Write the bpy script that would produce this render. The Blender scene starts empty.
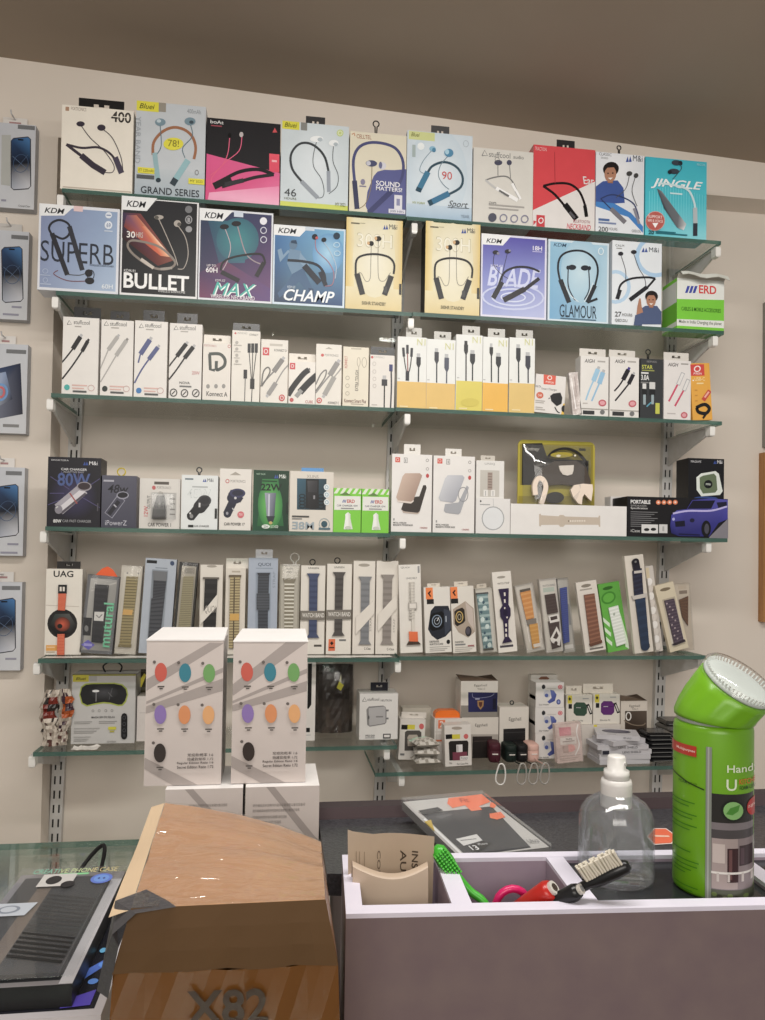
import bpy, math, random
from mathutils import Vector, Matrix
random.seed(7)
S = bpy.context.scene
COL = S.collection
S.view_settings.view_transform = 'Standard'
S.view_settings.look = 'None'
PI = math.pi
# ------------------------------------------------------------------ camera
FPX = 760.0; CX = 382.5; CY = 541.0; ZC = 1.35
psi, th, rho = math.radians(8.0), math.radians(1.2), 0.0157
F = Vector((math.sin(psi)*math.cos(th), math.cos(psi)*math.cos(th), math.sin(th)))
h0 = Vector((math.cos(psi), -math.sin(psi), 0)); u0 = h0.cross(F)
R = h0*math.cos(rho) + u0*math.sin(rho); U = u0*math.cos(rho) - h0*math.sin(rho)
CAMP = Vector((0, 0, ZC))
cd = bpy.data.cameras.new('camera'); cam = bpy.data.objects.new('camera', cd); COL.objects.link(cam)
M = Matrix((R, U, -F)).transposed().to_4x4(); M.translation = CAMP
cam.matrix_world = M
cd.sensor_fit = 'AUTO'; cd.sensor_width = 36; cd.lens = FPX*36/1020; cd.shift_y = (CY-510)/1020; cd.clip_start = .02
S.camera = cam
def ray(px, py):
    return F + R*((px-CX)/FPX) - U*((py-CY)/FPX)
def onY(px, py, y):
    d = ray(px, py); return CAMP + d*(y/d.y)
def onZ(px, py, z):
    d = ray(px, py); return CAMP + d*((z-ZC)/d.z)
# ------------------------------------------------------------------ colours and materials
def lin(h):
    if not isinstance(h, str): return h
    h = h.lstrip('#')
    if len(h) == 3: h = ''.join(a*2 for a in h)
    o = []
    for i in (0, 2, 4):
        c = int(h[i:i+2], 16)/255
        o.append(c/12.92 if c <= .04045 else ((c+.055)/1.055)**2.4)
    return (o[0], o[1], o[2], 1)
MATS = {}
def mat_print(name, rough, spec=.5, bump=0, bscale=60, sat=1.0, val=1.0):
    m = bpy.data.materials.new(name); m.use_nodes = True; nt = m.node_tree; b = nt.nodes['Principled BSDF']
    a = nt.nodes.new('ShaderNodeVertexColor'); a.layer_name = 'Col'
    n = nt.nodes.new('ShaderNodeTexNoise'); n.inputs['Scale'].default_value = 35; n.inputs['Detail'].default_value = 3
    tc = nt.nodes.new('ShaderNodeTexCoord'); nt.links.new(tc.outputs['Object'], n.inputs['Vector'])
    mr = nt.nodes.new('ShaderNodeMapRange'); mr.inputs[3].default_value = .93; mr.inputs[4].default_value = 1.05
    nt.links.new(n.outputs['Fac'], mr.inputs[0])
    mx = nt.nodes.new('ShaderNodeVectorMath'); mx.operation = 'SCALE'
    nt.links.new(a.outputs['Color'], mx.inputs[0]); nt.links.new(mr.outputs[0], mx.inputs['Scale'])
    hs = nt.nodes.new('ShaderNodeHueSaturation'); hs.inputs['Saturation'].default_value = sat; hs.inputs['Value'].default_value = val
    nt.links.new(mx.outputs[0], hs.inputs['Color']); nt.links.new(hs.outputs[0], b.inputs['Base Color'])
    b.inputs['Roughness'].default_value = rough; b.inputs['Specular IOR Level'].default_value = spec
    if bump:
        n2 = nt.nodes.new('ShaderNodeTexNoise'); n2.inputs['Scale'].default_value = bscale; n2.inputs['Detail'].default_value = 4
        nt.links.new(tc.outputs['Object'], n2.inputs['Vector'])
        bp = nt.nodes.new('ShaderNodeBump'); bp.inputs['Strength'].default_value = bump; bp.inputs['Distance'].default_value = .01
        nt.links.new(n2.outputs['Fac'], bp.inputs['Height']); nt.links.new(bp.outputs[0], b.inputs['Normal'])
    MATS[name] = m; return m
mat_print('printed_card', .38, .32, sat=.92, val=.97); mat_print('glossy_print', .2, .4, sat=.9, val=.97); mat_print('matte_paint', .75)
mat_print('plastic', .3); mat_print('rubber', .6, .3); mat_print('crumpled', .3, .5, .6, 40)
mat_print('taped_card', .24, .5, .25, 14)
def mat_clear(name, tint, gloss=.05, rough=.06, haze=0.0, hazecol=(1, 1, 1, 1), rim=.55, bump=0):
    m = bpy.data.materials.new(name); m.use_nodes = True; nt = m.node_tree
    for n in list(nt.nodes):
        if n.type != 'OUTPUT_MATERIAL': nt.nodes.remove(n)
    out = [n for n in nt.nodes][0]
    tr = nt.nodes.new('ShaderNodeBsdfTransparent'); tr.inputs[0].default_value = tint
    gl = nt.nodes.new('ShaderNodeBsdfGlossy'); gl.inputs['Roughness'].default_value = rough
    fr = nt.nodes.new('ShaderNodeLayerWeight'); fr.inputs['Blend'].default_value = .25
    mr = nt.nodes.new('ShaderNodeMapRange'); mr.inputs[3].default_value = gloss; mr.inputs[4].default_value = min(1, gloss+rim)
    nt.links.new(fr.outputs['Fresnel'], mr.inputs[0])
    mx = nt.nodes.new('ShaderNodeMixShader'); nt.links.new(mr.outputs[0], mx.inputs[0])
    src = tr
    if haze:
        df = nt.nodes.new('ShaderNodeBsdfDiffuse'); df.inputs[0].default_value = hazecol
        m2 = nt.nodes.new('ShaderNodeMixShader'); m2.inputs[0].default_value = haze
        nt.links.new(tr.outputs[0], m2.inputs[1]); nt.links.new(df.outputs[0], m2.inputs[2]); src = m2
    nt.links.new(src.outputs[0], mx.inputs[1]); nt.links.new(gl.outputs[0], mx.inputs[2])
    nt.links.new(mx.outputs[0], out.inputs['Surface'])
    if bump:
        tc = nt.nodes.new('ShaderNodeTexCoord'); mp = nt.nodes.new('ShaderNodeMapping'); mp.inputs['Scale'].default_value = (9, 48, 20)
        n2 = nt.nodes.new('ShaderNodeTexNoise'); n2.inputs['Scale'].default_value = 1; n2.inputs['Detail'].default_value = 3; n2.inputs['Distortion'].default_value = 1.2
        bp = nt.nodes.new('ShaderNodeBump'); bp.inputs['Strength'].default_value = bump; bp.inputs['Distance'].default_value = .012
        nt.links.new(tc.outputs['Object'], mp.inputs[0]); nt.links.new(mp.outputs[0], n2.inputs['Vector']); nt.links.new(n2.outputs['Fac'], bp.inputs['Height'])
        nt.links.new(bp.outputs[0], gl.inputs['Normal'])
    MATS[name] = m; return m
mat_clear('shelf_glass', (.975, .99, .983, 1), .04, .03, 0, (1, 1, 1, 1), .3)
mat_clear('glass_edge', (.30, .46, .40, 1), .02, .35, .5, (.10, .20, .17, 1), .12)
mat_clear('clear_film', (.97, .97, .97, 1), .035, .1, .015, (1, 1, 1, 1), .4)
mat_clear('clear_plastic', (.94, .95, .96, 1), .04, .05, .05, (1, 1, 1, 1), .32)
mat_clear('counter_glass', (.86, .92, .89, 1), .05, .03, .03, (.75, .8, .76, 1))
mat_clear('packing_tape', (.97, .93, .88, 1), .13, .12, .03, (1, 1, 1, 1), .4, .5)
def mat_noise(name, c1, c2, scale, rough, bump=.1, detail=4, stretch=(1, 1, 1)):
    m = bpy.data.materials.new(name); m.use_nodes = True; nt = m.node_tree; b = nt.nodes['Principled BSDF']
    tc = nt.nodes.new('ShaderNodeTexCoord'); mp = nt.nodes.new('ShaderNodeMapping'); mp.inputs['Scale'].default_value = stretch
    nt.links.new(tc.outputs['Object'], mp.inputs[0])
    n = nt.nodes.new('ShaderNodeTexNoise'); n.inputs['Scale'].default_value = scale; n.inputs['Detail'].default_value = detail
    nt.links.new(mp.outputs[0], n.inputs['Vector'])
    r = nt.nodes.new('ShaderNodeValToRGB'); r.color_ramp.elements[0].color = lin(c1); r.color_ramp.elements[1].color = lin(c2)
    r.color_ramp.elements[0].position = .3; r.color_ramp.elements[1].position = .7
    nt.links.new(n.outputs['Fac'], r.inputs[0]); nt.links.new(r.outputs[0], b.inputs['Base Color'])
    b.inputs['Roughness'].default_value = rough
    bp = nt.nodes.new('ShaderNodeBump'); bp.inputs['Strength'].default_value = bump; bp.inputs['Distance'].default_value = .005
    nt.links.new(n.outputs['Fac'], bp.inputs['Height']); nt.links.new(bp.outputs[0], b.inputs['Normal'])
    MATS[name] = m; return m
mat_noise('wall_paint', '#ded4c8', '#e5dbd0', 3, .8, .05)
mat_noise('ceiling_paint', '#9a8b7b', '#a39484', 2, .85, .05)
mat_noise('floor_tile', '#8a8078', '#978c82', 6, .5, .05)
mat_noise('wood', '#96683a', '#b58350', 8, .5, .1, 6, (6, 6, .6))
mat_noise('counter_laminate', '#77666a', '#80706f', 30, .5, .02)
mat_noise('bounce_lit_laminate', '#9c8c9c', '#a696a4', 30, .45, .02)  # paler copy of the laminate, bounced light put into its colour
mat_noise('laminate_edge', '#dedaea', '#e6e2f0', 20, .45, .02)
mat_noise('dark_top', '#2d2d31', '#4a4a4e', 350, .3, .1)
mat_noise('aluminium', '#c4c2be', '#cecccb', 50, .4, .02)
# ------------------------------------------------------------------ mesh builder
class MB:
    def __init__(s): s.v = []; s.f = []; s.c = []; s.m = []; s.mats = []; s.X = None
    def slot(s, m):
        if m not in s.mats: s.mats.append(m)
        return s.mats.index(m)
    def pt(s, p):
        p = Vector(p)
        if s.X is not None: p = s.X @ p
        s.v.append(p); return len(s.v)-1
    def poly(s, pts, col='#fff', m='printed_card'):
        if len(pts) < 3: return
        ids = [s.pt(p) for p in pts]; s.f.append(ids); s.m.append(s.slot(m))
        if isinstance(col, list): s.c.append([lin(c) for c in col])
        else: s.c.append([lin(col)]*len(ids))
    def faces(s, verts, faces, col, m):
        b = len(s.v)
        for p in verts: s.pt(p)
        k = s.slot(m)
        for f in faces: s.f.append([b+i for i in f]); s.m.append(k); s.c.append([lin(col)]*len(f))
    def box(s, x0, y0, z0, x1, y1, z1, col='#fff', m='printed_card', skip=()):
        P = [(x0,y0,z0),(x1,y0,z0),(x1,y1,z0),(x0,y1,z0),(x0,y0,z1),(x1,y0,z1),(x1,y1,z1),(x0,y1,z1)]
        fs = {'front':(0,1,5,4),'right':(1,2,6,5),'back':(2,3,7,6),'left':(3,0,4,7),'top':(4,5,6,7),'bottom':(3,2,1,0)}
        if isinstance(col, dict):
            for k, f in fs.items():
                if k not in skip: s.faces([P[i] for i in f], [(0,1,2,3)], col.get(k, col['side']), m)
        else: s.faces(P, [f for k, f in fs.items() if k not in skip], col, m)
    def tube(s, path, r, col, m='plastic', n=8, closed=False, caps=True):
        path = [Vector(p) for p in path]; N = len(path); rings = []
        up = Vector((0, 0, 1)); prev = None
        for i, p in enumerate(path):
            if closed: t = path[(i+1) % N]-path[i-1]
            else: t = path[min(i+1, N-1)]-path[max(i-1, 0)]
            t.normalize()
            if prev is None:
                a = t.cross(up)
                if a.length < .1: a = t.cross(Vector((0, 1, 0)))
            else: a = prev - t*prev.dot(t)
            a.normalize(); prev = a; b = t.cross(a)
            rr = r[i] if isinstance(r, (list, tuple)) else r
            rings.append([p + (a*math.cos(2*PI*k/n)+b*math.sin(2*PI*k/n))*rr for k in range(n)])
        V = [q for g in rings for q in g]; FS = []
        for i in range(N if closed else N-1):
            j = (i+1) % N
            for k in range(n):
                FS.append((i*n+k, i*n+(k+1) % n, j*n+(k+1) % n, j*n+k))
        if caps and not closed: FS.append(tuple(range(n-1, -1, -1))); FS.append(tuple((N-1)*n+k for k in range(n)))
        s.faces(V, FS, col, m)
    def lathe(s, prof, col, m='plastic', n=32, cx=0, cy=0, caps=True, sx=1, sy=1):
        V = []; FS = []
        for (r, z) in prof:
            for k in range(n): V.append((cx+sx*r*math.cos(2*PI*k/n), cy+sy*r*math.sin(2*PI*k/n), z))
        for i in range(len(prof)-1):
            for k in range(n): FS.append((i*n+k, i*n+(k+1) % n, (i+1)*n+(k+1) % n, (i+1)*n+k))
        if caps: FS.append(tuple(range(n-1, -1, -1))); FS.append(tuple((len(prof)-1)*n+k for k in range(n)))
        s.faces(V, FS, col, m)
    def grid(s, rows, col, m, both=False):
        nr = len(rows); nc = len(rows[0]); V = [p for r in rows for p in r]
        FS = [(i*nc+j, i*nc+j+1, (i+1)*nc+j+1, (i+1)*nc+j) for i in range(nr-1) for j in range(nc-1)]
        s.faces(V, FS, col, m)
    def build(s, name, parent=None, smooth=False):
        me = bpy.data.meshes.new(name)
        me.from_pydata([tuple(v) for v in s.v], [], s.f)
        for m in s.mats: me.materials.append(MATS[m])
        at = me.color_attributes.new('Col', 'FLOAT_COLOR', 'CORNER')
        flat = []
        for p, cs in zip(me.polygons, s.c):
            for c in cs: flat.extend(c)
        at.data.foreach_set('color', flat)
        me.polygons.foreach_set('material_index', s.m)
        if smooth: me.polygons.foreach_set('use_smooth', [True]*len(s.f))
        me.update()
        o = bpy.data.objects.new(name, me); COL.objects.link(o)
        if parent is not None: o.parent = parent
        return o
def tag(o, label, cat, group=None, kind=None):
    if label: o['label'] = label
    if cat: o['category'] = cat
    if group: o['group'] = group
    if kind: o['kind'] = kind
    return o
def empty(name, loc, rz=0, ry=0):
    o = bpy.data.objects.new(name, None); COL.objects.link(o); o.location = loc; o.rotation_euler = (0, ry, rz)
    o.empty_display_size = .02; return o
def struct(mb, name):
    o = mb.build(name); o['kind'] = 'structure'; return o
# ------------------------------------------------------------------ text outlines
TCACHE = {}
def text_tris(s, bold=0, ital=0):
    k = (s, bold, ital)
    if k in TCACHE: return TCACHE[k]
    cu = bpy.data.curves.new('t', 'FONT'); cu.body = s; cu.resolution_u = 3; cu.shear = ital; cu.offset = bold*.38
    ob = bpy.data.objects.new('t', cu); me = bpy.data.meshes.new_from_object(ob)
    vs = [(v.co.x, v.co.y) for v in me.vertices]; fs = [tuple(p.vertices) for p in me.polygons]
    bpy.data.objects.remove(ob); bpy.data.curves.remove(cu); bpy.data.meshes.remove(me)
    if not vs: TCACHE[k] = ([], []); return TCACHE[k]
    x0 = min(v[0] for v in vs); x1 = max(v[0] for v in vs); y0 = min(v[1] for v in vs); y1 = max(v[1] for v in vs)
    vs = [((x-x0)/max(1e-6, x1-x0), (y-y0)/max(1e-6, y1-y0)) for x, y in vs]
    TCACHE[k] = (vs, fs); return TCACHE[k]
def smooth_pts(p, n=5):
    if len(p) < 3: return p
    o = []
    for i in range(len(p)-1):
        a = p[max(i-1, 0)]; b = p[i]; c = p[i+1]; d = p[min(i+2, len(p)-1)]
        for k in range(n):
            t = k/n
            o.append(tuple(.5*(2*b[j]+(c[j]-a[j])*t+(2*a[j]-5*b[j]+4*c[j]-d[j])*t*t+(-a[j]+3*b[j]-3*c[j]+d[j])*t**3) for j in range(len(b))))
    o.append(tuple(p[-1])); return o
def clip_poly(P, x0, x1, z0, z1):
    # P: list of (x, z, colour)
    for ax, lim, sg in ((0, x0, 1), (0, x1, -1), (1, z0, 1), (1, z1, -1)):
        if not P: return P
        out = []
        for i in range(len(P)):
            a = P[i-1]; b = P[i]; da = sg*(a[ax]-lim); db = sg*(b[ax]-lim)
            if (da >= 0) != (db >= 0):
                t = da/(da-db)
                out.append((a[0]+(b[0]-a[0])*t, a[1]+(b[1]-a[1])*t, tuple(a[2][k]+(b[2][k]-a[2][k])*t for k in range(4))))
            if db >= 0: out.append(b)
        P = out
    return P
class Art:
    """printed matter on a flat or wrapped face; coordinates are read off an enlarged view with frame quad q (TL TR BR BL)"""
    def __init__(s, mb, q, W, H, m='printed_card', y0=0, wrap=None, step=.00006, thick=0):
        s.mb = mb; s.q = q; s.W = W; s.H = H; s.m = m; s.y = y0; s.wrap = wrap; s.step = step; s.thick = thick
    def st(s, x, y):
        q = s.q; a, b, c, d = (q[6], q[7]), (q[4], q[5]), (q[2], q[3]), (q[0], q[1])   # BL BR TR TL
        u = v = .5
        for _ in range(8):
            px = a[0]*(1-u)*(1-v)+b[0]*u*(1-v)+c[0]*u*v+d[0]*(1-u)*v-x
            py = a[1]*(1-u)*(1-v)+b[1]*u*(1-v)+c[1]*u*v+d[1]*(1-u)*v-y
            ux = (b[0]-a[0])*(1-v)+(c[0]-d[0])*v; uy = (b[1]-a[1])*(1-v)+(c[1]-d[1])*v
            vx = (d[0]-a[0])*(1-u)+(c[0]-b[0])*u; vy = (d[1]-a[1])*(1-u)+(c[1]-b[1])*u
            D = ux*vy-uy*vx
            if abs(D) < 1e-9: break
            u -= (px*vy-py*vx)/D; v -= (ux*py-uy*px)/D
        return u, v
    def l(s, x, y):
        u, v = s.st(x, y); return ((u-.5)*s.W, v*s.H)
    def put(s, pts, col):
        """pts local (x,z)"""
        cs = [lin(c) for c in col] if isinstance(col, list) else [lin(col)]*len(pts)
        P = [(p[0], p[1], c) for p, c in zip(pts, cs)]
        P = clip_poly(P, -s.W/2+1e-5, s.W/2-1e-5, 1e-5, s.H-1e-5)
        if len(P) < 3: return
        if s.wrap:
            r = s.wrap - s.y; x0 = min(p[0] for p in P); x1 = max(p[0] for p in P); ns = max(1, int((x1-x0)/(s.W/44))+1)
            for i in range(ns):
                Q = clip_poly(P, x0+(x1-x0)*i/ns, x0+(x1-x0)*(i+1)/ns, -1, 1); V = []
                if len(Q) < 3: continue
                for x, z, c in Q:
                    a = math.asin(max(-1, min(1, x/s.wrap))); V.append((r*math.sin(a), -r*math.cos(a), z))
                s.mb.poly(V, [p[2] for p in Q], s.m)
            return
        A = sum(P[i-1][0]*P[i][1]-P[i][0]*P[i-1][1] for i in range(len(P)))
        if A < 0: P = P[::-1]
        yy = s.y - s.thick
        s.mb.poly([(x, yy, z) for x, z, c in P], [p[2] for p in P], s.m)
        if s.thick:
            for i in range(len(P)):
                a = P[i-1]; b = P[i]
                s.mb.poly([(a[0], yy, a[1]), (a[0], yy+s.thick, a[1]), (b[0], yy+s.thick, b[1]), (b[0], yy, b[1])], [a[2], a[2], b[2], b[2]], s.m)
    def run(s, ops):
        for o in ops:
            s.y -= s.step
            k = o[0]
            if k == 'r':
                _, x0, y0, x1, y1, c = o; xc = (x0+x1)/2; yc = (y0+y1)/2
                a = s.l(x0, yc)[0]; b = s.l(x1, yc)[0]; zt = s.l(xc, y0)[1]; zb = s.l(xc, y1)[1]
                n = 1
                for i in range(n):
                    p = a+(b-a)*i/n; q = a+(b-a)*(i+1)/n
                    s.put([(p, zb), (q, zb), (q, zt), (p, zt)], c)
            elif k == 'p': s.put([s.l(*p) for p in o[1]], o[2])
            elif k == 'q': s.put([s.l(p[0], p[1]) for p in o[1]], [p[2] for p in o[1]])
            elif k in 'eR':
                cx, cy, rx, ry = o[1:5]; n = 20
                P = [s.l(cx+rx*math.cos(2*PI*i/n), cy+ry*math.sin(2*PI*i/n)) for i in range(n)]
                if k == 'e': s.put(P, o[5])
                else:
                    w = o[5]; Q = [s.l(cx+(rx-w)*math.cos(2*PI*i/n), cy+(ry-w)*math.sin(2*PI*i/n)) for i in range(n)]
                    for i in range(n): s.put([P[i-1], P[i], Q[i], Q[i-1]], o[6])
            elif k == 'G':
                cx, cy, rx, ry, ci, co = o[1:7]; n = 24; c0 = s.l(cx, cy)
                P = [s.l(cx+rx*math.cos(2*PI*i/n), cy+ry*math.sin(2*PI*i/n)) for i in range(n)]
                for i in range(n): s.put([c0, P[i-1], P[i]], [ci, co, co])
            elif k in 'lL':
                pts = [tuple(p) for p in o[1]]; w = o[2]/2
                if k == 'L': pts = smooth_pts(pts)
                N = len(pts); Lp = []; Rp = []
                for i in range(N):
                    a = pts[max(i-1, 0)]; b = pts[min(i+1, N-1)]
                    dx, dy = b[0]-a[0], b[1]-a[1]; d = math.hypot(dx, dy) or 1
                    nx, ny = -dy/d*w, dx/d*w
                    Lp.append(s.l(pts[i][0]+nx, pts[i][1]+ny)); Rp.append(s.l(pts[i][0]-nx, pts[i][1]-ny))
                for i in range(N-1): s.put([Lp[i], Lp[i+1], Rp[i+1], Rp[i]], o[3])
            elif k in 't/':
                _, txt, x0, y0, x1, y1, c = o[:7]; bold = o[7] if len(o) > 7 else 0; ital = o[8] if len(o) > 8 else 0; rot = o[9] if len(o) > 9 else 0
                vs, fs = text_tris(txt, bold, ital); xc = (x0+x1)/2; yc = (y0+y1)/2
                a = s.l(x0, yc)[0]; b = s.l(x1, yc)[0]; zt = s.l(xc, y0)[1]; zb = s.l(xc, y1)[1]
                c = lin(c)
                def mp(u, v):
                    if rot == 1: u, v = 1-v, u       # reads upwards
                    elif rot == -1: u, v = v, 1-u    # reads downwards
                    elif rot == 2: u = 1-u
                    return (a+(b-a)*u, zb+(zt-zb)*v)
                for f in fs: s.put([mp(*vs[i]) for i in f], c)
            elif k == 'w':   # woven strap: quad + cross lines
                Q, c1, c2, n = o[1:5]
                s.put([s.l(*p) for p in Q], c1); s.y -= s.step*.5
                for i in range(n):
                    t0 = (i+.3)/n; t1 = (i+.7)/n
                    e = lambda A, B, t: (A[0]+(B[0]-A[0])*t, A[1]+(B[1]-A[1])*t)
                    s.put([s.l(*e(Q[0], Q[3], t0)), s.l(*e(Q[1], Q[2], t0)), s.l(*e(Q[1], Q[2], t1)), s.l(*e(Q[0], Q[3], t1))], c2)
# ------------------------------------------------------------------ view frames (origin, scale)
def Zf(x, y, w, o=765): return (x, y, w/o)
ZA=Zf(0,80,215); ZB=Zf(190,90,220); ZCc=Zf(390,110,180); ZD=Zf(540,130,225); ZE=Zf(0,280,240); ZF=Zf(220,300,200); ZG=Zf(380,310,200)
ZH=Zf(560,320,205); ZI=Zf(30,440,200); ZJ=Zf(210,440,200); ZK=Zf(380,420,200); ZL=Zf(560,420,205); ZM=Zf(30,540,200); ZN=Zf(210,540,200)
ZO=Zf(390,540,180); ZP=Zf(550,530,215); ZQ=Zf(20,640,160); ZR=Zf(130,610,200); ZS=Zf(300,640,200); ZT=Zf(430,655,140); ZU=Zf(520,650,180)
ZV=Zf(0,780,360); ZW=Zf(310,760,370); ZX=Zf(560,640,205,747); ZG2=Zf(500,430,120); P1=(0,0,1.0)
YS = 1.5          # shelf front edge
YB = 1.705        # recessed wall behind the shelves
YW = 1.635        # wall face of pillar and beam
def zp(Z, x, y): return (Z[0]+x*Z[2], Z[1]+y*Z[2])
BOXES = []
def B(name, label, cat, group, Z, q, row, art, base='#e8e4de', side=None, depth=.03, yoff=.003, tab=None, tabc='#222', hole=True,
      parts=(), m='printed_card', aq=None, on=None, key=None, bands=None, film=None, maxtilt=None, carton=None, hook=None):
    BOXES.append(dict(locals()))
KEY, FILL, AMB = 13.5, 22.0, .40
# ------------------------------------------------------------------ printed packages, row by row
K='#2a2a2c'
def mni(x0, y0, x1, y1, c='#3a3f4a'):
    w=(x1-x0); s=w*.36
    return [('p',[(x0,y1),(x0+s*.35,y0),(x0+s*.5,y1)],'#2a4a9a'),('p',[(x0+s*.5,y1),(x0+s*.75,y0),(x0+s,y1)],'#2a4a9a'),('t','M&i',x0+s*1.2,y0,x1,y1,c,0)]
def tri(x,y,r,c='#6a6a68'): return [('l',[(x-r,y+r*.8),(x,y-r),(x+r,y+r*.8),(x-r,y+r*.8)],r*.3,c)]
def plug(a,b,c,w,col,wire,tip='#b8b8ba'):
    (ax,ay),(bx,by)=a,b; d=math.hypot(bx-ax,by-ay); ux,uy=(ax-bx)/d,(ay-by)/d
    return [('L',[b]+c,wire,col),('l',[(ax+ux*w*.6,ay+uy*w*.6),a],w*.6,tip),('l',[a,b],w,col),('l',[((ax+bx)/2,(ay+by)/2),b],w*.75,col)]
def kdm(p,x0,y0,x1,y1): return [('p',p,'#eceef0'),('t','KDM',x0,y0,x1,y1,'#2e3036',.045,.25)]
def lines(x0,x1,ys,h,c='#a8a4a0'): return [('r',x0,y,x1-(i%3)*(x1-x0)*.12,y+h,c) for i,y in enumerate(ys)]
g1='boxed neckband earphones on the top shelf'
def NB(label,*a,**k): B('neckband_earphone_box',label,'box',*a,**k)
NB('cream neckband earphone box numbered 400, first on the top shelf',g1,ZA,(218,90,478,108,470,402,215,380),'1L',[
 ('r',230,98,243,112,'#b08a70'),('t','PORTRONICS',250,99,305,111,'#9a8a80'),('t','400',395,112,468,150,'#35302e',.05),('r',400,129,462,132,'#efe8dc'),
 ('L',[(235,228),(290,240),(350,238),(395,262),(420,300)],8,'#3d3540'),('L',[(235,228),(262,248),(292,270)],10,'#3d3540'),
 ('l',[(288,266),(330,300),(374,326)],21,'#3a3340'),('l',[(410,272),(433,328)],20,'#4a4356'),
 ('L',[(285,160),(320,205),(370,250),(405,300),(400,325),(372,325)],3,'#3d3540'),('L',[(362,172),(400,205),(430,270),(438,320)],3,'#3d3540'),
 ('e',285,157,15,9,'#3a3340'),('e',360,169,15,11,'#3a3340'),('q',[(225,372,'#d9cfc2'),(468,393,'#d9cfc2'),(468,397,'#b8a898'),(225,376,'#b8a898')])],
 base='#eee7da',depth=.045,tab=(280,70,442,105),tabc='#1c1c1e')
NB('grey neckband earphone box with brown neck arc and yellow tags',g1,ZA,(487,75,737,95,725,425,475,395),'1L',[
 ('q',[(480,300,'#c2cad0'),(730,330,'#c2cad0'),(726,425,'#a8b6c0'),(474,395,'#a8b6c0')]),('r',487,77,567,112,'#e2da28'),('t','Bluei',497,86,552,104,'#4a4a20',.02,.3),('r',566,82,592,114,'#9a9488'),
 ('t','400mAh',668,104,718,120,'#8a9096'),('L',[(543,262),(546,220),(575,185),(615,168),(655,175),(685,200),(697,240),(690,280)],10,'#a06a48'),
 ('L',[(570,160),(573,230),(556,262)],3,'#5a7480'),('L',[(680,160),(685,200),(650,240),(658,275)],3,'#5a7480'),
 ('l',[(549,255),(560,352)],17,'#93b6be'),('l',[(669,283),(610,368)],22,'#93bcc4'),('l',[(624,347),(610,368)],22,'#33404a'),('e',561,350,9,8,'#2a3a44'),
 ('e',571,150,19,13,'#7892a0'),('e',678,147,20,14,'#7892a0'),('e',566,146,8,6,'#c0d0d8'),('e',683,150,8,6,'#40505a'),
 ('e',617,226,36,22,'#e2da28'),('t','78!',597,212,637,236,'#8a8420',.02),('t','YEAR BAND',482,130,500,290,'#a4abb2',0,0,-1),
 ('r',488,306,548,326,'#e2da28'),('t','ET 220mAh',492,311,545,321,'#55501c'),('r',484,331,547,344,'#555a5e'),('r',669,350,727,370,'#e2da28'),('t','MY 2023',675,355,720,364,'#55501c'),
 ('t','GRAND SERIES',498,380,708,404,'#30363c',.01),('R',700,328,7,9,2,'#888')],base='#c6ccd2',depth=.045)
NB('black and pink neckband earphone box on the top shelf',g1,ZB,(58,93,317,122,310,402,52,375),'1L',[
 ('q',[(57,217,'#dc4586'),(314,290,'#e0508c'),(310,402,'#e878a6'),(52,375,'#d8387c')]),('q',[(66,350,'#f0a4c4'),(310,335,'#ec86b2'),(310,402,'#f2b0cc'),(60,378,'#ee98bc')]),
 ('t','boAt',70,104,116,116,'#d8d8d8',.04),('r',72,121,110,125,'#a04050'),('p',[(288,150),(296,134),(305,150)],'#d04048'),('q',[(276,222,'#e8405a'),(312,226,'#e8405a'),(311,288,'#e0305a'),(276,284,'#e0305a')]),
 ('r',285,245,303,252,'#f4b0b8'),('L',[(180,162),(170,210),(120,250),(75,300),(78,330)],3,'#e2557f'),('L',[(137,165),(130,220),(108,262),(70,292)],3,'#e2557f'),
 ('e',137,157,6,9,'#0c0c0e'),('e',178,155,7,9,'#c0b8b8'),('L',[(292,295),(240,276),(180,280),(130,300),(90,325)],12,'#1c1c20'),('L',[(292,295),(230,302),(175,315),(110,332)],11,'#26262a'),
 ('l',[(82,330),(120,312),(140,302)],24,'#1c1c20'),('l',[(120,325),(185,312)],15,'#333338')],base='#232226',side='#1c1c1e',depth=.045)
NB('pale blue neckband earphone box numbered 46 with yellow base strip',g1,ZB,(318,103,555,132,548,427,312,402),'1L',[
 ('G',440,260,110,150,'#e2eaf0','#ced9df'),('q',[(313,384,'#d2da66'),(549,409,'#c6d25a'),(548,427,'#d2da5a'),(312,402,'#d8de5a')]),('r',320,105,380,135,'#dcd62c'),('t','Bluei',328,112,372,128,'#4a4a20',.02,.3),('r',385,112,407,140,'#8a8a86'),
 ('e',523,153,12,12,'#c4d484'),('R',523,153,8,8,2,'#f0f4e0'),('L',[(390,322),(355,275),(350,225),(375,190),(410,185),(445,205),(470,240),(482,290)],8,'#3f4448'),
 ('L',[(440,180),(428,230),(430,270),(455,310),(465,350),(460,375),(440,378)],2.5,'#555c60'),('L',[(500,190),(497,250),(515,300),(510,340),(482,365)],2.5,'#555c60'),
 ('l',[(386,318),(443,378)],14,'#9aa2ac'),('l',[(481,285),(482,358)],13,'#9aa2ae'),('e',440,172,23,11,'#f2f6f8'),('e',452,174,9,7,'#b4c0c8'),('e',500,188,17,11,'#f2f6f8'),('e',507,192,8,6,'#b4c0c8'),
 ('t','46',327,343,368,370,'#4a4f52'),('t','HOURS',327,374,368,381,'#6a6f52'),('t','MY 2023',505,398,540,410,'#6a7030')],base='#ced9df',depth=.045,tab=(403,93,470,118),tabc='#3a3a3c')
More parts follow.
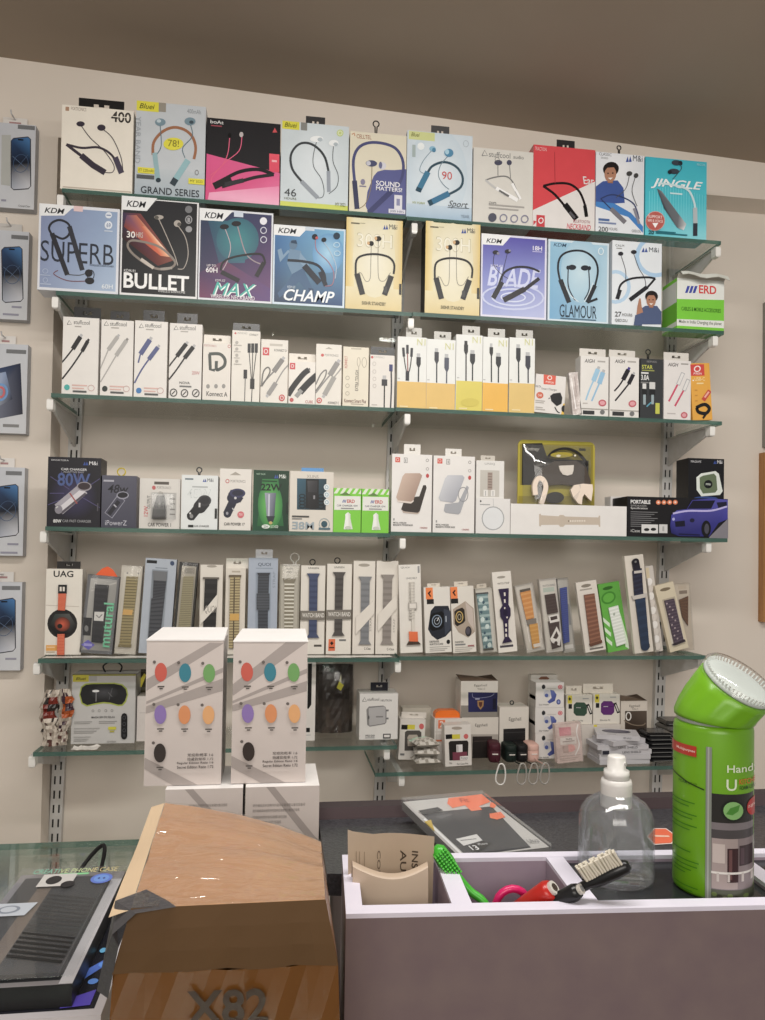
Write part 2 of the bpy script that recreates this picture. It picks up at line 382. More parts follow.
NB('cream neckband earphone box with large purple curve',g1,ZB,(556,148,755,155,750,437,552,423),'1L',[
 ('p',[(638,300),(652,284),(676,277),(710,277),(753,272),(750,437),(622,430),(610,405),(616,355)],'#575c94'),('t','CELLTEL',578,159,630,173,'#a06040',.02),('l',[(562,160),(570,155),(572,165)],3,'#c07040'),
 ('L',[(572,325),(567,250),(585,205),(625,185),(680,187),(720,205),(742,250),(735,310),(700,355)],10,'#4a4e7c'),('l',[(571,318),(580,415)],17,'#3a3d5c'),('l',[(702,350),(620,428)],18,'#3e4270'),
 ('L',[(632,262),(628,340),(610,395),(588,413)],2.5,'#8a7a5a'),('e',630,257,20,11,'#4a4e70'),('e',620,257,8,8,'#c8c8d4'),('e',668,264,14,13,'#d4d4de'),('e',662,262,6,12,'#6a6e90'),
 ('t','SOUND',646,318,730,336,'#eeeef4',.04),('t','MATTERS!',646,338,738,352,'#eeeef4',.04),('r',710,365,738,415,'#dcdce4'),('r',718,378,730,402,'#8a8cb0'),
 ('e',600,322,8,10,'#8a86a0'),('r',588,335,612,339,'#8a86a0'),('r',690,415,749,430,'#d8d8e4'),('t','300 HRS',695,419,744,427,'#4a4e7c')],base='#e1dac4',depth=.045,hook=(637,107,657,150))
g1r=g1
NB('pale blue neckband earphone box numbered 90 with scripted word Sport',g1r,ZCc,(72,90,355,108,345,462,68,445),'1R',[
 ('G',200,270,130,190,'#e2ebf2','#c8d8e4'),('q',[(70,390,'#c0d2e2'),(348,405,'#c0d2e2'),(345,462,'#9ab8d0'),(68,445,'#a4bed4')]),('r',78,96,190,130,'#d2d894'),('t','Bluei',88,100,125,116,'#6a6a30',.02,.3),('e',130,155,15,15,'#eef4f6'),('r',93,150,107,200,'#a8b8b8'),
 ('R',325,140,12,14,2,'#aab6c0'),('L',[(158,264),(180,235),(230,218),(280,235),(308,275),(300,320),(246,352)],10,'#35505f'),('L',[(178,170),(140,215),(125,255),(150,270)],3,'#7f97a6'),('L',[(250,190),(215,230),(205,275),(225,310),(250,330)],3,'#6f8796'),
 ('l',[(160,260),(118,340)],24,'#37789a'),('l',[(124,326),(118,342)],24,'#24485c'),('l',[(250,347),(162,390)],24,'#33749a'),('l',[(178,382),(162,390)],24,'#24485c'),
 ('e',180,165,14,11,'#86b8d2'),('e',186,170,8,9,'#4a86a8'),('e',250,180,20,17,'#4a8ab0'),('e',242,176,9,11,'#a8d0e4'),('t','90',220,258,263,290,'#cc4848'),
 ('t','Sport',245,378,330,410,'#50565c',0,.4),('l',[(243,405),(335,408)],2,'#50565c'),('t','MY FORM',95,384,145,393,'#a0a850'),('t','YEAR',300,435,335,447,'#8898a8')],base='#cfdce6',depth=.05,tab=(175,68,252,100),tabc='#505052')
NB('plain pale grey neckband earphone box with four round icons',g1r,ZCc,(355,160,612,180,605,490,350,455),'1R',[
 *tri(402,184,12,'#8a8a8a'),('t','stuffcool',420,180,512,202,'#7a7a7a',.01),('t','audio',525,193,570,207,'#6a6a6a',.01),('e',460,222,17,11,'#4a4a60'),('e',507,222,11,11,'#4a4a60'),('R',455,210,10,10,2,'#666'),
 ('l',[(458,230),(458,275)],3,'#777'),('l',[(508,230),(512,285)],3,'#777'),('L',[(405,292),(440,282),(490,278),(520,300),(548,360)],5,'#7a7a7a'),('L',[(405,292),(430,312),(490,355)],8,'#c4c4c4'),
 ('l',[(450,325),(542,378)],15,'#f4f4f4'),('l',[(462,335),(504,360)],8,'#6a6a6a'),('l',[(518,308),(554,374)],11,'#f6f6f6'),('l',[(530,340),(548,372)],3,'#bbb'),
 ('t','ZAPS',418,380,450,389,'#777',.02),('r',418,396,570,402,'#aaa6a2'),('r',418,408,545,414,'#aaa6a2'),('e',433,443,18,18,'#505262'),*[('R',x,y,17,17,5,'#85859a') for x,y in ((480,448),(526,453),(571,457))]],base='#dad7d0',depth=.045)
NB('red and white neckband earphone box on the top shelf',g1r,ZD,(-24,48,190,70,185,345,-24,316),'1R',[
 ('p',[(-24,40),(195,60),(188,176),(-24,262)],'#d81e30'),('L',[(10,185),(50,178),(100,182),(135,210),(155,260)],8,'#20181c'),('L',[(10,185),(50,215),(90,262)],8,'#20181c'),
 ('l',[(84,248),(124,300)],19,'#1a1a1e'),('l',[(100,275),(118,296)],8,'#5a5a60'),('l',[(152,255),(158,294)],12,'#1a1a1e'),('t','NECKBAND',90,317,172,336,'#cc2c48',.03,.25),('t','BLUETOOTH',112,304,170,314,'#a04a58',.02,.2),
 ('r',-12,280,16,318,'#cc2030'),('R',3,298,9,10,3,'#eee'),('p',[(-22,296),(-12,300),(-22,312)],'#cc2030'),('t','TRACTION',-20,58,20,70,'#f0c0c0'),('t','Ear',145,160,184,186,'#e8e0e0',.03,-.2),('l',[(48,75),(50,178)],2,'#b01828')],
 base='#e6e2e0',side='#c01c2c',depth=.05,tab=(57,35,118,66),tabc='#2c2c2e',m='glossy_print')
def person(cx,cy,s,shirt):
    return [('p',[(cx-50*s,cy+95*s),(cx-50*s,cy+35*s),(cx-25*s,cy+18*s),(cx+25*s,cy+18*s),(cx+45*s,cy+45*s),(cx+50*s,cy+95*s)],shirt),
     ('r',cx-9*s,cy+10*s,cx+9*s,cy+26*s,'#9a6850'),('e',cx+2*s,cy-21*s,27*s,24*s,'#1f1a1a'),('e',cx,cy-4*s,20*s,27*s,'#b07c60'),('p',[(cx-22*s,cy-12*s),(cx-10*s,cy-26*s),(cx+14*s,cy-26*s),(cx+24*s,cy-12*s),(cx+20*s,cy-34*s),(cx-16*s,cy-34*s)],'#1f1a1a'),
     ('e',cx-8*s,cy-7*s,3*s,2.4*s,'#2a1c18'),('e',cx+8*s,cy-7*s,3*s,2.4*s,'#2a1c18'),('p',[(cx-9*s,cy+8*s),(cx+9*s,cy+8*s),(cx,cy+15*s)],'#efe6e0')]
NB('white neckband earphone box with smiling man in blue and a blue wave',g1r,ZD,(190,70,353,92,355,362,187,335),'1R',[
 ('G',260,130,90,90,'#eef0f4','#dfe3ea'),*mni(290,90,347,110),('t','CLASSIC',200,76,242,86,'#666'),('t','SERIES',206,90,230,96,'#888'),*person(238,152,1,'#30509a'),('p',[(187,236),(250,246),(310,283),(352,332),(352,354),(300,296),(187,252)],'#2b7cc6'),
 ('p',[(187,252),(300,296),(352,354),(352,400),(187,400)],'#e4e8ee'),
 ('L',[(205,228),(240,217),(280,228),(320,255),(338,305)],4,'#2a3a6a'),('L',[(205,228),(250,275)],4,'#2a3a6a'),('l',[(240,264),(290,314)],15,'#7a7880'),('l',[(320,268),(338,322)],9,'#8a8a98'),
 ('L',[(302,158),(290,200),(258,228)],2.2,'#555'),('L',[(322,165),(312,210),(330,262)],2.2,'#555'),('e',302,150,10,8,'#444'),('e',325,158,8,8,'#444'),
 ('r',197,295,235,303,'#4a6aa0'),('r',197,308,258,314,'#7a8ab0'),('t','200',197,322,230,338,'#444',.02),('t','HOURS',233,328,262,337,'#777'),('t','QED.DU',312,342,345,352,'#666')],base='#e2e6ec',depth=.045,hook=(262,53,275,80))
NB('turquoise neckband earphone box with red round badge',g1r,ZD,(357,95,566,105,568,382,357,360),'1R',[
 ('q',[(357,95,'#1fb4c8'),(566,105,'#22b8cc'),(566,250,'#3cc6d6'),(357,240,'#30c0d2')]),('q',[(357,240,'#30c0d2'),(566,250,'#3cc6d6'),(568,382,'#8cdde8'),(357,360,'#58cddc')]),
 *[('r',x,190+abs(x-440)*.3,x+2,330,'#6ad6e2') for x in range(370,560,9)],('t','JINGLE',375,172,552,208,'#f2f8fa',.05,.3),('r',440,217,482,222,'#d0f0f4'),
 ('L',[(400,185),(450,190),(500,205),(522,245),(528,285)],7,'#cfe8ee'),('q',[(395,203,'#5a6068'),(412,212,'#8a9096'),(470,290,'#70757c'),(497,325,'#c8ccd0'),(488,346,'#e8eaec'),(465,336,'#6a7076'),(420,270,'#3a3e46')]),
 ('l',[(526,268),(528,322)],15,'#b8c2c8'),('l',[(528,322),(528,366)],15,'#363844'),('e',460,113,16,9,'#3a4450'),('e',474,114,7,8,'#222a34'),('e',452,143,18,9,'#3a4450'),('e',438,146,7,7,'#222a34'),('L',[(470,115),(478,130),(465,150),(448,170)],2.5,'#38505c'),
 ('e',390,313,33,33,'#e0a8a0'),('e',390,313,31,31,'#bc564c'),('t','SUPPORT',366,294,414,304,'#f4e4e0',.02),('t','SIRI & VOICE',364,308,416,317,'#f4e4e0',.02),('p',[(380,320),(400,320),(390,337)],'#fff'),
 ('t','20',367,345,386,357,'#123',.04),('r',392,349,460,353,'#1a7484'),('r',392,356,500,360,'#1a7484'),('t','RECOIL',530,113,560,121,'#a8e4ec')],base='#34c2d4',depth=.045)
# ---- row 2
g2='boxed neckband earphones on the second shelf'
NB('blue grey neckband earphone box reading SUPERB, left end of second shelf',g2,ZA,(140,437,428,462,420,755,130,745),'2L',[
 ('q',[(147,448,'#7f8bb0'),(420,472,'#8fa6c8'),(411,746,'#a8bcd6'),(138,736,'#8e9cbe')]),*kdm([(140,437),(268,447),(228,482),(143,482)],158,455,230,474),('r',262,449,295,468,'#e4c4c4'),
 ('t','SUPERB',143,577,405,650,'#2c313e',-.01),('L',[(192,560),(174,530),(185,507),(215,498),(245,515),(245,548),(222,564),(192,552)],8,'#2b2c34'),('l',[(184,545),(238,692)],17,'#2b2c34'),('l',[(246,520),(292,674)],17,'#33353e'),
 ('L',[(205,676),(190,690),(240,712),(310,712)],3,'#7a4a4e'),('L',[(238,690),(280,692),(305,685)],3,'#555'),('e',315,684,14,13,'#26262c'),('e',318,711,17,12,'#26262c'),('R',322,690,14,18,3,'#26262c'),
 ('e',388,483,12,11,'#dfe6f0'),('r',380,481,396,485,'#7a8ab0'),('e',387,517,14,14,'#dfe6f0'),('t','69',380,510,395,525,'#6a7aa0',.03),('r',372,536,402,540,'#c8d4e4'),('t','WIRELESS EARPHONES',318,655,405,661,'#3a4458'),
 ('R',160,680,10,9,2,'#b4c2da'),('R',160,712,9,9,2,'#b4c2da'),('r',142,693,178,696,'#b4c2da'),('r',142,724,180,728,'#b4c2da'),('t','60H',362,722,402,738,'#e8eef4',.03)],base='#dfe2ea',depth=.045,yoff=.0)
NB('black neckband earphone box reading BULLET with orange light streak',g2,ZA,(433,410,710,435,700,778,423,760),'2L',[
 ('q',[(438,418,'#2a2a30'),(704,443,'#1b1c21'),(695,770,'#121317'),(429,753,'#17181c')]),('q',[(436,470,'#3a3050'),(500,475,'#7a3a3a'),(620,640,'#8a4a38'),(560,660,'#601c18'),(433,560,'#2a1416')]),
 ('q',[(450,480,'#6a4a6a'),(485,480,'#b86a50'),(612,630,'#f0c8a0'),(570,625,'#d85a28'),(440,520,'#803020')]),('q',[(500,520,'#c05030'),(515,520,'#e09070'),(605,622,'#fff0d8'),(590,622,'#f0a070')]),
 *kdm([(433,410),(560,421),(522,466),(434,460)],450,430,520,452),('t','30',450,537,480,560,'#f0ece8',.04),('t','HRS',484,541,508,560,'#c8c0b8',.02),('L',[(455,576),(480,570),(560,590),(610,630),(622,655),(592,672),(540,665),(480,625),(455,595),(455,576)],8,'#8a8078'),
 ('l',[(500,636),(545,668)],11,'#c8beb4'),('l',[(570,672),(612,668)],9,'#a09890'),('L',[(565,495),(590,550),(620,620),(632,660)],3,'#b0a8a0'),('L',[(630,515),(660,560),(670,620),(655,668),(632,672)],3,'#b0a8a0'),
 ('e',565,489,17,8,'#b0a8a0'),('e',557,490,8,7,'#5a5650'),('e',632,512,13,12,'#b0a8a0'),('e',638,515,7,7,'#5a5650'),('t','BULLET',438,690,672,745,'#f4f4f4',.06),('t','WIRELESS EARPHONE',560,747,658,756,'#d0d0d0',.02),('t','KDM-91',440,672,480,682,'#ddd',.02),
 ('e',673,463,13,13,'#77787c'),('R',673,499,13,15,4,'#9a9a9e'),('r',668,492,678,508,'#9a9a9e'),('e',673,533,12,11,'#9a9a9e')],base='#e6e6e8',depth=.045,yoff=.0)
NB('teal and purple neckband earphone box reading MAX',g2,ZB,(30,408,293,432,283,742,28,722),'2L',[
 ('q',[(35,414,'#243a56'),(287,438,'#3a3a62'),(278,735,'#6a3a70'),(33,716,'#3c2a52')]),('q',[(60,450,'#28506a'),(200,460,'#2f7c88'),(190,600,'#356a80'),(100,600,'#30506a')]),('G',165,520,75,75,'#3a8a90','#2f6678'),
 ('q',[(33,630,'#4a2a58'),(120,590,'#6a3a58'),(279,690,'#5a3a78'),(278,735,'#5a3a78'),(33,716,'#702c54')]),*kdm([(30,408),(150,420),(112,456),(30,450)],48,425,115,446),('r',152,423,185,442,'#ccd6e4'),
 ('L',[(120,480),(140,540),(130,590),(112,625)],3,'#b8a8b0'),('L',[(165,475),(190,560),(215,590),(245,605)],4,'#a09098'),('e',118,475,16,9,'#1c1c22'),('e',160,465,17,9,'#1c1c22'),
 ('L',[(105,625),(115,597),(150,580),(220,570),(252,575),(262,603)],7,'#1c1a20'),('l',[(108,630),(170,662)],15,'#1c1a20'),('l',[(258,600),(230,648)],15,'#1c1a20'),
 ('e',257,458,13,13,'#e8e8f0'),('R',257,490,12,12,3,'#cfd0e0'),('R',257,522,12,12,3,'#cfd0e0'),('t','UP TO',58,604,90,612,'#e8e0e8',.02),('t','60H',55,614,95,632,'#f0ecf0',.04),('t','KDM-X7',88,656,122,664,'#e0d8e0',.02),
 ('t','MAX',82,672,231,717,'#e8f4f2',.0,.35),('t','MAX',78,669,226,714,'#3cb0a4',.0,.35),('t','WIRELESS NECKBAND',72,711,224,725,'#e4dce4',.03)],base='#dfe2ea',depth=.045,yoff=.0)
NB('blue neckband earphone box reading CHAMP with running figure',g2,ZB,(290,465,542,487,538,765,285,742),'2L',[
 ('q',[(295,472,'#3672ae'),(536,493,'#7ab6da'),(531,757,'#1b4478'),(291,735,'#122e50')]),('G',480,570,55,70,'#a4d0ea','#5a96c6'),*kdm([(290,465),(412,477),(380,510),(290,502)],305,480,370,498),('r',400,474,432,490,'#c8d4e0'),
 ('p',[(345,552),(385,560),(394,622),(358,652),(336,602)],'#6a8aa8'),('e',358,538,14,17,'#5a7894'),('p',[(350,524),(368,522),(372,536),(350,532)],'#24405c'),('p',[(382,566),(410,600),(416,624),(402,626),(378,596)],'#7c9ab6'),('p',[(345,562),(312,598),(303,556),(316,550),(323,574),(340,556)],'#7c9ab6'),
 ('p',[(355,640),(392,620),(424,690),(408,702),(378,668),(340,700),(310,722),(303,706),(335,672)],'#3c5f84'),('p',[(410,690),(428,694),(432,712),(414,706)],'#26466a'),
 ('L',[(338,592),(390,597),(440,610),(465,640),(470,672)],9,'#1a2230'),('l',[(396,612),(450,674)],21,'#182030'),('l',[(452,635),(472,684)],15,'#182030'),('L',[(435,520),(440,560),(480,600),(500,640),(495,680),(470,686)],2.5,'#b0707a'),('L',[(465,530),(490,570),(508,615),(505,660)],2.5,'#b8c8d8'),
 ('e',433,512,10,10,'#151a24'),('e',465,523,9,8,'#151a24'),('e',440,516,5,5,'#c04a4a'),('e',510,510,12,12,'#1e3448'),('R',510,542,12,10,3,'#b8d8ea'),('R',512,572,12,10,3,'#b8d8ea'),
 ('t','CHAMP',325,699,503,740,'#eef4f8',.05,.3),('t','KDM-07',338,682,365,692,'#c8d8e8',.02)],base='#cfe0ee',depth=.045,yoff=.0)
A300=[('q',[(545,440,'#e0c67c'),(572,442,'#e6dcba'),(568,771,'#e6d8a4'),(537,770,'#d8ba68')]),('q',[(712,455,'#e6dcba'),(742,458,'#e0c67c'),(735,777,'#d8ba68'),(705,775,'#e2cc8c')]),('q',[(540,690,'#e4d9b2'),(738,700,'#e4d9b2'),(735,777,'#dac68c'),(537,770,'#dac68c')]),
 ('G',640,590,75,140,'#ece8d6','#e4dcbc'),('r',560,461,590,466,'#6a6450'),('r',592,463,610,465,'#9a9478'),*mni(672,470,722,487),('t','300H',580,502,705,553,'#bdb592',.01),('t','300H',582,504,703,551,'#f0ecda',-.005),
 ('L',[(630,545),(628,600),(625,662),(610,672),(595,645),(585,640)],2,'#8a8478'),('L',[(655,528),(653,600),(656,662),(675,670),(690,650),(697,640)],2,'#8a8478'),('e',630,537,9,9,'#222'),('e',620,536,5,6,'#d0a878'),('e',655,520,11,9,'#2a2622'),('e',646,519,5,7,'#d0a878'),
 ('L',[(575,655),(577,600),(600,580),(645,575),(690,585),(710,610),(708,645)],7,'#262628'),('l',[(579,645),(598,720)],19,'#2a2a2c'),('l',[(700,652),(675,720)],19,'#2a2a2c'),('r',672,690,684,712,'#444'),('t','500HR STANDBY',595,745,680,757,'#5a5440',.02),('r',727,680,735,718,'#2a2a2a')]
q300=(545,440,742,458,735,777,537,770)
NB('yellow cream 300H neckband earphone box left of the gap above the middle bracket',g2,ZB,q300,'2L',A300,base='#e4dcba',side='#2a2722',depth=.045,yoff=.0)
NB('yellow cream 300H neckband earphone box right of the gap above the middle bracket',g2,ZCc,(155,470,388,490,378,875,142,860),'2R',A300,aq=q300,base='#e4dcba',side='#2a2722',depth=.045,yoff=.0)
NB('violet neckband earphone box reading BLADE with pale ripples',g2,ZCc,(393,522,672,548,660,893,378,885),'2R',[
 ('q',[(400,531,'#5048ac'),(664,556,'#4c46a6'),(659,690,'#8088cc'),(392,690,'#7c84c8')]),('q',[(392,688,'#7c84c8'),(659,690,'#8088cc'),(653,884,'#b4bce4'),(386,877,'#9ca6d8')]),*kdm([(393,522),(520,535),(482,577),(393,571)],412,547,480,566),('t','18H',610,581,650,600,'#eceaf6',.03),('r',608,603,650,607,'#b8b4e0'),
 ('R',520,800,135,56,8,'#c4ccec'),('R',520,800,95,39,7,'#ccd4f0'),('R',520,800,55,22,6,'#d4dcf4'),('t','BLADE',412,674,640,757,'#ccd2f2',.05,.25),('t','KDM-A3',428,660,478,670,'#dcdcf2',.02),
 ('L',[(445,612),(440,660),(470,700),(500,720)],2.5,'#3a3850'),('L',[(500,610),(480,690),(475,735)],2.5,'#3a3850'),('L',[(452,775),(480,700),(530,672),(590,672),(637,690)],9,'#25232c'),('l',[(474,735),(434,806)],21,'#26242c'),('l',[(634,718),(560,774)],15,'#25232c'),('l',[(570,764),(478,814)],23,'#26242c'),
 ('e',450,607,13,9,'#2c2a34'),('e',460,612,6,6,'#8a88a0'),('e',502,603,13,9,'#2c2a34'),('e',510,600,5,5,'#8a88a0')],base='#dcdcee',depth=.045,yoff=.0)
NB('sky blue neckband earphone box reading GLAMOUR',g2,ZD,(28,370,236,387,233,660,25,648),'2R',[
 ('q',[(34,378,'#8cbcd8'),(230,394,'#a8cce0'),(227,654,'#b4d4e6'),(31,643,'#6aa6ce')]),('G',140,480,70,110,'#c4deea','#a0c6dc'),('t','KDM',45,385,90,397,'#3a5a78',.03,.25),
 ('L',[(70,525),(60,470),(70,430),(105,412),(150,414),(185,440),(197,480),(186,535)],7,'#20242c'),('L',[(95,472),(95,530),(112,570),(120,580)],4,'#2a3040'),('L',[(165,475),(167,540),(150,578)],4,'#2a3040'),('L',[(80,520),(100,560),(130,585)],2,'#e8f0f4'),('L',[(180,520),(165,560),(150,585)],2,'#e8f0f4'),
 ('l',[(68,510),(98,588)],16,'#20242c'),('l',[(187,530),(160,588)],14,'#20242c'),('l',[(160,588),(195,575)],8,'#20242c'),('e',108,468,14,9,'#1f2530'),('e',94,469,6,7,'#1f2530'),('e',152,470,14,9,'#1f2530'),('e',167,471,6,7,'#1f2530'),
 ('t','GLAMOUR',65,597,192,640,'#1c2c3c',0),('r',68,643,190,647,'#4a6a80'),('R',207,414,10,13,3,'#e4f0f6')],base='#d2e2ec',depth=.045,yoff=.0)
NB('white neckband earphone box with waving man and pale blue rings',g2,ZD,(245,375,416,387,412,672,243,662),'2R',[
 ('R',395,430,72,72,14,'#a8cbea'),('R',256,535,52,58,12,'#b4d2ec'),*mni(345,400,405,416),('t','CALM',255,390,285,398,'#666'),('r',258,402,278,405,'#999'),
 ('L',[(275,430),(290,480),(290,512)],2.5,'#55565e'),('L',[(318,422),(335,470),(355,505),(360,540)],2.5,'#55565e'),('L',[(262,577),(272,530),(305,508),(360,502),(392,506)],7,'#22232a'),('L',[(392,506),(362,540)],7,'#22232a'),('l',[(271,545),(261,577)],13,'#22232a'),('l',[(364,535),(304,580)],14,'#22232a'),
 ('e',273,422,9,7,'#2a2a33'),('e',318,416,10,7,'#2a2a33'),*person(377,585,.82,'#4a5a80'),('p',[(325,640),(330,600),(336,575),(341,575),(344,602),(350,625),(345,645)],'#b07c60'),('p',[(316,672),(322,632),(350,622),(345,672)],'#4a5a80'),
 ('t','27',253,620,275,637,'#3c3c40',.02),('t','HOURS',278,626,312,636,'#777'),('t','QED.DU',253,645,295,656,'#666')],base='#e4eaf0',depth=.045,yoff=.0)
B('accessory_box','green and white accessory box with torn open lid, right end of second shelf','box',None,ZD,(465,495,628,520,625,685,465,672),'2R',[
 ('p',[(465,570),(627,583),(626,652),(465,640)],'#74cc22'),('p',[(465,663),(625,676),(625,686),(465,673)],'#74cc22'),*[('p',[(492+i*13,551+i),(500+i*13,527+i),(509+i*13,528+i),(501+i*13,551+i)],'#3444a8') for i in range(3)],
 ('t','ERD',540,531,600,559,'#d42c2c',.06),('t','CABLES & MOBILE ACCESSORIES',480,605,615,618,'#2e6410',.02),('t','Made in India Charging the planet',472,649,617,663,'#70756c',.02)],base='#e6e9e4',side='#74cc22',depth=.062,yoff=.0,key='erd',
 bands=[(.0,.05,'#74cc22'),(.05,.14,'#dfe2dc'),(.14,.52,'#6abc20'),(.52,.93,'#d8dbd6'),(.93,1,'#74cc22')])
# ---- row 3
g3='boxed charging cables on the third shelf'
def CB(label,*a,**k): B('cable_box',label,'box',g3,*a,**k)
def foot(x0,x1,y,e,extra=()): return [('e',x0+16,y,9,9,e),('r',x0+32,y-8,x0+80,y-4,'#dcb4ac'),('r',x0+32,y+1,x0+70,y+5,'#dcb4ac'),('r',x0+34,y+10,x0+78,y+16,'#5a5a5a'),('R',x1-20,y+2,11,10,2,'#ccaca8')]
CB('white cable box with black cable, left end of third shelf',ZE,(203,115,322,125,307,362,193,358),'3L',[*tri(222,135,7),('t','stuffcool',237,129,290,142,'#4a4a4a',.01),('r',240,146,262,150,'#b0aaa4'),
 *plug((258,180),(232,218),[(205,250),(193,262)],15,'#2e2c2e',5),*plug((282,194),(262,226),[(230,270),(196,312)],12,'#2e2c2e',5,'#2e2c2e'),*foot(195,308,338,'#45b0a8')],base='#e9e5e0',depth=.028,tab=(236,88,322,128),tabc='#1c1c1e')
CB('white cable box with pale grey cable beside the black cable box',ZE,(325,127,428,130,422,370,315,363),'3L',[*tri(340,140,7),('t','stuffcool',352,134,405,147,'#4a4a4a',.01),('r',355,151,380,155,'#b0aaa4'),
 *plug((376,180),(345,222),[(330,255),(318,280)],13,'#b2afac',4),*plug((404,192),(370,240),[(345,280),(318,322)],13,'#b2afac',4,'#8a8886'),*foot(316,423,343,'#333c3a')],base='#e9e5e0',depth=.028,tab=(352,100,413,130),tabc='#202022')
CB('white cable box with slate blue cable',ZE,(430,128,537,135,530,375,425,368),'3L',[*tri(450,146,7),('t','stuffcool',462,139,515,152,'#4a4a4a',.01),('r',465,156,490,160,'#b0aaa4'),
 *plug((478,190),(447,235),[(443,250),(440,262)],16,'#565e8c',5),*plug((504,214),(474,252),[(450,285),(428,325)],14,'#565e8c',5),*foot(426,531,349,'#3478b8')],base='#e9e5e0',depth=.028,tab=(457,97,525,132),tabc='#202022')
CB('white cable box with black cable and three round icons',ZE,(540,137,648,143,640,383,537,378),'3L',[*tri(560,153,7),('t','stuffcool',572,146,625,160,'#4a4a4a',.01),('r',575,163,600,167,'#b0aaa4'),
 *plug((594,204),(563,244),[(550,260),(538,276)],14,'#222224',5),*plug((617,214),(588,250),[(560,290),(538,318)],14,'#222224',5),('t','20W',612,292,637,303,'#c88a8a',.02),('t','NOVA',572,325,605,333,'#555',.02),('r',572,338,610,343,'#777'),*[('R',x,y,12,13,3,'#3a3a3a') for x,y in ((553,360),(588,362),(624,362))],*[('l',[(x-5,y+5),(x+5,y-5)],3,'#3a3a3a') for x,y in ((553,360),(588,362),(624,362))]],base='#e6e2dd',depth=.028,tab=(565,107,630,140),tabc='#202022')
CB('small white cable box with coiled grey cable shaped like a letter D',ZE,(648,200,738,205,733,385,643,380),'3L',[('t','PORTRONICS',650,206,690,213,'#b06a6a'),('R',732,212,5,5,1.5,'#c05050'),('L',[(666,236),(700,236),(717,252),(716,272),(700,284),(690,284),(690,258)],10,'#4e5350'),('l',[(668,236),(670,285),(685,287)],10,'#4e5350'),*[('e',x,338,6,7,'#9a9894') for x in (662,688,713)],('t','Konnect A',657,355,725,370,'#333',.02)],
 base='#e6e0d8',depth=.025,tab=(650,176,735,206),tabc='#ddd6cc')
CB('tall white cable box with three-headed black cable',ZF,(45,115,155,122,152,393,42,388),'3L',[('e',57,127,4,4,'#c05050'),('t','PORTRONICS',65,124,104,131,'#9a9894'),('t','KONNECT',112,130,146,138,'#555'),*[('r',x,167,x+12,203,'#2e2e30') for x in (105,119,133)],('l',[(111,200),(121,308)],3,K),('l',[(125,200),(124,308)],3,K),('l',[(139,200),(127,308)],3,K),('r',116,303,133,342,'#2e2e30'),('l',[(124,340),(122,392)],3,K),
 ('r',90,268,104,302,'#2e2e30'),('l',[(97,300),(95,391)],3,'#555'),*[('e',63,y,6,6,'#b4b0aa') for y in (163,188,212,235)],*lines(52,82,(172,197,221,245),3,'#c0bcb6')],base='#e6e1d8',depth=.025,tab=(50,90,152,120),tabc='#1c1c1e')
CB('white cable box with grey looped cable and red corner square, beside the tall box',ZF,(158,150,262,155,258,398,152,390),'3L',[('r',190,168,240,177,'#c4beb4'),('r',163,182,188,212,'#cc4046'),('R',175,197,8,9,2.5,'#eee'),('t','KONNECT D',208,189,256,198,'#4a4a4a',.02),
 *plug((240,228),(205,275),[(178,302),(153,330)],19,'#888684',6),*plug((183,362),(214,318),[(240,275),(262,250)],18,'#9a9896',5),('L',[(158,322),(165,275),(183,258),(190,278),(158,330)],5,'#6e6c6a'),('e',237,376,12,13,'#c24a46'),('R',237,376,7,8,2,'#eee')],base='#e6e1d8',depth=.025)
CB('short white cable box with chunky black plugs',ZF,(263,232,366,240,365,402,260,398),'3L',[('r',266,240,287,265,'#cc4046'),('R',276,252,6,7,2,'#eee'),('l',[(345,265),(330,272)],10,'#777'),('L',[(340,268),(318,285),(285,325),(258,366)],22,'#28282a'),('L',[(372,290),(340,318),(305,355)],26,'#28282a'),('l',[(312,346),(290,372)],17,'#9a9a98'),('e',273,384,8,8,'#c05050'),('t','CUBE',327,386,357,397,'#b06060',.02)],
 base='#e8e3dc',depth=.025,tab=(264,206,366,240),tabc='#dcd5ca')
CB('white cable box with grey cable, left of the box with sideways lettering',ZF,(366,168,464,172,466,408,365,403),'3L',[('p',[(400,188),(414,180),(430,189)],'#b4aea4'),('e',390,212,6,6,'#c8504c'),('t','PORTRONICS',399,208,452,217,'#8a8886'),*plug((450,240),(420,290),[(395,320),(366,358)],21,'#949290',6),*plug((400,366),(438,296),[(455,275),(464,262)],19,'#a4a29e',5),('L',[(366,325),(385,285),(405,270),(400,300),(366,350)],5,'#7e7c7a'),('e',380,387,11,11,'#c4564e'),('R',380,387,6,6,2,'#eee'),('t','KONNECT C',415,392,458,401,'#666',.02)],base='#e6e1d8',depth=.025)
CB('cream cable box with sideways lettering and outlined cable',ZF,(470,178,570,183,568,412,468,408),'3L',[('r',500,184,540,190,'#c0b8a8'),('t','KONNECT',475,215,486,262,'#b8504a',.03,0,1),('t','EXTRA TOUGH',517,270,529,350,'#55504a',.03,0,1),('R',530,238,7,18,2,'#aaa292'),('R',552,240,10,20,2,'#aaa292'),('l',[(530,255),(530,330)],3,'#b8b0a0'),*[('R',487,y,8,8,2,'#b0a898') for y in (300,330,360)],('t','Konnect Smart Plus',475,382,560,396,'#6a3c34',.02),('r',500,400,550,403,'#a89c90')],base='#e4dcc9',depth=.025)
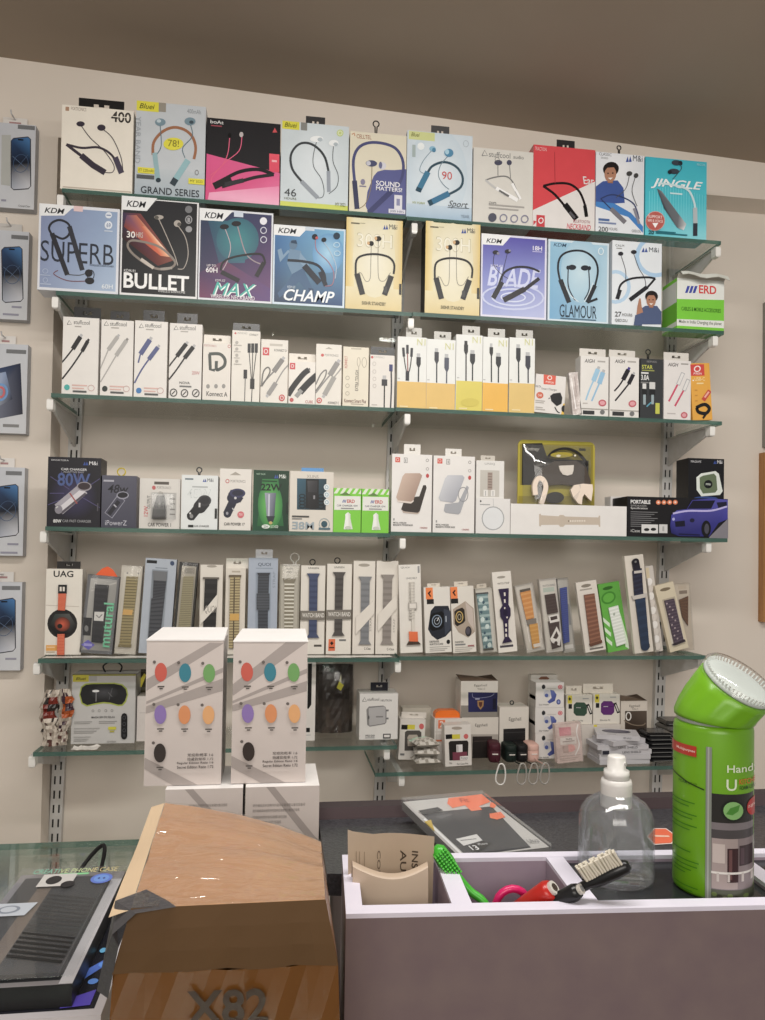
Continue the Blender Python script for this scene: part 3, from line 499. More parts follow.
CB('white cable box with blue angled plug and black tab, right end of left section',ZF,(575,210,670,213,665,417,570,410),'3L',[('e',582,220,5,5,'#c05050'),('t','PORTRONICS',590,216,630,223,'#aaa6a2'),('r',648,247,662,274,'#363c70'),('L',[(656,272),(656,340),(652,416)],6,'#3e3e48'),('l',[(629,290),(629,306)],14,'#bbb'),('r',618,305,640,330,'#3a3a3e'),('l',[(629,330),(627,414)],5,K),*[('R',590,y,7,8,2,'#c4beb8') for y in (245,275,303,330)],('r',578,400,600,404,'#c4beb8')],base='#e4dfd8',depth=.025,tab=(577,180,667,212),tabc='#1e1e20')
gy='yellow based cable boxes in the middle of the third shelf'
def yart(low,heads,x0,x1,y0,y1,lab):
    return [('q',[(x0,y0,low),(x1,y0+6,low),(x1-4,y1+6,low),(x0-4,y1,low)]),*heads,('t','N1',x1-36,lab,x1-4,lab+24,'#d0d090'),('r',x0+8,y1-10,x0+40,y1-6,'#f0e0b0'),('r',x0+3,y0-12,x0+12,y0-9,'#bbb')]
def CYB(label,*a,**k): B('cable_box',label,'box',gy,*a,**k)
hd=lambda x,y,w,h,wl,c='#2e3036',t='#b8babc': [('r',x+2,y-14,x+w-2,y,t),('r',x,y,x+w,y+h,c),('p',[(x,y+h),(x+w,y+h),(x+w*.62,y+h+14),(x+w*.38,y+h+14)],c),('l',[(x+w/2,y+h),(x+w/2-2,wl)],5,c)]
tc='#b4b2ac'
CYB('yellow based white cable box with three-headed cable',ZG,(70,100,182,108,175,373,60,368),'3R',yart('#e2bc68',[('l',[(90,143),(92,177)],10,'#2e3036'),('l',[(106,133),(106,167)],10,'#2e3036'),('l',[(123,145),(121,178)],10,'#2e3036'),('L',[(92,177),(97,215),(103,242)],4,K),('l',[(106,165),(106,242)],4,'#8a3a3a'),('L',[(121,178),(116,215),(108,242)],4,K),('r',97,232,111,268,'#2e3036'),*hd(140,180,17,26,272)],63,180,269,372,112),base='#e7e9e6',depth=.028,tab=(100,68,160,104),tabc=tc)
CYB('yellow based white cable box with two straight plugs, second of the yellow ones',ZG,(182,110,293,117,285,378,172,373),'3R',yart('#e2bc68',[*hd(209,160,17,32,276,'#3a3c44'),*hd(247,182,18,40,278,'#505464')],176,288,275,378,128),base='#e7e9e6',depth=.028,tab=(207,83,272,114),tabc=tc)
CYB('pale lemon based white cable box, tallest of the yellow ones',ZG,(293,92,397,100,388,385,285,380),'3R',[*yart('#dccd58',[*hd(322,132,16,26,270,K,K),*hd(345,168,20,28,270)],290,392,268,382,104),('e',342,352,36,16,'#d2c24e')],base='#e7e9e6',depth=.028,tab=(315,62,382,97),tabc=tc)
CYB('deep yellow based white cable box, fourth of the yellow ones',ZG,(397,102,495,108,487,388,387,383),'3R',yart('#ebb43c',[*hd(420,142,14,22,274,'#2c2c2e'),*hd(444,178,20,28,276)],390,492,275,385,116),base='#e7e9e6',depth=.028,tab=(413,72,478,106),tabc=tc)
CYB('yellow based white cable box beside the small charger box',ZG,(498,105,600,110,585,397,488,390),'3R',yart('#e0bf70',[*hd(522,146,18,42,278),*hd(558,176,20,40,280,'#3a3c48')],492,594,278,390,112),base='#e7e9e6',depth=.028,tab=(520,77,585,108),tabc=tc)
B('charger_box','small white wall charger box with red logo tab on third shelf','box',None,ZG,(598,245,712,255,705,405,585,395),'3R',[('q',[(626,243,'#dc5236'),(673,247,'#dc5236'),(671,288,'#d84a30'),(625,286,'#d84a30')]),('R',649,260,9,9,3,'#f6e8e0'),('t','PTRON',634,274,664,282,'#f6e8e0',.02),('t','VOLTA',593,291,615,299,'#444',.03),('t','Smart Charger',616,301,678,312,'#777',.01),('e',610,330,14,13,'#cc5a38'),('t','2.4A',602,325,618,335,'#f4e4dc',.02),*lines(592,630,(350,357,376,384),4,'#b4aea8'),
 ('p',[(650,332),(662,322),(690,318),(698,338),(695,362),(676,372),(655,352)],'#262628'),('l',[(650,340),(643,343)],4,'#888'),('L',[(668,375),(678,392),(688,398)],4,K),('p',[(702,362),(712,360),(706,406),(694,404)],'#e4ba38'),('e',705,382,10,14,'#2a2a28')],base='#e2deda',depth=.035)
B('polythene_packet','clear packet of small accessories leaning beside the charger box','packet',None,ZG,(716,240,762,237,768,402,742,402),'3R',[('q',[(720,245,'#e0dad6'),(758,245,'#c4b8b4'),(766,398,'#dcd4d0'),(744,398,'#b8aca8')]),('l',[(728,260),(750,380)],4,'#f2eeec'),('l',[(745,255),(752,320)],3,'#a09490'),('t','EAR PHONE',730,228,758,236,'#777')],base='#cfc8c4',depth=.012,m='crumpled')
def aigh(x,y): return [('t','AIGH',x,y,x+40,y+14,'#4a4a4c',.04,.25)]
CB('white cable box with pale blue cable',ZH,(75,135,183,137,180,365,75,360),'3R',[*aigh(90,147),('r',140,152,170,158,'#b0aca8'),*plug((142,184),(124,230),[(110,262),(96,302)],18,'#98c4e0',6),*plug((161,196),(146,240),[(132,272),(118,306)],18,'#8ebcdc',6),('e',158,313,15,13,'#c25a66'),('e',158,313,10,8,'#e0a0a8'),('r',78,334,180,338,'#a8a49e'),('r',85,342,128,356,'#38383a'),('e',158,348,9,9,'#777'),('r',85,312,102,316,'#c8c2bc')],base='#e5e2de',depth=.028,tab=(73,108,170,137),tabc='#d8d4ce')
CB('white cable box with purple tipped black cable',ZH,(185,137,297,140,293,370,185,360),'3R',[*aigh(203,148),('r',252,153,285,159,'#b0aca8'),*plug((255,186),(235,224),[(220,246),(202,266)],17,'#26242c',6,'#4a3f8a'),*plug((274,204),(256,240),[(232,270),(205,302)],15,'#26242c',6),('e',270,315,15,13,'#c25a66'),('e',270,315,10,8,'#e0a0a8'),('r',187,338,293,342,'#a8a49e'),('r',195,343,238,358,'#38383a'),('e',268,353,9,9,'#777')],base='#e5e2de',depth=.028,tab=(183,113,280,139),tabc='#d8d4ce')
CB('dark grey cable box with white plugs',ZH,(300,142,385,150,385,375,297,368),'3R',[('t','STAR',305,168,346,183,'#c4c84c',.05),('r',305,187,352,191,'#9a9e50'),('r',302,195,330,201,'#ddd'),('t','3.0A',302,205,332,225,'#eee',.04),('r',300,232,330,236,'#888'),('r',307,238,321,258,'#dcdcdc'),('r',333,234,355,260,'#d4d4d4'),('r',305,260,323,282,'#26282a'),('r',333,262,355,284,'#26282a'),('l',[(314,280),(314,318)],10,'#98aab0'),('l',[(345,282),(345,318)],10,'#98aab0'),('l',[(322,326),(340,310)],5,'#58a0b8'),('r',356,314,372,355,'#c4c84c'),('t','SERIES',322,153,360,160,'#999')],base='#3a3d40',side='#2c2e30',depth=.028,hook=(320,110,337,145))
CB('white cable box with pink cable',ZH,(388,148,490,155,488,377,385,373),'3R',[*aigh(402,160),('r',452,163,480,168,'#a09c98'),('L',[(440,240),(405,306)],7,'#cc4466'),('L',[(462,264),(428,324)],7,'#cc4466'),('l',[(460,198),(440,244)],15,'#b4b4b8'),('l',[(459,201),(441,242)],10,'#e6e4e2'),('l',[(480,223),(462,266)],15,'#b4b4b8'),('l',[(479,226),(463,264)],10,'#e6e4e2'),('e',463,358,13,12,'#c25a66'),('e',463,358,8,7,'#e0a0a8'),('r',398,350,430,354,'#c4bebc')],base='#e5e1df',depth=.028,tab=(387,122,480,150),tabc='#d8d4ce')
CB('yellow cable card with red logo square, right end of third shelf',ZH,(488,158,553,165,575,377,490,375),'3R',[('r',490,165,537,208,'#d0302a'),('R',513,182,12,12,4,'#f4e4e0'),('t','PTRON',500,196,528,204,'#f4e4e0',.03),('t','USB-C',503,214,540,228,'#f4dca0',.03),('r',510,235,535,240,'#f4dca0'),('r',495,222,500,226,'#fff'),('l',[(534,302),(560,268)],17,'#c83a2a'),('l',[(540,292),(556,272)],7,'#f0b0a0'),('L',[(505,328),(540,318),(560,335),(545,352),(515,345),(508,328)],13,'#1e1e20'),('l',[(553,345),(533,370)],9,'#1e1e20'),*[('r',502,y,512,y+4,'#c88a20') for y in (260,280,300)]],base='#e6a62a',depth=.02)
# ---- row 4
g4='boxed car chargers on the fourth shelf'
def CC(label,*a,**k): B('car_charger_box',label,'box',g4,*a,**k)
CC('black car charger box with silver charger and purple rays, left end of fourth shelf',ZI,(70,62,277,72,265,337,60,333),'4L',[('G',165,215,95,95,'#3c3660','#1d1b24'),*[('l',[(a,b),(c,d)],2.5,'#565080') for a,b,c,d in ((78,140,150,190),(66,250,140,222),(270,150,200,195),(268,262,200,222),(120,120,150,180),(190,120,180,170),(75,205,130,205))],
 ('t','80W',105,128,232,178,'#465a92',.05),*mni(205,84,262,98,'#f0f0f4'),('t','SMARTERA',82,74,150,80,'#c8c8cc',.02),('t','CAR CHARGER',120,109,220,118,'#e0e0e4',.03),('t','ADAPTIVE FAST',128,121,210,127,'#b0b0b8',.02),('l',[(108,268),(205,188)],48,'#a8a4ae'),('l',[(112,274),(208,196)],26,'#d8d4da'),('l',[(118,282),(214,206)],9,'#5a545e'),('e',208,180,29,18,'#9a949c'),('e',208,179,24,14,'#3a2e33'),('l',[(152,205),(180,246)],5,'#a04a4a'),('e',108,268,15,17,'#8a8690'),('l',[(106,256),(98,262)],5,'#ccc'),
 ('t','80W',87,306,118,319,'#f0f0f0',.05),('t','CAR FAST CHARGER',122,308,233,318,'#a8a8ac',.02),('r',257,245,262,275,'#55525c')],base='#1d1b24',side='#17161c',depth=.05)
CC('slate purple car charger box numbered 48w with yellow hang tag',ZI,(277,133,410,140,405,340,268,335),'4L',[('q',[(277,133,'#5a5a6a'),(410,140,'#545464'),(405,340,'#424252'),(268,335,'#464656')]),('t','48w',297,171,378,204,'#23232b',.04,.2),('r',282,152,322,159,'#b0b0bc'),('l',[(298,290),(350,222)],37,'#9a9aaa'),('l',[(299,288),(349,224)],32,'#4a4a5a'),('e',355,213,24,15,'#9a9aaa'),('e',355,212,20,11,'#1e1e26'),('l',[(300,285),(340,235)],16,'#262630'),('l',[(320,248),(330,258)],5,'#b8b8c4'),('t','iPowerZ',285,309,370,328,'#c4c4d0',0)],base='#4e4e66',side='#6a6a7a',depth=.05,hook=(335,107,365,137),tabc='#d0bc2c')
CC('white blister card holding a black car charger marked 12W',ZI,(425,147,575,150,575,343,410,337),'4L',[('r',477,160,532,171,'#5e5852'),('e',475,183,7,8,'#c05c5c'),('t','PORTRONICS',486,178,540,188,'#8a8682'),('t','12W',433,253,449,292,'#c8484c',.04,0,1),('t','OUTPUT',447,213,460,263,'#777',.02,0,1),*[('r',535,y,556,y+5,'#9a9690') for y in (224,243,264,283)],('t','CAR POWER 1',447,318,540,332,'#3a3836',.03)],base='#dcd8d2',depth=.012,yoff=.01,
 parts=[('car_charger',[('q',[(472,270,'#3a3836'),(490,215,'#4a4846'),(515,212,'#2c2a28'),(522,250,'#262422'),(522,302,'#1e1c1a'),(468,302,'#302e2c')]),('e',503,208,9,9,'#a8a49e'),('r',495,220,500,260,'#77746e'),('r',472,262,520,267,'#5a5854')],.012,'plastic')],film=(465,200,560,305,.016))
CC('white car charger box with bent black charger and pale 45W numerals',ZI,(580,132,720,138,718,342,575,340),'4L',[('r',592,146,624,152,'#6a7a82'),*mni(660,148,702,161),('t','45W',602,188,692,222,'#c0c8c8',.02),('t','45W',604,190,690,220,'#e4e8e8',0),('r',620,177,680,182,'#b4b8b8'),('e',616,290,17,17,'#1e1e20'),('l',[(612,296),(650,250)],34,'#1e1e20'),('e',650,256,26,24,'#222224'),('l',[(648,258),(668,234)],50,'#26262a'),('e',668,232,26,21,'#3a3a3e'),('e',668,231,19,14,'#2a2a2e'),('r',645,240,652,257,'#d4d4d4'),('e',617,291,7,8,'#8a8a8a'),('e',612,280,4,4,'#ccc'),('r',604,324,625,333,'#222'),('t','CAR CHARGER',628,325,686,332,'#555',.02),('r',708,262,717,300,'#222')],base='#e2e6e6',depth=.05,hook=(638,105,657,135))
CC('white car charger box with wide-headed navy charger',ZJ,(38,110,160,112,157,347,33,342),'4L',[('p',[(75,135),(97,122),(120,135)],'#aaa398'),('R',66,158,8,8,3,'#c05c5c'),('t','PORTRONICS',78,153,136,163,'#8a8682'),('e',66,282,15,15,'#232436'),('l',[(64,284),(92,226)],32,'#232436'),('e',94,222,30,22,'#25263c'),('l',[(92,224),(104,206)],58,'#25263c'),('e',105,204,31,18,'#34365a'),('e',106,203,22,11,'#22233a'),('e',97,222,5,5,'#c8c8cc'),('e',65,280,5,6,'#9a9aa4'),('l',[(85,260),(92,270)],4,'#ccc'),('e',118,286,13,13,'#d0626a'),('t','70W',110,281,126,291,'#f0d0d0',.02),('t','CAR POWER 17',53,316,134,327,'#3a3836',.03)],base='#e4dfd8',depth=.04)
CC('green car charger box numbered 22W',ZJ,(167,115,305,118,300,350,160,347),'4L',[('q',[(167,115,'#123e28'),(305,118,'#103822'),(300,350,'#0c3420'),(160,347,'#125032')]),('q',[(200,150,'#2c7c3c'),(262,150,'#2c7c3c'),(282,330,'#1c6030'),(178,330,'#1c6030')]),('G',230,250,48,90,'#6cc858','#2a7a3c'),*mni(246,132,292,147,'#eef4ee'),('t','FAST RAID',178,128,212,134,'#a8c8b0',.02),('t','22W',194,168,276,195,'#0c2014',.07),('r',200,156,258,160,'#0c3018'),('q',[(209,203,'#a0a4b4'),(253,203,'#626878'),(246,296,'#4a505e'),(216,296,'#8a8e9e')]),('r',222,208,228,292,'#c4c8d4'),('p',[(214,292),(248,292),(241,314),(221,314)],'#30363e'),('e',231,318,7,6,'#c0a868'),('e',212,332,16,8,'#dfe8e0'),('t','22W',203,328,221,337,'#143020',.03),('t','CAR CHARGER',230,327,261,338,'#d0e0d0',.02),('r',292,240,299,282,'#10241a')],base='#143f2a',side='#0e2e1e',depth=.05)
CC('beige boxed car charger kit with dark window and blue tab',ZJ,(307,120,475,122,470,350,300,350),'4L',[('t','XUNS',370,134,416,146,'#a09a92',.02),('q',[(333,148,'#2c5a70'),(447,148,'#24404c'),(443,267,'#1c2a30'),(331,267,'#234452')]),('r',366,150,416,262,'#16181a'),('q',[(372,156,'#4a4a4e'),(412,156,'#2e2e32'),(410,200,'#26262a'),(374,200,'#3a3a3e')]),('q',[(370,200,'#26262a'),(415,200,'#1a1a1c'),(405,264,'#121214'),(378,264,'#1c1c1e')]),*[('R',352,y,12,8,3,'#101214') for y in (215,228,241,254)],*[('R',425,y,12,8,3,'#101214') for y in (215,228,241,254)],('r',395,212,402,226,'#8a8a90'),*[('e',447,y,11,12,'#dfe6e8') for y in (180,208,237)],*[('R',447,y,7,7,2,'#7aa0b0') for y in (180,208,237)],
 ('t','M8E',312,313,397,342,'#9caab2',.05,0,2),('r',312,290,378,296,'#4a4846'),('r',312,300,350,304,'#7a7876'),('e',437,320,12,12,'#2e5260'),('R',437,320,21,22,2,'#8aa0a8'),('r',415,334,460,342,'#55707c')],base='#dbd4c9',depth=.045,tab=(350,107,435,124),tabc='#4288c4',hole=False)
AERD=[*[('p',[(472+i*24,206),(486+i*24,185),(499+i*24,185),(485+i*24,206)],'#dfe8d4') for i in range(5)],('p',[(494,212),(517,199),(541,212)],'#5f8440'),('p',[(475,215),(577,215),(577,268),(474,268)],'#e4e4de'),*[('p',[(505+i*5,240),(509+i*5,229),(512+i*5,229),(508+i*5,240)],'#3a4a9a') for i in range(3)],('t','ERD',524,228,554,241,'#c02c30',.06),('t','CAR CHARGER 10W',484,248,566,255,'#556',.02),('r',500,260,550,264,'#88898a'),('p',[(517,300),(517,284),(528,276),(537,284),(537,300),(546,342),(511,342)],'#f0f2ec'),('p',[(529,277),(537,284),(537,300),(546,342),(530,342)],'#dcdfd6'),('e',528,336,13,7,'#c4cabc')]
qerd=(472,185,580,185,577,355,470,352)
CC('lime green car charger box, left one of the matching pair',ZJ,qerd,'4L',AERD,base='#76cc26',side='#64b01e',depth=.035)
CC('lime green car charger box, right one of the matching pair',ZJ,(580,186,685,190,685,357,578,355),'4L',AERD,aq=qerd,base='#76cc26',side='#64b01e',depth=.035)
def PB(label,*a,**k): B('power_bank_box',label,'box','power bank boxes on the fourth shelf',*a,**k)
def pbt(dx,dy,wx): return [('r',57+dx,142+dy,76+dx,161+dy,'#d23e2a'),('R',66+dx,151+dy,6,6,2,'#f0d0c8'),('r',91+dx,144+dy,105+dx,164+dy,'#8a8886'),('r',93+dx,146+dy,103+dx,162+dy,'#e6e4e2'),('l',[(98+dx,149+dy),(98+dx,160+dy)],3,'#777'),('R',wx,155+dy,6,6,2,'#9a9896'),('R',wx,187+dy,6,6,2,'#a8a6a4'),('e',wx,213+dy,6,8,'#c03c3c'),('r',50+dx,372+dy,55+dx,380+dy,'#999'),('t','METAL WIRELESS',50+dx,386+dy,100+dx,392+dy,'#444',.03),('t','MAGNETIC POWER BANK',50+dx,394+dy,125+dx,401+dy,'#444',.03),('t','10000',152+dx,405+dy,180+dx,411+dy,'#a05050',.03)]
PB('white power bank box with rose gold power bank',ZK,(45,128,203,135,195,425,42,422),'4R',[*pbt(0,0,183),('p',[(90,310),(100,295),(150,290),(166,248),(176,248),(179,258),(152,345),(143,352),(88,346),(80,338)],'#3e3834'),('p',[(82,340),(90,346),(143,352),(152,345),(150,352),(142,357),(88,352)],'#c0b0a4'),('q',[(85,215,'#ccb4a4'),(95,203,'#c8b0a0'),(153,203,'#b89e90'),(162,212,'#b0988a'),(128,303,'#a88e80'),(118,310,'#a88e80'),(68,305,'#c0a898'),(61,293,'#c4ac9c')]),('p',[(61,293),(68,305),(118,310),(128,303),(128,309),(118,317),(66,311)],'#e0d4ca')],base='#e8e5e2',depth=.04,tab=(92,93,155,132),tabc='#e0ddd8')
PB('white power bank box with silver power bank',ZK,(205,137,363,140,362,428,200,423),'4R',[*pbt(162,6,343),('p',[(248,318),(300,312),(332,248),(340,256),(308,350),(300,357),(250,350),(243,342)],'#a8aab0'),('q',[(248,222,'#ced0d6'),(258,210,'#ccced4'),(315,210,'#bcbec6'),(323,219,'#b4b6be'),(290,305,'#a8aab4'),(278,313,'#a8aab4'),(230,306,'#c0c2c8'),(223,294,'#c4c6cc')]),('R',318,282,20,28,2.5,'#888a90')],base='#e8e5e2',depth=.04,tab=(250,110,312,140),tabc='#e0ddd8')
B('charging_disc_box','small white square box printed with a round charging disc','box',None,ZK,(365,298,500,303,497,433,367,432),'4R',[('e',432,375,44,45,'#a8aaac'),('e',432,375,40,41,'#e2e4e6'),('l',[(432,300),(434,332)],2,'#c4c4c4'),('e',383,310,3,4,'#444'),('r',380,321,420,325,'#aaa')],base='#e4e2e0',depth=.035,key='disc')
B('adapter_box','small white box with brown patterned panel on top of the square disc box','box',None,ZK,(368,155,476,157,475,298,366,297),None,[('t','UNIQ',400,164,440,173,'#999',.02),('r',382,192,457,292,'#c6c2ba'),('r',411,200,430,266,'#aa9a90'),*[('r',413,y,428,y+4,'#8a7a72') for y in range(204,262,10)],('r',395,266,412,290,'#e6e4e0'),('r',424,266,440,290,'#e6e4e0'),('l',[(403,270),(403,288)],3,'#aaa'),('l',[(432,270),(432,288)],3,'#aaa')],base='#e4e2de',depth=.025,yoff=.006,on='disc',tab=(385,136,440,157),tabc='#c8c2b8')
B('watch_strap_box','long flat white box printed with a beige watch strap','box',None,ZK,(500,318,945,333,943,451,497,435),'4R',[('p',[(606,360),(612,358),(614,364),(680,369),(686,364),(698,364),(706,370),(834,375),(836,368),(841,368),(841,412),(836,412),(834,404),(706,402),(698,410),(686,410),(680,402),(614,402),(612,408),(606,406)],'#c6b8a8'),*[('e',x,388,3,3,'#eee6da') for x in range(726,785,9)],('e',719,388,2.5,2.5,'#6a5a4c')],base='#e8e5e2',depth=.03,key='longbox')
B('printed_box','dark printed box with a blue car, right end of fourth shelf','box',None,ZL,(250,283,627,297,627,450,250,440),'4R',[('t','PORTABLE',262,298,335,313,'#f0f0f0',.06),('t','SPEAKER',262,317,322,324,'#9a9a9a',.03),('t','Specification',262,326,325,336,'#d4d4d4',.02),*lines(262,362,range(344,408,8),3,'#77777a'),*[('e',x,308,9,9,'#e07a4a') for x in (364,385,406,427)],*[('e',x,308,4,4,'#f4d8c8') for x in (364,385,406,427)],('r',302,394,363,428,'#dcdcdc'),('e',321,414,10,6,'#222'),('e',346,413,10,6,'#222'),('r',367,394,398,428,'#d0d0d0'),('r',379,402,386,420,'#aaa'),('t','iCase',262,412,296,424,'#c8c8c8',.02),
 ('p',[(555,445),(627,372),(627,452),(555,452)],'#85828a'),('q',[(408,400,'#24247a'),(412,358,'#3c3c9c'),(432,340,'#4a48a8'),(470,335,'#3c3a96'),(490,300,'#34328a'),(560,294,'#40409a'),(625,300,'#4a48a8'),(625,375,'#34329a'),(590,390,'#2a2a86'),(556,442,'#22227a'),(440,440,'#1e1e66'),(412,428,'#1c1c5c')]),('p',[(472,334),(492,303),(577,302),(562,334)],'#16162a'),('p',[(582,310),(620,308),(622,330),(590,334)],'#1c1c34'),('L',[(418,352),(475,342),(560,342),(622,326)],7,'#b8b2e8'),('p',[(425,383),(462,380),(464,402),(428,404)],'#14142a'),('e',490,379,9,8,'#1c1c3c'),('e',420,374,5,6,'#a8a8e0'),('e',543,412,18,32,'#141418'),('e',545,412,9,20,'#4a4a58'),('l',[(440,432),(520,436)],5,'#121240')],base='#1b1a1d',side='#121114',depth=.07,key='portable')
B('gadget_box','black box printed with a rounded white and olive device, on top of the car box','box',None,ZL,(477,140,613,148,613,290,480,288),None,[('t','MAGSAFE',486,150,525,158,'#c4c4c8',.02),*mni(572,152,606,164,'#e8e8ec'),('p',[(508,212),(525,198),(580,190),(593,200),(608,262),(598,275),(528,281),(510,258)],'#dfe6e0'),('p',[(520,213),(532,206),(574,199),(583,208),(588,257),(580,267),(534,271),(522,252)],'#66765a'),('e',553,237,16,15,'#12161a'),('t','M&i',544,233,562,241,'#d0d8d0',.03),('e',545,288,44,7,'#24448a')],base='#17181d',side='#121318',depth=.05,yoff=.012,on='portable',
 bands=None)
B('white_carton','plain white box standing behind the long strap box','box',None,ZL,(187,285,262,288,262,445,187,442),'4R',[('r',200,300,250,304,'#ccc')],base='#dddad8',depth=.03,yoff=.075)
# ---- row 5: watch straps
g5='packaged watch straps on the fifth shelf'
def WS(label,Z,q,row,art,strap,base='#e4ddd2',**k):
    k.setdefault('depth',.018); k.setdefault('yoff',.06 if row=='5L' else .048)
    B('watch_strap_package',label,'package',g5,Z,q,row,art,base=base,parts=[('watch_strap',strap,.003,'printed_card')] if strap else (),**k)
def W(P,c1,c2,n=18): return ('w',P,c1,c2,n)
WS('white watch strap box reading UAG with orange strap, left end of fifth shelf',ZM,(65,110,210,112,187,445,50,440),'5L',[('t','UAG',93,118,172,143,'#1e1e20',.05),('e',122,323,58,57,'#262424'),('q',[(70,330,'#1c1c1c'),(95,285,'#3a4440'),(150,285,'#5a5a58'),(175,330,'#2c2a2a'),(150,365,'#1c1a1a'),(95,365,'#1a1a1a')]),('G',122,325,30,28,'#d0502c','#5a2c20'),('e',112,332,10,9,'#20201e'),('r',57,404,99,426,'#e6a448'),('r',60,410,90,414,'#f4d0a0'),('r',57,428,90,434,'#c8b8a0'),('l',[(60,250),(190,258)],2,'#c8beb2')],
 [('r',112,172,145,206,'#1e1e20'),('r',118,180,138,197,'#e4dcd2'),('l',[(128,178),(128,206)],4,'#1e1e20'),W([(112,206),(143,206),(135,272),(108,270)],'#cc4e28','#e47a50',14),W([(104,362),(131,362),(127,443),(100,441)],'#cc4e28','#e47a50',14)],base='#ebe5da',side='#d8d0c4',depth=.03,tab=(103,82,193,112),tabc='#1e1a18')
WS('silver framed watch strap package with black strap and mint sideways lettering',ZM,(222,137,345,137,315,440,187,437),'5L',[('q',[(232,150,'#c0beba'),(334,150,'#a4a29e'),(306,428,'#96948e'),(198,426,'#aeaca6')]),('l',[(232,200),(330,160)],4,'#cfccc6'),('p',[(203,303),(236,303),(230,372),(199,372)],'#26262a'),('e',214,345,8,12,'#888'),('p',[(193,408),(220,388),(247,406),(222,427)],'#6a62cc'),('r',203,402,236,412,'#b0aaf0')],
 [W([(250,172),(303,172),(278,397),(235,395)],'#2a2a2e','#323238',10),('p',[(248,278),(286,276),(282,312),(245,312)],'#e8e6e2'),('l',[(255,290),(265,300),(278,286)],3,'#3a3a3c'),('t','mutural',276,240,316,412,'#78d4a8',.04,0,1)],base='#76767a',hook=(255,97,335,140),tabc='#ee6434',film=True)
WS('beige watch strap package with gold clasp',ZM,(352,97,432,100,405,440,320,440),'5L',[('q',[(360,125,'#e2dccf'),(425,128,'#d8d2c4'),(398,415,'#cfc8b8'),(330,415,'#d8d0c2')]),('e',372,128,3,3,'#777'),('e',415,128,3,3,'#777'),('e',352,355,3,3,'#777'),('e',388,358,3,3,'#777')],[W([(370,140),(415,140),(386,410),(340,412)],'#a89868','#7a6e48',24),('p',[(338,404),(390,402),(388,413),(336,414)],'#86784e'),('p',[(358,268),(396,268),(392,289),(354,289)],'#dfae58')],base='#d6cfc2',film=True)
WS('blue grey watch strap box with dark leather strap, partly behind the left toy box',ZM,(445,72,560,72,538,437,410,437),'5L',[('r',448,80,486,92,'#1e1e20'),('e',543,87,8,9,'#3a4a6a'),('r',480,106,525,110,'#8a929e'),('q',[(468,115,'#8c949e'),(528,115,'#98a0aa'),(508,400,'#98a0aa'),(445,420,'#8c949e')])],[('p',[(472,120),(524,120),(522,156),(474,156)],'#74767a'),W([(474,156),(522,156),(515,215),(470,230)],'#484a50','#3a3c42',6),W([(465,225),(516,215),(502,345),(455,345)],'#505258','#3e4046',8),W([(455,345),(502,345),(485,365),(448,420)],'#505258','#3e4046',4)],base='#b2bac6',side='#9aa2b0')
WS('black framed watch strap package with champagne mesh strap',ZM,(568,83,650,90,612,440,545,440),'5L',[('q',[(578,98,'#b8b0a0'),(640,103,'#aaa292'),(606,430,'#aaa292'),(553,430,'#b8b0a0')]),('r',590,108,632,130,'#8a8478')],[W([(586,140),(630,140),(606,420),(560,420)],'#a89e7c','#7c7456',40)],base='#2a2826',side='#1e1c1b',film=True)
WS('ivory watch strap box with black strap under a slanted band',ZM,(655,95,745,95,727,440,640,440),'5L',[('e',700,101,20,5,'#a8a094')],[W([(672,145),(722,145),(704,420),(655,420)],'#2a2828','#343232',8),('p',[(650,290),(722,205),(718,255),(650,325)],'#e6e0d6'),('t','QUOI',668,252,712,284,'#9a948c',0,.2),('r',664,143,728,150,'#6a645c')],base='#e3dcd1')
WS('ivory watch strap box with brass link strap and gold clasp',ZN,(62,108,140,110,130,425,52,425),'5L',[('r',85,118,118,124,'#b8ac9c')],[('r',74,133,122,141,'#6a5c48'),W([(78,140),(118,140),(109,402),(70,402)],'#8c7c5c','#c0b084',26),('l',[(95,142),(88,402)],5,'#5a4e3a'),('p',[(76,275),(113,275),(111,300),(75,300)],'#d2a450')],base='#ded6ca',tab=(62,70,147,112),tabc='#e2dcd2')
WS('pale blue grey watch strap box with wide dark strap, behind the right toy box',ZN,(148,68,260,70,257,425,140,425),'5L',[('t','QUOI',183,87,232,101,'#46505e',.02),('r',175,106,240,109,'#8a96a6'),('q',[(174,122,'#98a4b4'),(234,122,'#98a4b4'),(232,410,'#a0acbc'),(172,410,'#a0acbc')]),('t','STRAP',240,120,250,180,'#8a94a2',.02,0,1)],[('p',[(180,124),(230,124),(224,136),(186,136)],'#3e4046'),W([(184,136),(226,136),(224,200),(182,200)],'#4c5058','#3e4248',6),W([(178,200),(228,200),(228,260),(178,260)],'#565a62','#44484e',6),W([(184,260),(222,260),(222,410),(184,410)],'#4a4e56','#3c4046',12)],base='#aab4c4',side='#929cac',tab=(175,36,240,72),tabc='#dcdee2')
WS('grey watch strap package with silver link strap',ZN,(265,92,342,92,342,425,262,425),'5L',[('q',[(272,102,'#cac4b6'),(335,102,'#c2bcae'),(335,418,'#c2bcae'),(270,418,'#cac4b6')]),('r',290,108,318,112,'#8a8478'),('e',302,122,14,4,'#a09a8c')],[('p',[(276,145),(328,145),(322,160),(282,160)],'#8a826e'),W([(283,160),(322,160),(318,412),(285,412)],'#8e8672','#ece8da',18)],base='#aca698',film=True,hook=(308,50,340,95),tabc='#d8d6d0')
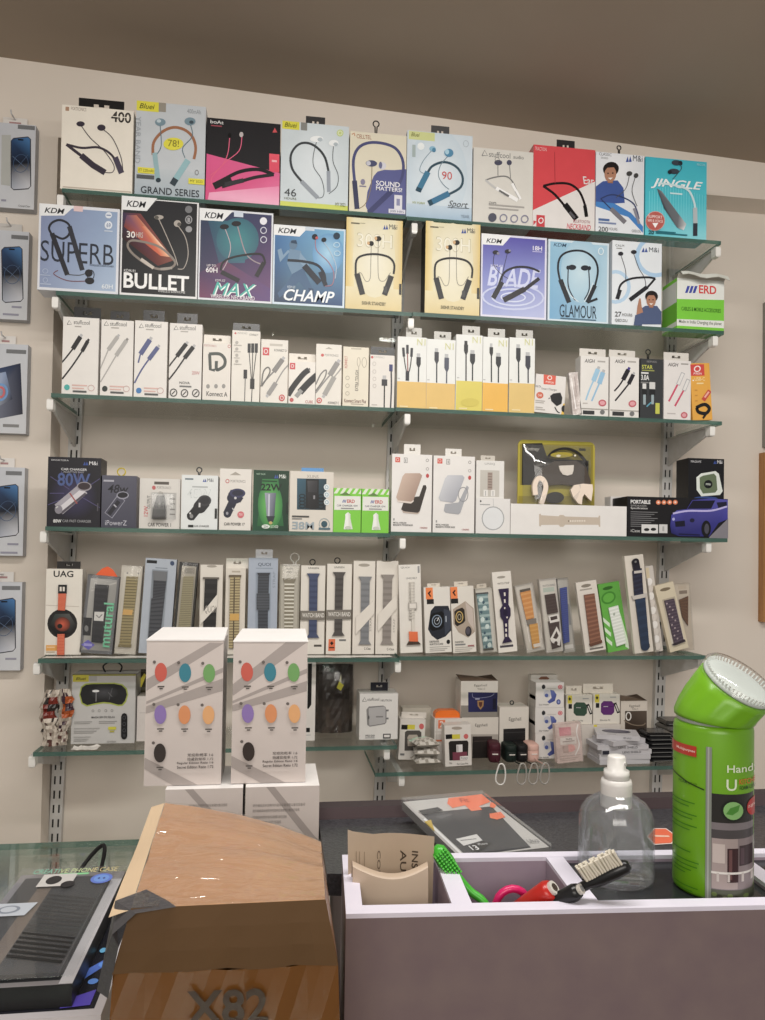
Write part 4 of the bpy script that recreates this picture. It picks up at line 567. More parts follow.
SB=lambda X,c1,c2:[('p',[(X[0],X[4]),(X[1],X[4]),(X[1]-8,X[4]+16),(X[0]+10,X[4]+16)],c1),W([(X[0]+10,X[4]+16),(X[1]-8,X[4]+16),(X[1]-8,X[5]-14),(X[0]+12,X[5]-14)],c1,c2,10),('p',[(X[0]+12,X[5]-14),(X[1]-8,X[5]-14),(X[1]+2,X[5]),(X[0]+4,X[5])],c1)]
WS('white watch strap box with grey name band and slate blue strap',ZN,(345,98,440,98,440,425,345,425),'5L',[('t','UNIGEN',373,104,414,111,'#333',.03),('r',400,390,430,398,'#55504a'),('q',[(374,124,'#d0c8bc'),(412,124,'#d0c8bc'),(416,364,'#d0c8bc'),(376,364,'#d0c8bc')])],[*SB((367,418,0,0,127,364),'#465070','#3c4664'),('q',[(345,265,'#7e7870'),(442,265,'#7e7870'),(442,298,'#7e7870'),(345,298,'#7e7870')]),('t','WATCH BAND',352,273,438,289,'#e8e4dc',.03)],base='#e5dfd5',hook=(382,74,402,103))
WS('white watch strap box with grey name band, dark strap and orange square',ZN,(443,92,540,92,543,428,447,425),'5L',[('t','UNIGEN',470,101,510,108,'#333',.03),('r',497,372,524,379,'#777'),('q',[(456,370,'#e06a34'),(482,370,'#e06a34'),(482,414,'#d85e28'),(456,414,'#d85e28')]),('p',[(462,385),(469,378),(476,386),(469,394)],'#2a1c16'),('r',459,400,479,404,'#2a1c16')],[*SB((465,515,0,0,122,358),'#54504e','#484442'),('q',[(446,262,'#7e7870'),(544,262,'#7e7870'),(544,296,'#7e7870'),(446,296,'#7e7870')]),('t','WATCH BAND',451,270,538,286,'#e8e4dc',.03)],base='#e6e0d6',hook=(476,68,498,98))
def diag(X0,X1,Y0,Y1,c1,c2,a,b): return [*SB((X0,X1,0,0,Y0,Y1),c1,c2),('p',[(X0-8,a),(X1+12,b),(X1+12,b+52),(X0-8,a+62)],'#e5ded4')]
WS('white watch strap box with ash grey strap under a slanted band',ZN,(547,80,630,80,632,423,545,425),'5L',[('e',587,96,22,6,'#a8a094'),('t','QUOI',560,290,590,306,'#aaa49a'),('t','STRAP',612,290,620,340,'#aaa49a',.02,0,1),('t','C-Class',592,399,618,408,'#333',.03)],diag(565,617,138,388,'#84868a','#787a7e',290,222),base='#e5ded4')
WS('white watch strap box with taupe strap under a slanted band, beside the outlined strap card',ZN,(633,80,718,80,720,418,635,418),'5L',[('e',672,80,22,4,'#8a8276'),('t','C-Class',680,396,708,405,'#333',.03),('t','STRAP',703,290,710,340,'#aaa49a',.02,0,1)],diag(650,702,130,382,'#948c86','#867e78',275,200),base='#e5ded4')
WS('tall white strap card with outlined link strap and orange end',ZO,(35,105,130,105,140,465,43,467),'5R',[('t','QUOI',45,113,82,121,'#777',.02),('r',118,112,126,140,'#999'),('t','UNIQ BELT',68,157,116,166,'#777',.02)],[('p',[(86,176),(98,176),(104,385),(92,385)],'#dcd6cc'),*[('r',80,y,103,y+7,'#cbc5bc') for y in range(176,322,12)],('r',77,260,113,287,'#b4aea6'),('r',81,264,109,283,'#e4ded6'),('q',[(78,378,'#ec7032'),(116,380,'#e86828'),(118,420,'#e06020'),(80,420,'#e46426')]),('p',[(68,432),(78,418),(120,420),(131,431)],'#4a3a30')],base='#e7e2da')
gw='boxed watches on the fifth shelf'
B('watch_box','white box printed with black square watch and orange corner','box',gw,ZO,(143,203,253,198,265,470,148,468),'5R',[('r',152,203,182,250,'#ee7c2c'),('p',[(160,226),(172,214),(174,220),(168,227),(175,238),(171,241)],'#2a1a10'),('r',156,250,186,270,'#202020'),('p',[(172,298),(190,278),(248,278),(262,320),(262,380),(236,405),(200,417),(175,398),(160,372)],'#262a34'),('p',[(228,290),(258,300),(262,370),(235,400)],'#3c4250'),('p',[(170,318),(180,308),(220,300),(230,310),(228,364),(216,374),(180,380),(168,370)],'#0e0f12'),('R',199,340,22,26,4,'#8494a8'),('R',199,340,12,14,2,'#b8c4d0'),('l',[(199,340),(208,325)],2,'#fff'),('r',236,320,241,345,'#a8b0bc'),('t','DEFENSE',166,419,208,427,'#444',.03),('t','WATCH CASE',166,430,226,438,'#444',.03),('e',249,427,8,9,'#222'),*lines(166,256,(444,452,459),3,'#b4b0aa')],base='#e4dfd7',depth=.03,yoff=.048,tab=(158,184,212,206),tabc='#d4ccc0')
B('watch_box','white box printed with beige square watch and orange corner','box',gw,ZO,(255,200,355,195,368,467,267,467),'5R',[('r',256,200,286,247,'#ee7c2c'),('p',[(264,222),(276,210),(278,216),(272,223),(279,234),(275,237)],'#2a1a10'),('r',258,247,289,267,'#202020'),('p',[(266,290),(320,258),(356,288),(362,384),(332,408),(290,384),(268,350)],'#b0a090'),('p',[(320,262),(352,290),(358,380),(332,340)],'#c8bab0'),('p',[(272,300),(282,292),(306,284),(316,292),(320,338),(310,348),(284,360),(274,350)],'#2e2822'),('R',294,322,17,24,4,'#c8a860'),('R',294,322,8,12,2,'#d8c8a0'),('e',333,382,14,21,'#343034'),('e',331,380,9,15,'#55505a'),('t','DEFENSE',275,420,312,427,'#555',.03),('r',275,431,320,437,'#888'),('r',330,438,358,444,'#a06060'),*lines(275,360,(444,452,459),3,'#b8b2aa')],base='#e2dcd2',depth=.03,yoff=.048,tab=(272,176,330,203),tabc='#d0c8bc')
WS('clear packet with pale teal patterned watch strap',ZO,(365,205,428,205,458,465,377,465),'5R',[('q',[(368,212,'#d8d2c6'),(424,212,'#d4cec2'),(450,460,'#dcd6cc'),(384,460,'#d8d2c8')])],[('r',366,222,414,230,'#4a4a4c'),W([(368,228),(412,228),(436,452),(392,452)],'#6c8c90','#a8c0c0',9),*[('e',x,y,9,10,'#dceae6') for x,y in ((385,250),(400,285),(390,330),(410,360),(402,410),(420,435))],*[('e',x,y,5,6,'#34586a') for x,y in ((395,262),(385,300),(408,330),(398,385),(415,405),(405,440))],('r',390,448,440,456,'#5a564e')],base='#d2ccc0',tab=(368,186,410,208),tabc='#c0b8ac',film=True)
WS('white watch strap card with dark purple slotted strap',ZO,(430,135,515,135,540,458,460,455),'5R',[('e',472,157,19,5,'#a09a90'),('t','WATCH STRAP',455,178,508,186,'#6a645c',.03),('r',466,428,522,437,'#4a4650')],[('p',[(458,203),(503,203),(501,268),(510,285),(510,312),(500,330),(500,395),(516,416),(474,418),(484,398),(478,330),(466,312),(464,285),(476,268)],'#2e2244'),('e',487,298,10,14,'#241a38'),*[('r',481,y,488,y+14,'#e4ddd4') for y in (218,245)],*[('r',486,y,493,y+12,'#e4ddd4') for y in (342,362,382)],('e',494,318,3,4,'#e4ddd4'),('e',484,280,3,4,'#e4ddd4')],base='#e5dfd6',depth=.012)
WS('crinkled clear packet with orange watch strap and grey buckle',ZO,(532,190,600,188,663,465,575,475),'5R',[('q',[(537,196,'#d8d2c8'),(596,194,'#cfc8bc'),(656,458,'#dad4ca'),(580,466,'#d2ccc0')]),('l',[(560,235),(590,430)],3,'#f2eee8'),('l',[(622,250),(650,420)],3,'#eee8e0')],[('r',552,208,592,218,'#5a5248'),W([(552,220),(593,217),(611,332),(576,336)],'#d48a34','#e0a050',6),('p',[(576,337),(619,334),(621,356),(580,358)],'#857d74'),W([(588,357),(626,355),(638,452),(602,458)],'#d29430','#dca446',6),('p',[(604,440),(640,436),(642,450),(608,454)],'#e8e0d4')],base='#c4beb4',depth=.01,film=True)
WS('crinkled clear packet with dark brown watch strap and white bow cutouts',ZO,(627,165,712,165,737,458,665,460),'5R',[('q',[(632,172,'#ded8ce'),(708,172,'#d4cec4'),(730,450,'#dcd6ce'),(668,452,'#d4cec2')]),('r',648,200,700,218,'#b8c4b8'),('t','WATCH BAND',645,188,705,196,'#777',.03)],[W([(653,228),(701,226),(712,302),(665,306)],'#43302c','#4c3a36',6),W([(668,335),(714,330),(722,440),(686,446)],'#43302c','#4c3a36',6),('p',[(668,312),(712,308),(718,338),(676,342)],'#efeae4'),('p',[(676,318),(706,315),(708,328),(680,332)],'#43302c'),('p',[(676,405),(704,358),(722,392),(716,436),(684,420)],'#efeae4'),('p',[(688,402),(703,376),(712,396),(702,408)],'#43302c'),('e',700,424,7,8,'#43302c')],base='#c8c2ba',depth=.01,film=True)
WS('narrow clear packet with navy blue ribbed watch strap',ZP,(20,172,62,172,88,420,46,420),'5R',[('q',[(24,178,'#c0bcb4'),(60,178,'#b0aca4'),(84,415,'#bcb8b0'),(50,415,'#b4b0a8')]),('r',64,260,72,330,'#888'),('r',50,395,82,408,'#d8d4ce')],[W([(32,204),(58,202),(66,385),(42,389)],'#27377e','#3248a0',26)],base='#a8a49c',depth=.01,film=True)
WS('white watch strap card with ribbed brown strap',ZP,(90,183,165,183,200,428,125,427),'5R',[('e',128,198,18,6,'#8a8276'),('r',105,208,150,213,'#a8a096'),('r',140,415,190,421,'#77706a')],[W([(118,228),(156,228),(180,400),(140,405)],'#7e5240','#94654e',12),('p',[(136,398),(182,392),(184,402),(140,408)],'#6a4434')],base='#dfd8ce',depth=.01)
WS('green watch strap card with white strap',ZP,(170,187,245,190,285,430,205,433),'5R',[('q',[(172,240,'#5fb03a'),(252,240,'#54a032'),(285,430,'#68bc44'),(205,433,'#60b03c')]),*[('p',[(182+i*4,300+i*34),(212+i*4,330+i*34),(212+i*4,344+i*34),(182+i*4,314+i*34)],'#d8ead0') for i in range(3)],('e',208,240,26,22,'#3c8820'),('e',208,240,20,16,'#5cae34'),('e',205,206,18,6,'#2c6418'),('p',[(250,300),(280,400),(284,430),(270,420)],'#d8ead0')],[W([(205,275),(240,272),(270,408),(234,414)],'#dee4dc','#f0f4ee',12),('e',225,300,4,5,'#aab4a8')],base='#58a636',depth=.01)
WS('tall white watch strap card with two-tone navy strap, beside the beaded strap',ZP,(265,88,330,92,372,443,300,445),'5R',[('q',[(268,92,'#e2dace'),(328,96,'#d8d0c4'),(368,438,'#e2dace'),(302,440,'#ddd5c9')]),('r',345,415,358,428,'#5a544c')],[('l',[(301,112),(308,150)],24,'#25232f'),W([(291,145),(323,140),(330,236),(298,240)],'#2a2a3c','#30344a',6),W([(300,244),(336,240),(352,420),(322,425)],'#2a3850','#2e3e58',6),('e',337,424,15,13,'#2a3850'),('p',[(288,235),(342,232),(343,246),(292,249)],'#c8c2bc'),('r',296,147,326,156,'#c8c2bc'),('e',301,114,12,12,'#1c1a24'),('e',301,114,4,4,'#777')],base='#ddd5c9',depth=.01,yoff=.03)
WS('narrow clear packet with pearl beaded watch strap',ZP,(338,128,366,128,405,440,374,440),'5R',[('r',342,134,354,180,'#d8c8a8')],[*[('e',350+i*3.2,185+i*26,11,14,('#f2eeea','#dcd4cc')[i%2]) for i in range(10)]],base='#cfc8c0',depth=.008,yoff=.06)
WS('cream watch strap card with dark speckled strap, near right end of fifth shelf',ZP,(370,193,440,190,497,433,428,437),'5R',[('e',410,212,20,6,'#7c6e58'),('q',[(398,246,'#b8ac98'),(446,244,'#b8ac98'),(482,412,'#e4dccf'),(436,418,'#e4dccf')])],[W([(404,250),(440,250),(475,402),(440,408)],'#4e4250','#5e525e',14),*[('e',412+i*3.1+(i%3)*8,262+i*13,3,3,'#b0a0a4') for i in range(11)],('p',[(432,408),(478,400),(482,408),(440,414)],'#3a3238')],base='#d8ccb2',depth=.01)
WS('clear packet with brown watch strap at the right end of fifth shelf',ZP,(430,180,502,200,502,432,462,432),'5R',[('r',452,200,490,212,'#c8b8a4'),('r',458,218,492,230,'#8a7a6a')],[W([(455,245),(492,243),(487,345),(468,310)],'#5e3a20','#6e4a2c',8)],base='#cfc2b0',depth=.008,yoff=.075,film=True)
# ---- row 6
def at6(Z,x,y,zz):
    p=onZ(*zp(Z,x,y),zz); return p.y-YS
B('eye_massager_box','grey box printed with a black eye massager, left end of lowest shelf','box',None,ZQ,(245,165,555,165,548,492,245,490),'6L',[('q',[(244,163,'#a8a440'),(556,163,'#a8a440'),(556,172,'#8a863a'),(244,172,'#8a863a')]),('r',248,168,325,199,'#cec42c'),('t','Bluei',262,177,312,191,'#3a3a20',.02,.3),('r',328,172,365,197,'#b4b2b0'),
 ('p',[(280,262),(288,222),(308,207),(345,204),(450,204),(490,212),(512,232),(518,262),(508,296),(492,314),(470,316),(430,305),(398,302),(360,307),(318,316),(292,302)],'#a4b048'),('p',[(285,258),(293,226),(312,213),(345,210),(450,210),(486,217),(506,236),(512,262),(502,292),(488,308),(470,309),(430,298),(398,295),(360,300),(320,309),(297,297)],'#262628'),('G',400,250,70,35,'#4a4a4e','#2a2a2c'),('e',360,243,17,6,'#e4e4e4'),('l',[(362,248),(362,292)],4,'#8a8a8c'),('l',[(420,250),(440,270)],2,'#77777a'),('l',[(440,230),(425,285)],2,'#66666a'),
 *[('R',x,336,6,6,1.5,'#6a6866') for x in (348,378,410,440)],('t','MASSAGER EYE RELAX',342,362,455,371,'#4a4846',.02),*lines(260,345,(385,393),3,'#9a9896'),*lines(378,465,(385,393),3,'#9a9896'),*lines(260,382,(416,428,436),4,'#a8a6a4'),*lines(260,340,(456,466,474),3,'#a8a6a4'),('r',423,412,461,426,'#cec82c'),('r',430,430,452,438,'#b4ae40'),('t','OYBIX',418,478,462,487,'#8a8886',.02),
 ('p',[(485,365),(490,352),(500,348),(510,352),(515,365),(515,458),(510,470),(500,474),(490,470),(485,458)],'#1c1c1e'),*[('R',500,y,8,9,2,'#55555a') for y in (370,400,430)],('r',494,448,506,460,'#3a3a3e')],base='#c6c4c2',side='#a8a6a2',depth=.06,yoff=.057,key='eye')
B('white_carton','white box between the eye massager box and the left toy box','box',None,ZQ,(558,270,640,268,640,492,556,494),'6L',[('r',570,350,600,354,'#c8c0bc')],base='#ddd5d0',depth=.04,yoff=.07)
B('yellow_black_box','black and yellow box behind the white box on the lowest shelf','box',None,ZQ,(562,150,650,150,650,480,562,480),'6L',[('p',[(562,205),(590,160),(600,170),(570,250)],'#c8b828'),('r',565,230,600,245,'#4a4638')],base='#38331f',depth=.03,yoff=.115)
B('tall_carton','tall white box with black slot, just right of the right toy box','box',None,ZS,(12,90,60,90,60,372,12,372),'6L',[('p',[(28,90),(44,90),(44,240),(34,255),(28,255)],'#1e1c1c'),('r',22,325,40,341,'#1c1c1c'),('r',20,350,44,353,'#bbb')],base='#e3ded8',depth=.04,yoff=.05)
B('adapter_box','white box printed with a grey charging adapter, right end of lowest left shelf','box',None,ZS,(228,208,375,203,375,388,225,382),'6L',[*tri(246,230,8),('t','stuffcool',257,222,302,234,'#555',.01),('t','NEUTRON',308,228,350,236,'#6a6a6a',.03),('p',[(253,268),(262,256),(318,252),(327,258),(331,270),(331,318),(325,326),(266,334),(256,326)],'#8a8888'),('p',[(262,262),(322,256),(327,262),(327,318),(322,322),(266,330),(264,326)],'#b6b4b4'),('r',290,293,318,299,'#8a8888'),('e',262,298,3,8,'#5a5858'),('r',329,268,339,275,'#777'),('r',329,300,339,307,'#777'),('t','PD20',250,365,285,372,'#444',.04),('r',248,375,285,378,'#999'),('r',318,364,348,383,'#3a3a3c'),('r',322,368,344,378,'#e0dcd8')],base='#e2dfdb',depth=.06,yoff=.05,tab=(270,162,336,208),tabc='#1a1a26')
g6='small boxes on the lowest right shelf'
def SB6(name,label,Z,q,art,**k): B(name,label,'box',g6,Z,q,k.pop('row','6R'),art,**k)
case=lambda cx,cy,rx,ry,c,c2:[('p',[(cx-rx,cy-ry*.6),(cx-rx*.6,cy-ry),(cx+rx*.6,cy-ry),(cx+rx,cy-ry*.6),(cx+rx,cy+ry*.6),(cx+rx*.6,cy+ry),(cx-rx*.6,cy+ry),(cx-rx,cy+ry*.6)],c),('l',[(cx-rx,cy-ry*.2),(cx+rx,cy-ry*.2)],2,c2)]
def tags(x,y): return [('r',x,y,x+25,y+18,'#1e1e1e'),('r',x+25,y,x+55,y+18,'#d2c62e')]
SB6('earbud_case_box','white hanging box with grey earbud case in the window, left end of lowest right shelf',ZS,(380,302,485,306,470,458,378,455),[*tags(385,324),('e',467,331,10,11,'#cc5a5a'),('p',[(400,352),(408,346),(458,346),(466,354),(463,422),(400,422)],'#55504c'),('p',[(410,372),(416,362),(448,362),(454,372),(450,405),(412,405)],'#b8aca0'),('r',410,378,454,382,'#8a8078'),('r',384,432,400,440,'#777')],base='#dcd6cf',depth=.03,yoff=.085,tab=(388,276,483,306),tabc='#d8d2ca')
SB6('earbud_case_box','plain beige box behind the grey earbud case box',ZS,(390,262,500,258,500,446,390,446),[],base='#cdc4b6',depth=.03,yoff=.145)
SB6('phone_case_box','white box with orange square and orange top, behind the front earbud case box',ZS,(513,300,620,302,620,445,513,445),[('q',[(527,305,'#e4703a'),(554,305,'#e4703a'),(554,335,'#dc6430'),(527,335,'#dc6430')]),('t','2',533,309,548,331,'#f4e4dc',.04),('l',[(522,300),(522,440)],3,'#c4bcb4'),('r',516,345,600,349,'#c8c0b8'),('r',514,375,620,381,'#d87040')],base='#dcd6d0',depth=.04,yoff=.085,key='orange')
SB6('earbud_case_box','white hanging box with wine coloured earbud case, at the front edge of lowest right shelf',ZS,(553,328,652,322,660,483,553,488),[('e',600,338,20,6,'#a89c90'),*tags(557,362),('e',635,370,9,10,'#cc5a5a'),('p',[(568,394),(574,388),(640,386),(645,394),(644,460),(570,464)],'#2a2624'),('r',598,402,622,440,'#e6e2e2'),('r',600,405,606,430,'#c0b8b8'),('p',[(583,432),(640,430),(640,462),(583,464)],'#7c3a4c'),('r',612,447,646,461,'#e8e4e2'),('t','Protect',615,450,643,458,'#555',.03),('t','Pro',570,470,580,478,'#444',.03),('t','For Case Pro',600,473,645,480,'#555',.02)],base='#dfd9d2',depth=.028,yoff=.03)
SB6('wallet_box','white topped box with dark wallet in the window, under the blue wallet box',ZT,(170,342,375,340,375,505,172,512),[('q',[(168,340,'#ddd6cc'),(376,340,'#d8d0c6'),(376,410,'#d8d0c6'),(168,412,'#ddd6cc')]),('t','Eggshell',245,367,313,382,'#5a554e',.01),('q',[(232,420,'#2e2826'),(340,418,'#3a3230'),(345,515,'#1c1817'),(232,515,'#1e1a18')]),('l',[(240,440),(335,436)],3,'#4a403c')],base='#ada59c',depth=.05,yoff=.09,key='eggl')
SB6('wallet_box','open topped box with blue wallet picture, highest on the lowest right shelf',ZT,(168,142,372,142,372,342,165,340),[('p',[(168,275),(372,280),(372,342),(165,340)],'#8c867e'),('t','Eggshell',240,160,311,176,'#77726a',.01),('t','Wallet 15',258,181,300,191,'#8a857c',.01),('q',[(207,203,'#2a2c62'),(371,207,'#20224e'),(370,314,'#1a1c40'),(208,312,'#24265a')]),('L',[(230,210),(235,232),(270,236),(330,228),(352,212)],3,'#8a8cb0'),('p',[(258,250),(294,250),(292,280),(276,300),(260,280)],'#a07848'),('p',[(266,258),(286,258),(284,278),(276,288),(268,278)],'#5a3028'),('r',246,238,270,244,'#b0b0c8'),('r',344,240,362,300,'#14142c')],base='#dbd4cb',depth=.05,yoff=.09,on='eggl',key='eggu')
SB6('wallet_box','white topped box with black phone holder below, beside the stacked holder boxes',ZT,(378,285,540,285,540,482,378,482),[('t','Eggshell',430,325,498,343,'#5a554e',.01),('q',[(400,370,'#262426'),(522,368,'#1e1c1e'),(524,480,'#141214'),(400,480,'#1a181a')]),('l',[(405,385),(518,383)],3,'#3a383a'),('r',378,440,400,482,'#b4aca4')],base='#dcd5cb',depth=.05,yoff=.09,hook=(436,250,458,290))
gh='stacked car holder boxes on the lowest right shelf'
def holder(y): return [('e',712,y+25,13,12,'#cc5a64'),('R',712,y+25,8,8,2,'#f0d0d0'),('e',620,y+25,10,13,'#2c2c30'),('l',[(622,y+35),(636,y+70)],12,'#d8d8dc'),('e',640,y+62,20,20,'#c4c4cc'),('q',[(656,y+40,'#6a7ab8'),(676,y+44,'#5a6aac'),(692,y+66,'#46549a'),(682,y+100,'#3a478c'),(652,y+114,'#46549a'),(640,y+104,'#5a68a8'),(664,y+84,'#46549a')]),('e',636,y+70,10,10,'#4a5ca0'),('e',703,y+105,12,14,'#34428a'),('e',703,y+105,6,8,'#8a96c8'),('t','Car Holder',594,y+116,650,y+123,'#4a4a4a',.02),('r',640,y+30,690,y+34,'#c8c4c0')]
def HB(label,q,y,**k): B('car_holder_box',label,'box',gh,ZT,q,k.pop('row','6R'),holder(y),base='#e0dcd8',depth=.04,yoff=.075,bands=[(0,1,'#c8c2bc'),(.3,.45,'#8a8680')],**k)
HB('white car holder box at the bottom of its stack of three',(575,428,735,425,735,552,573,555),428,key='h1')
HB('white car holder box in the middle of its stack of three',(575,290,735,288,735,422,572,424),292,row=None,on='h1',key='h2')
HB('white car holder box on top of its stack of three',(578,152,733,150,733,285,575,287),150,row=None,on='h2',key='h3')
B('hanging_carton','white hang-tab box with brown slot, behind the stack of car holder boxes','box',None,ZT,(548,108,695,110,695,545,548,545),'6R',[('p',[(590,130),(605,118),(635,118),(650,130),(636,141),(604,141)],'#8a5c48')],base='#ddd8d0',depth=.02,yoff=.125)
B('accessory_packet','crinkled clear packet with pink card, leaning by the stacked car holder boxes','packet',None,ZU,(148,318,255,305,270,465,155,470),'6R',[('q',[(165,330,'#d48e96'),(215,326,'#d8989e'),(218,360,'#dca4a8'),(168,364,'#d8989e')]),('r',170,368,240,396,'#efe6e0'),('t','Nubia',195,371,222,378,'#6a5a56',.03),('r',180,382,232,386,'#b8a8a2'),('e',215,412,20,15,'#e6aea8'),('r',180,402,205,430,'#c8b0a8'),*lines(165,260,(440,450,458),3,'#c8b4ac'),('L',[(245,315),(240,350),(252,400),(235,440)],6,'#f8f2ee')],base='#e0cbc4',depth=.014,yoff=.035,m='crumpled',film=True)  # pale wavy line is a highlight painted on the packet
def epod(label,q,cx,cy,c,c2,tabq): SB6('earbud_case_box',label,ZU,q,[('r',cx-55,cy-57,cx-36,cy-22,'#dccc30'),('p',[(cx-46,cy-50),(cx-40,cy-42),(cx-46,cy-34),(cx-52,cy-42)],'#2a2a20'),('r',cx-51,cy-20,cx-36,cy,'#1e1e1e'),*case(cx,cy,29,29,c,c2),('l',[(cx-18,cy-6),(cx+2,cy-6)],3,'#b8b8b8'),('l',[(cx+31,cy-22),(cx+48,cy+20)],13,'#1e1e20'),('l',[(cx+34,cy-15),(cx+46,cy+14)],5,'#d8d4cc'),('t','Silicone Fit',cx-33,cy+47,cx+12,cy+54,'#777',.02),('r',cx+10,cy-48,cx+36,cy-44,'#aaa')],base='#e1dbd0',depth=.03,yoff=.1,row=None,tab=tabq,tabc='#d8d0c4',**{'on':'pod_base'})
B('flat_carton','low white box carrying the green and purple earbud case boxes','box',None,ZU,(193,322,428,314,428,462,193,462),'6R',[('r',200,322,214,332,'#dccc30'),('r',312,318,326,328,'#dccc30')],base='#d8d0c8',depth=.045,yoff=.095,key='pod_base')
epod('small white box printed with a dark green earbud case',(195,195,308,190,308,315,195,320),256,252,'#34503f','#22362c',(195,152,262,196))
epod('small white box printed with a purple earbud case',(310,190,425,187,425,311,310,314),372,246,'#5e2270','#42164e',(268,143,395,191))
SB6('wallet_box','box with brown card wallet in the window, behind the flat box stack',ZU,(427,218,543,215,540,440,427,440),[('t','Eggshell',464,233,510,245,'#55504a',.01),('t','Wallet 15',475,247,502,254,'#77726a',.01),('q',[(445,260,'#4c3e34'),(540,258,'#5c4e42'),(540,440,'#2e2620'),(445,440,'#342a24')]),('L',[(440,300),(480,318),(520,320),(535,310)],4,'#8a7a68'),('R',460,282,13,19,5,'#e4e0da')],base='#d6ccc0',depth=.05,yoff=.1,key='eggr')
# ------------------------------------------------------------------ shelf heights
def zrow(pts): return sum(onY(x, y, YS).z for x, y in pts)/len(pts)
ROW = {'1L': zrow([(61,188),(205,198.5),(405,216)]), '1R': zrow([(407,215),(595,230),(706,242)]), '2L': zrow([(37,289),(198,298.5),(401,313)]), '2R': zrow([(424,312),(545,320),(661,328)]),
       '3L': zrow([(60,392),(230,401),(394,409)]), '3R': zrow([(396,406.5),(534,414),(714,421)]), '4L': zrow([(46,527),(218,529.5),(389,533)]), '4R': zrow([(391,530.5),(510,533.5),(627,538)]),
       '5L': zrow([(40,661.5),(400,655.5)]), '5R': zrow([(397,656),(700,656)]), '6L': zrow([(40,753),(395,744.5)]), '6R': zrow([(385,773),(680,765)])}
GT = .008
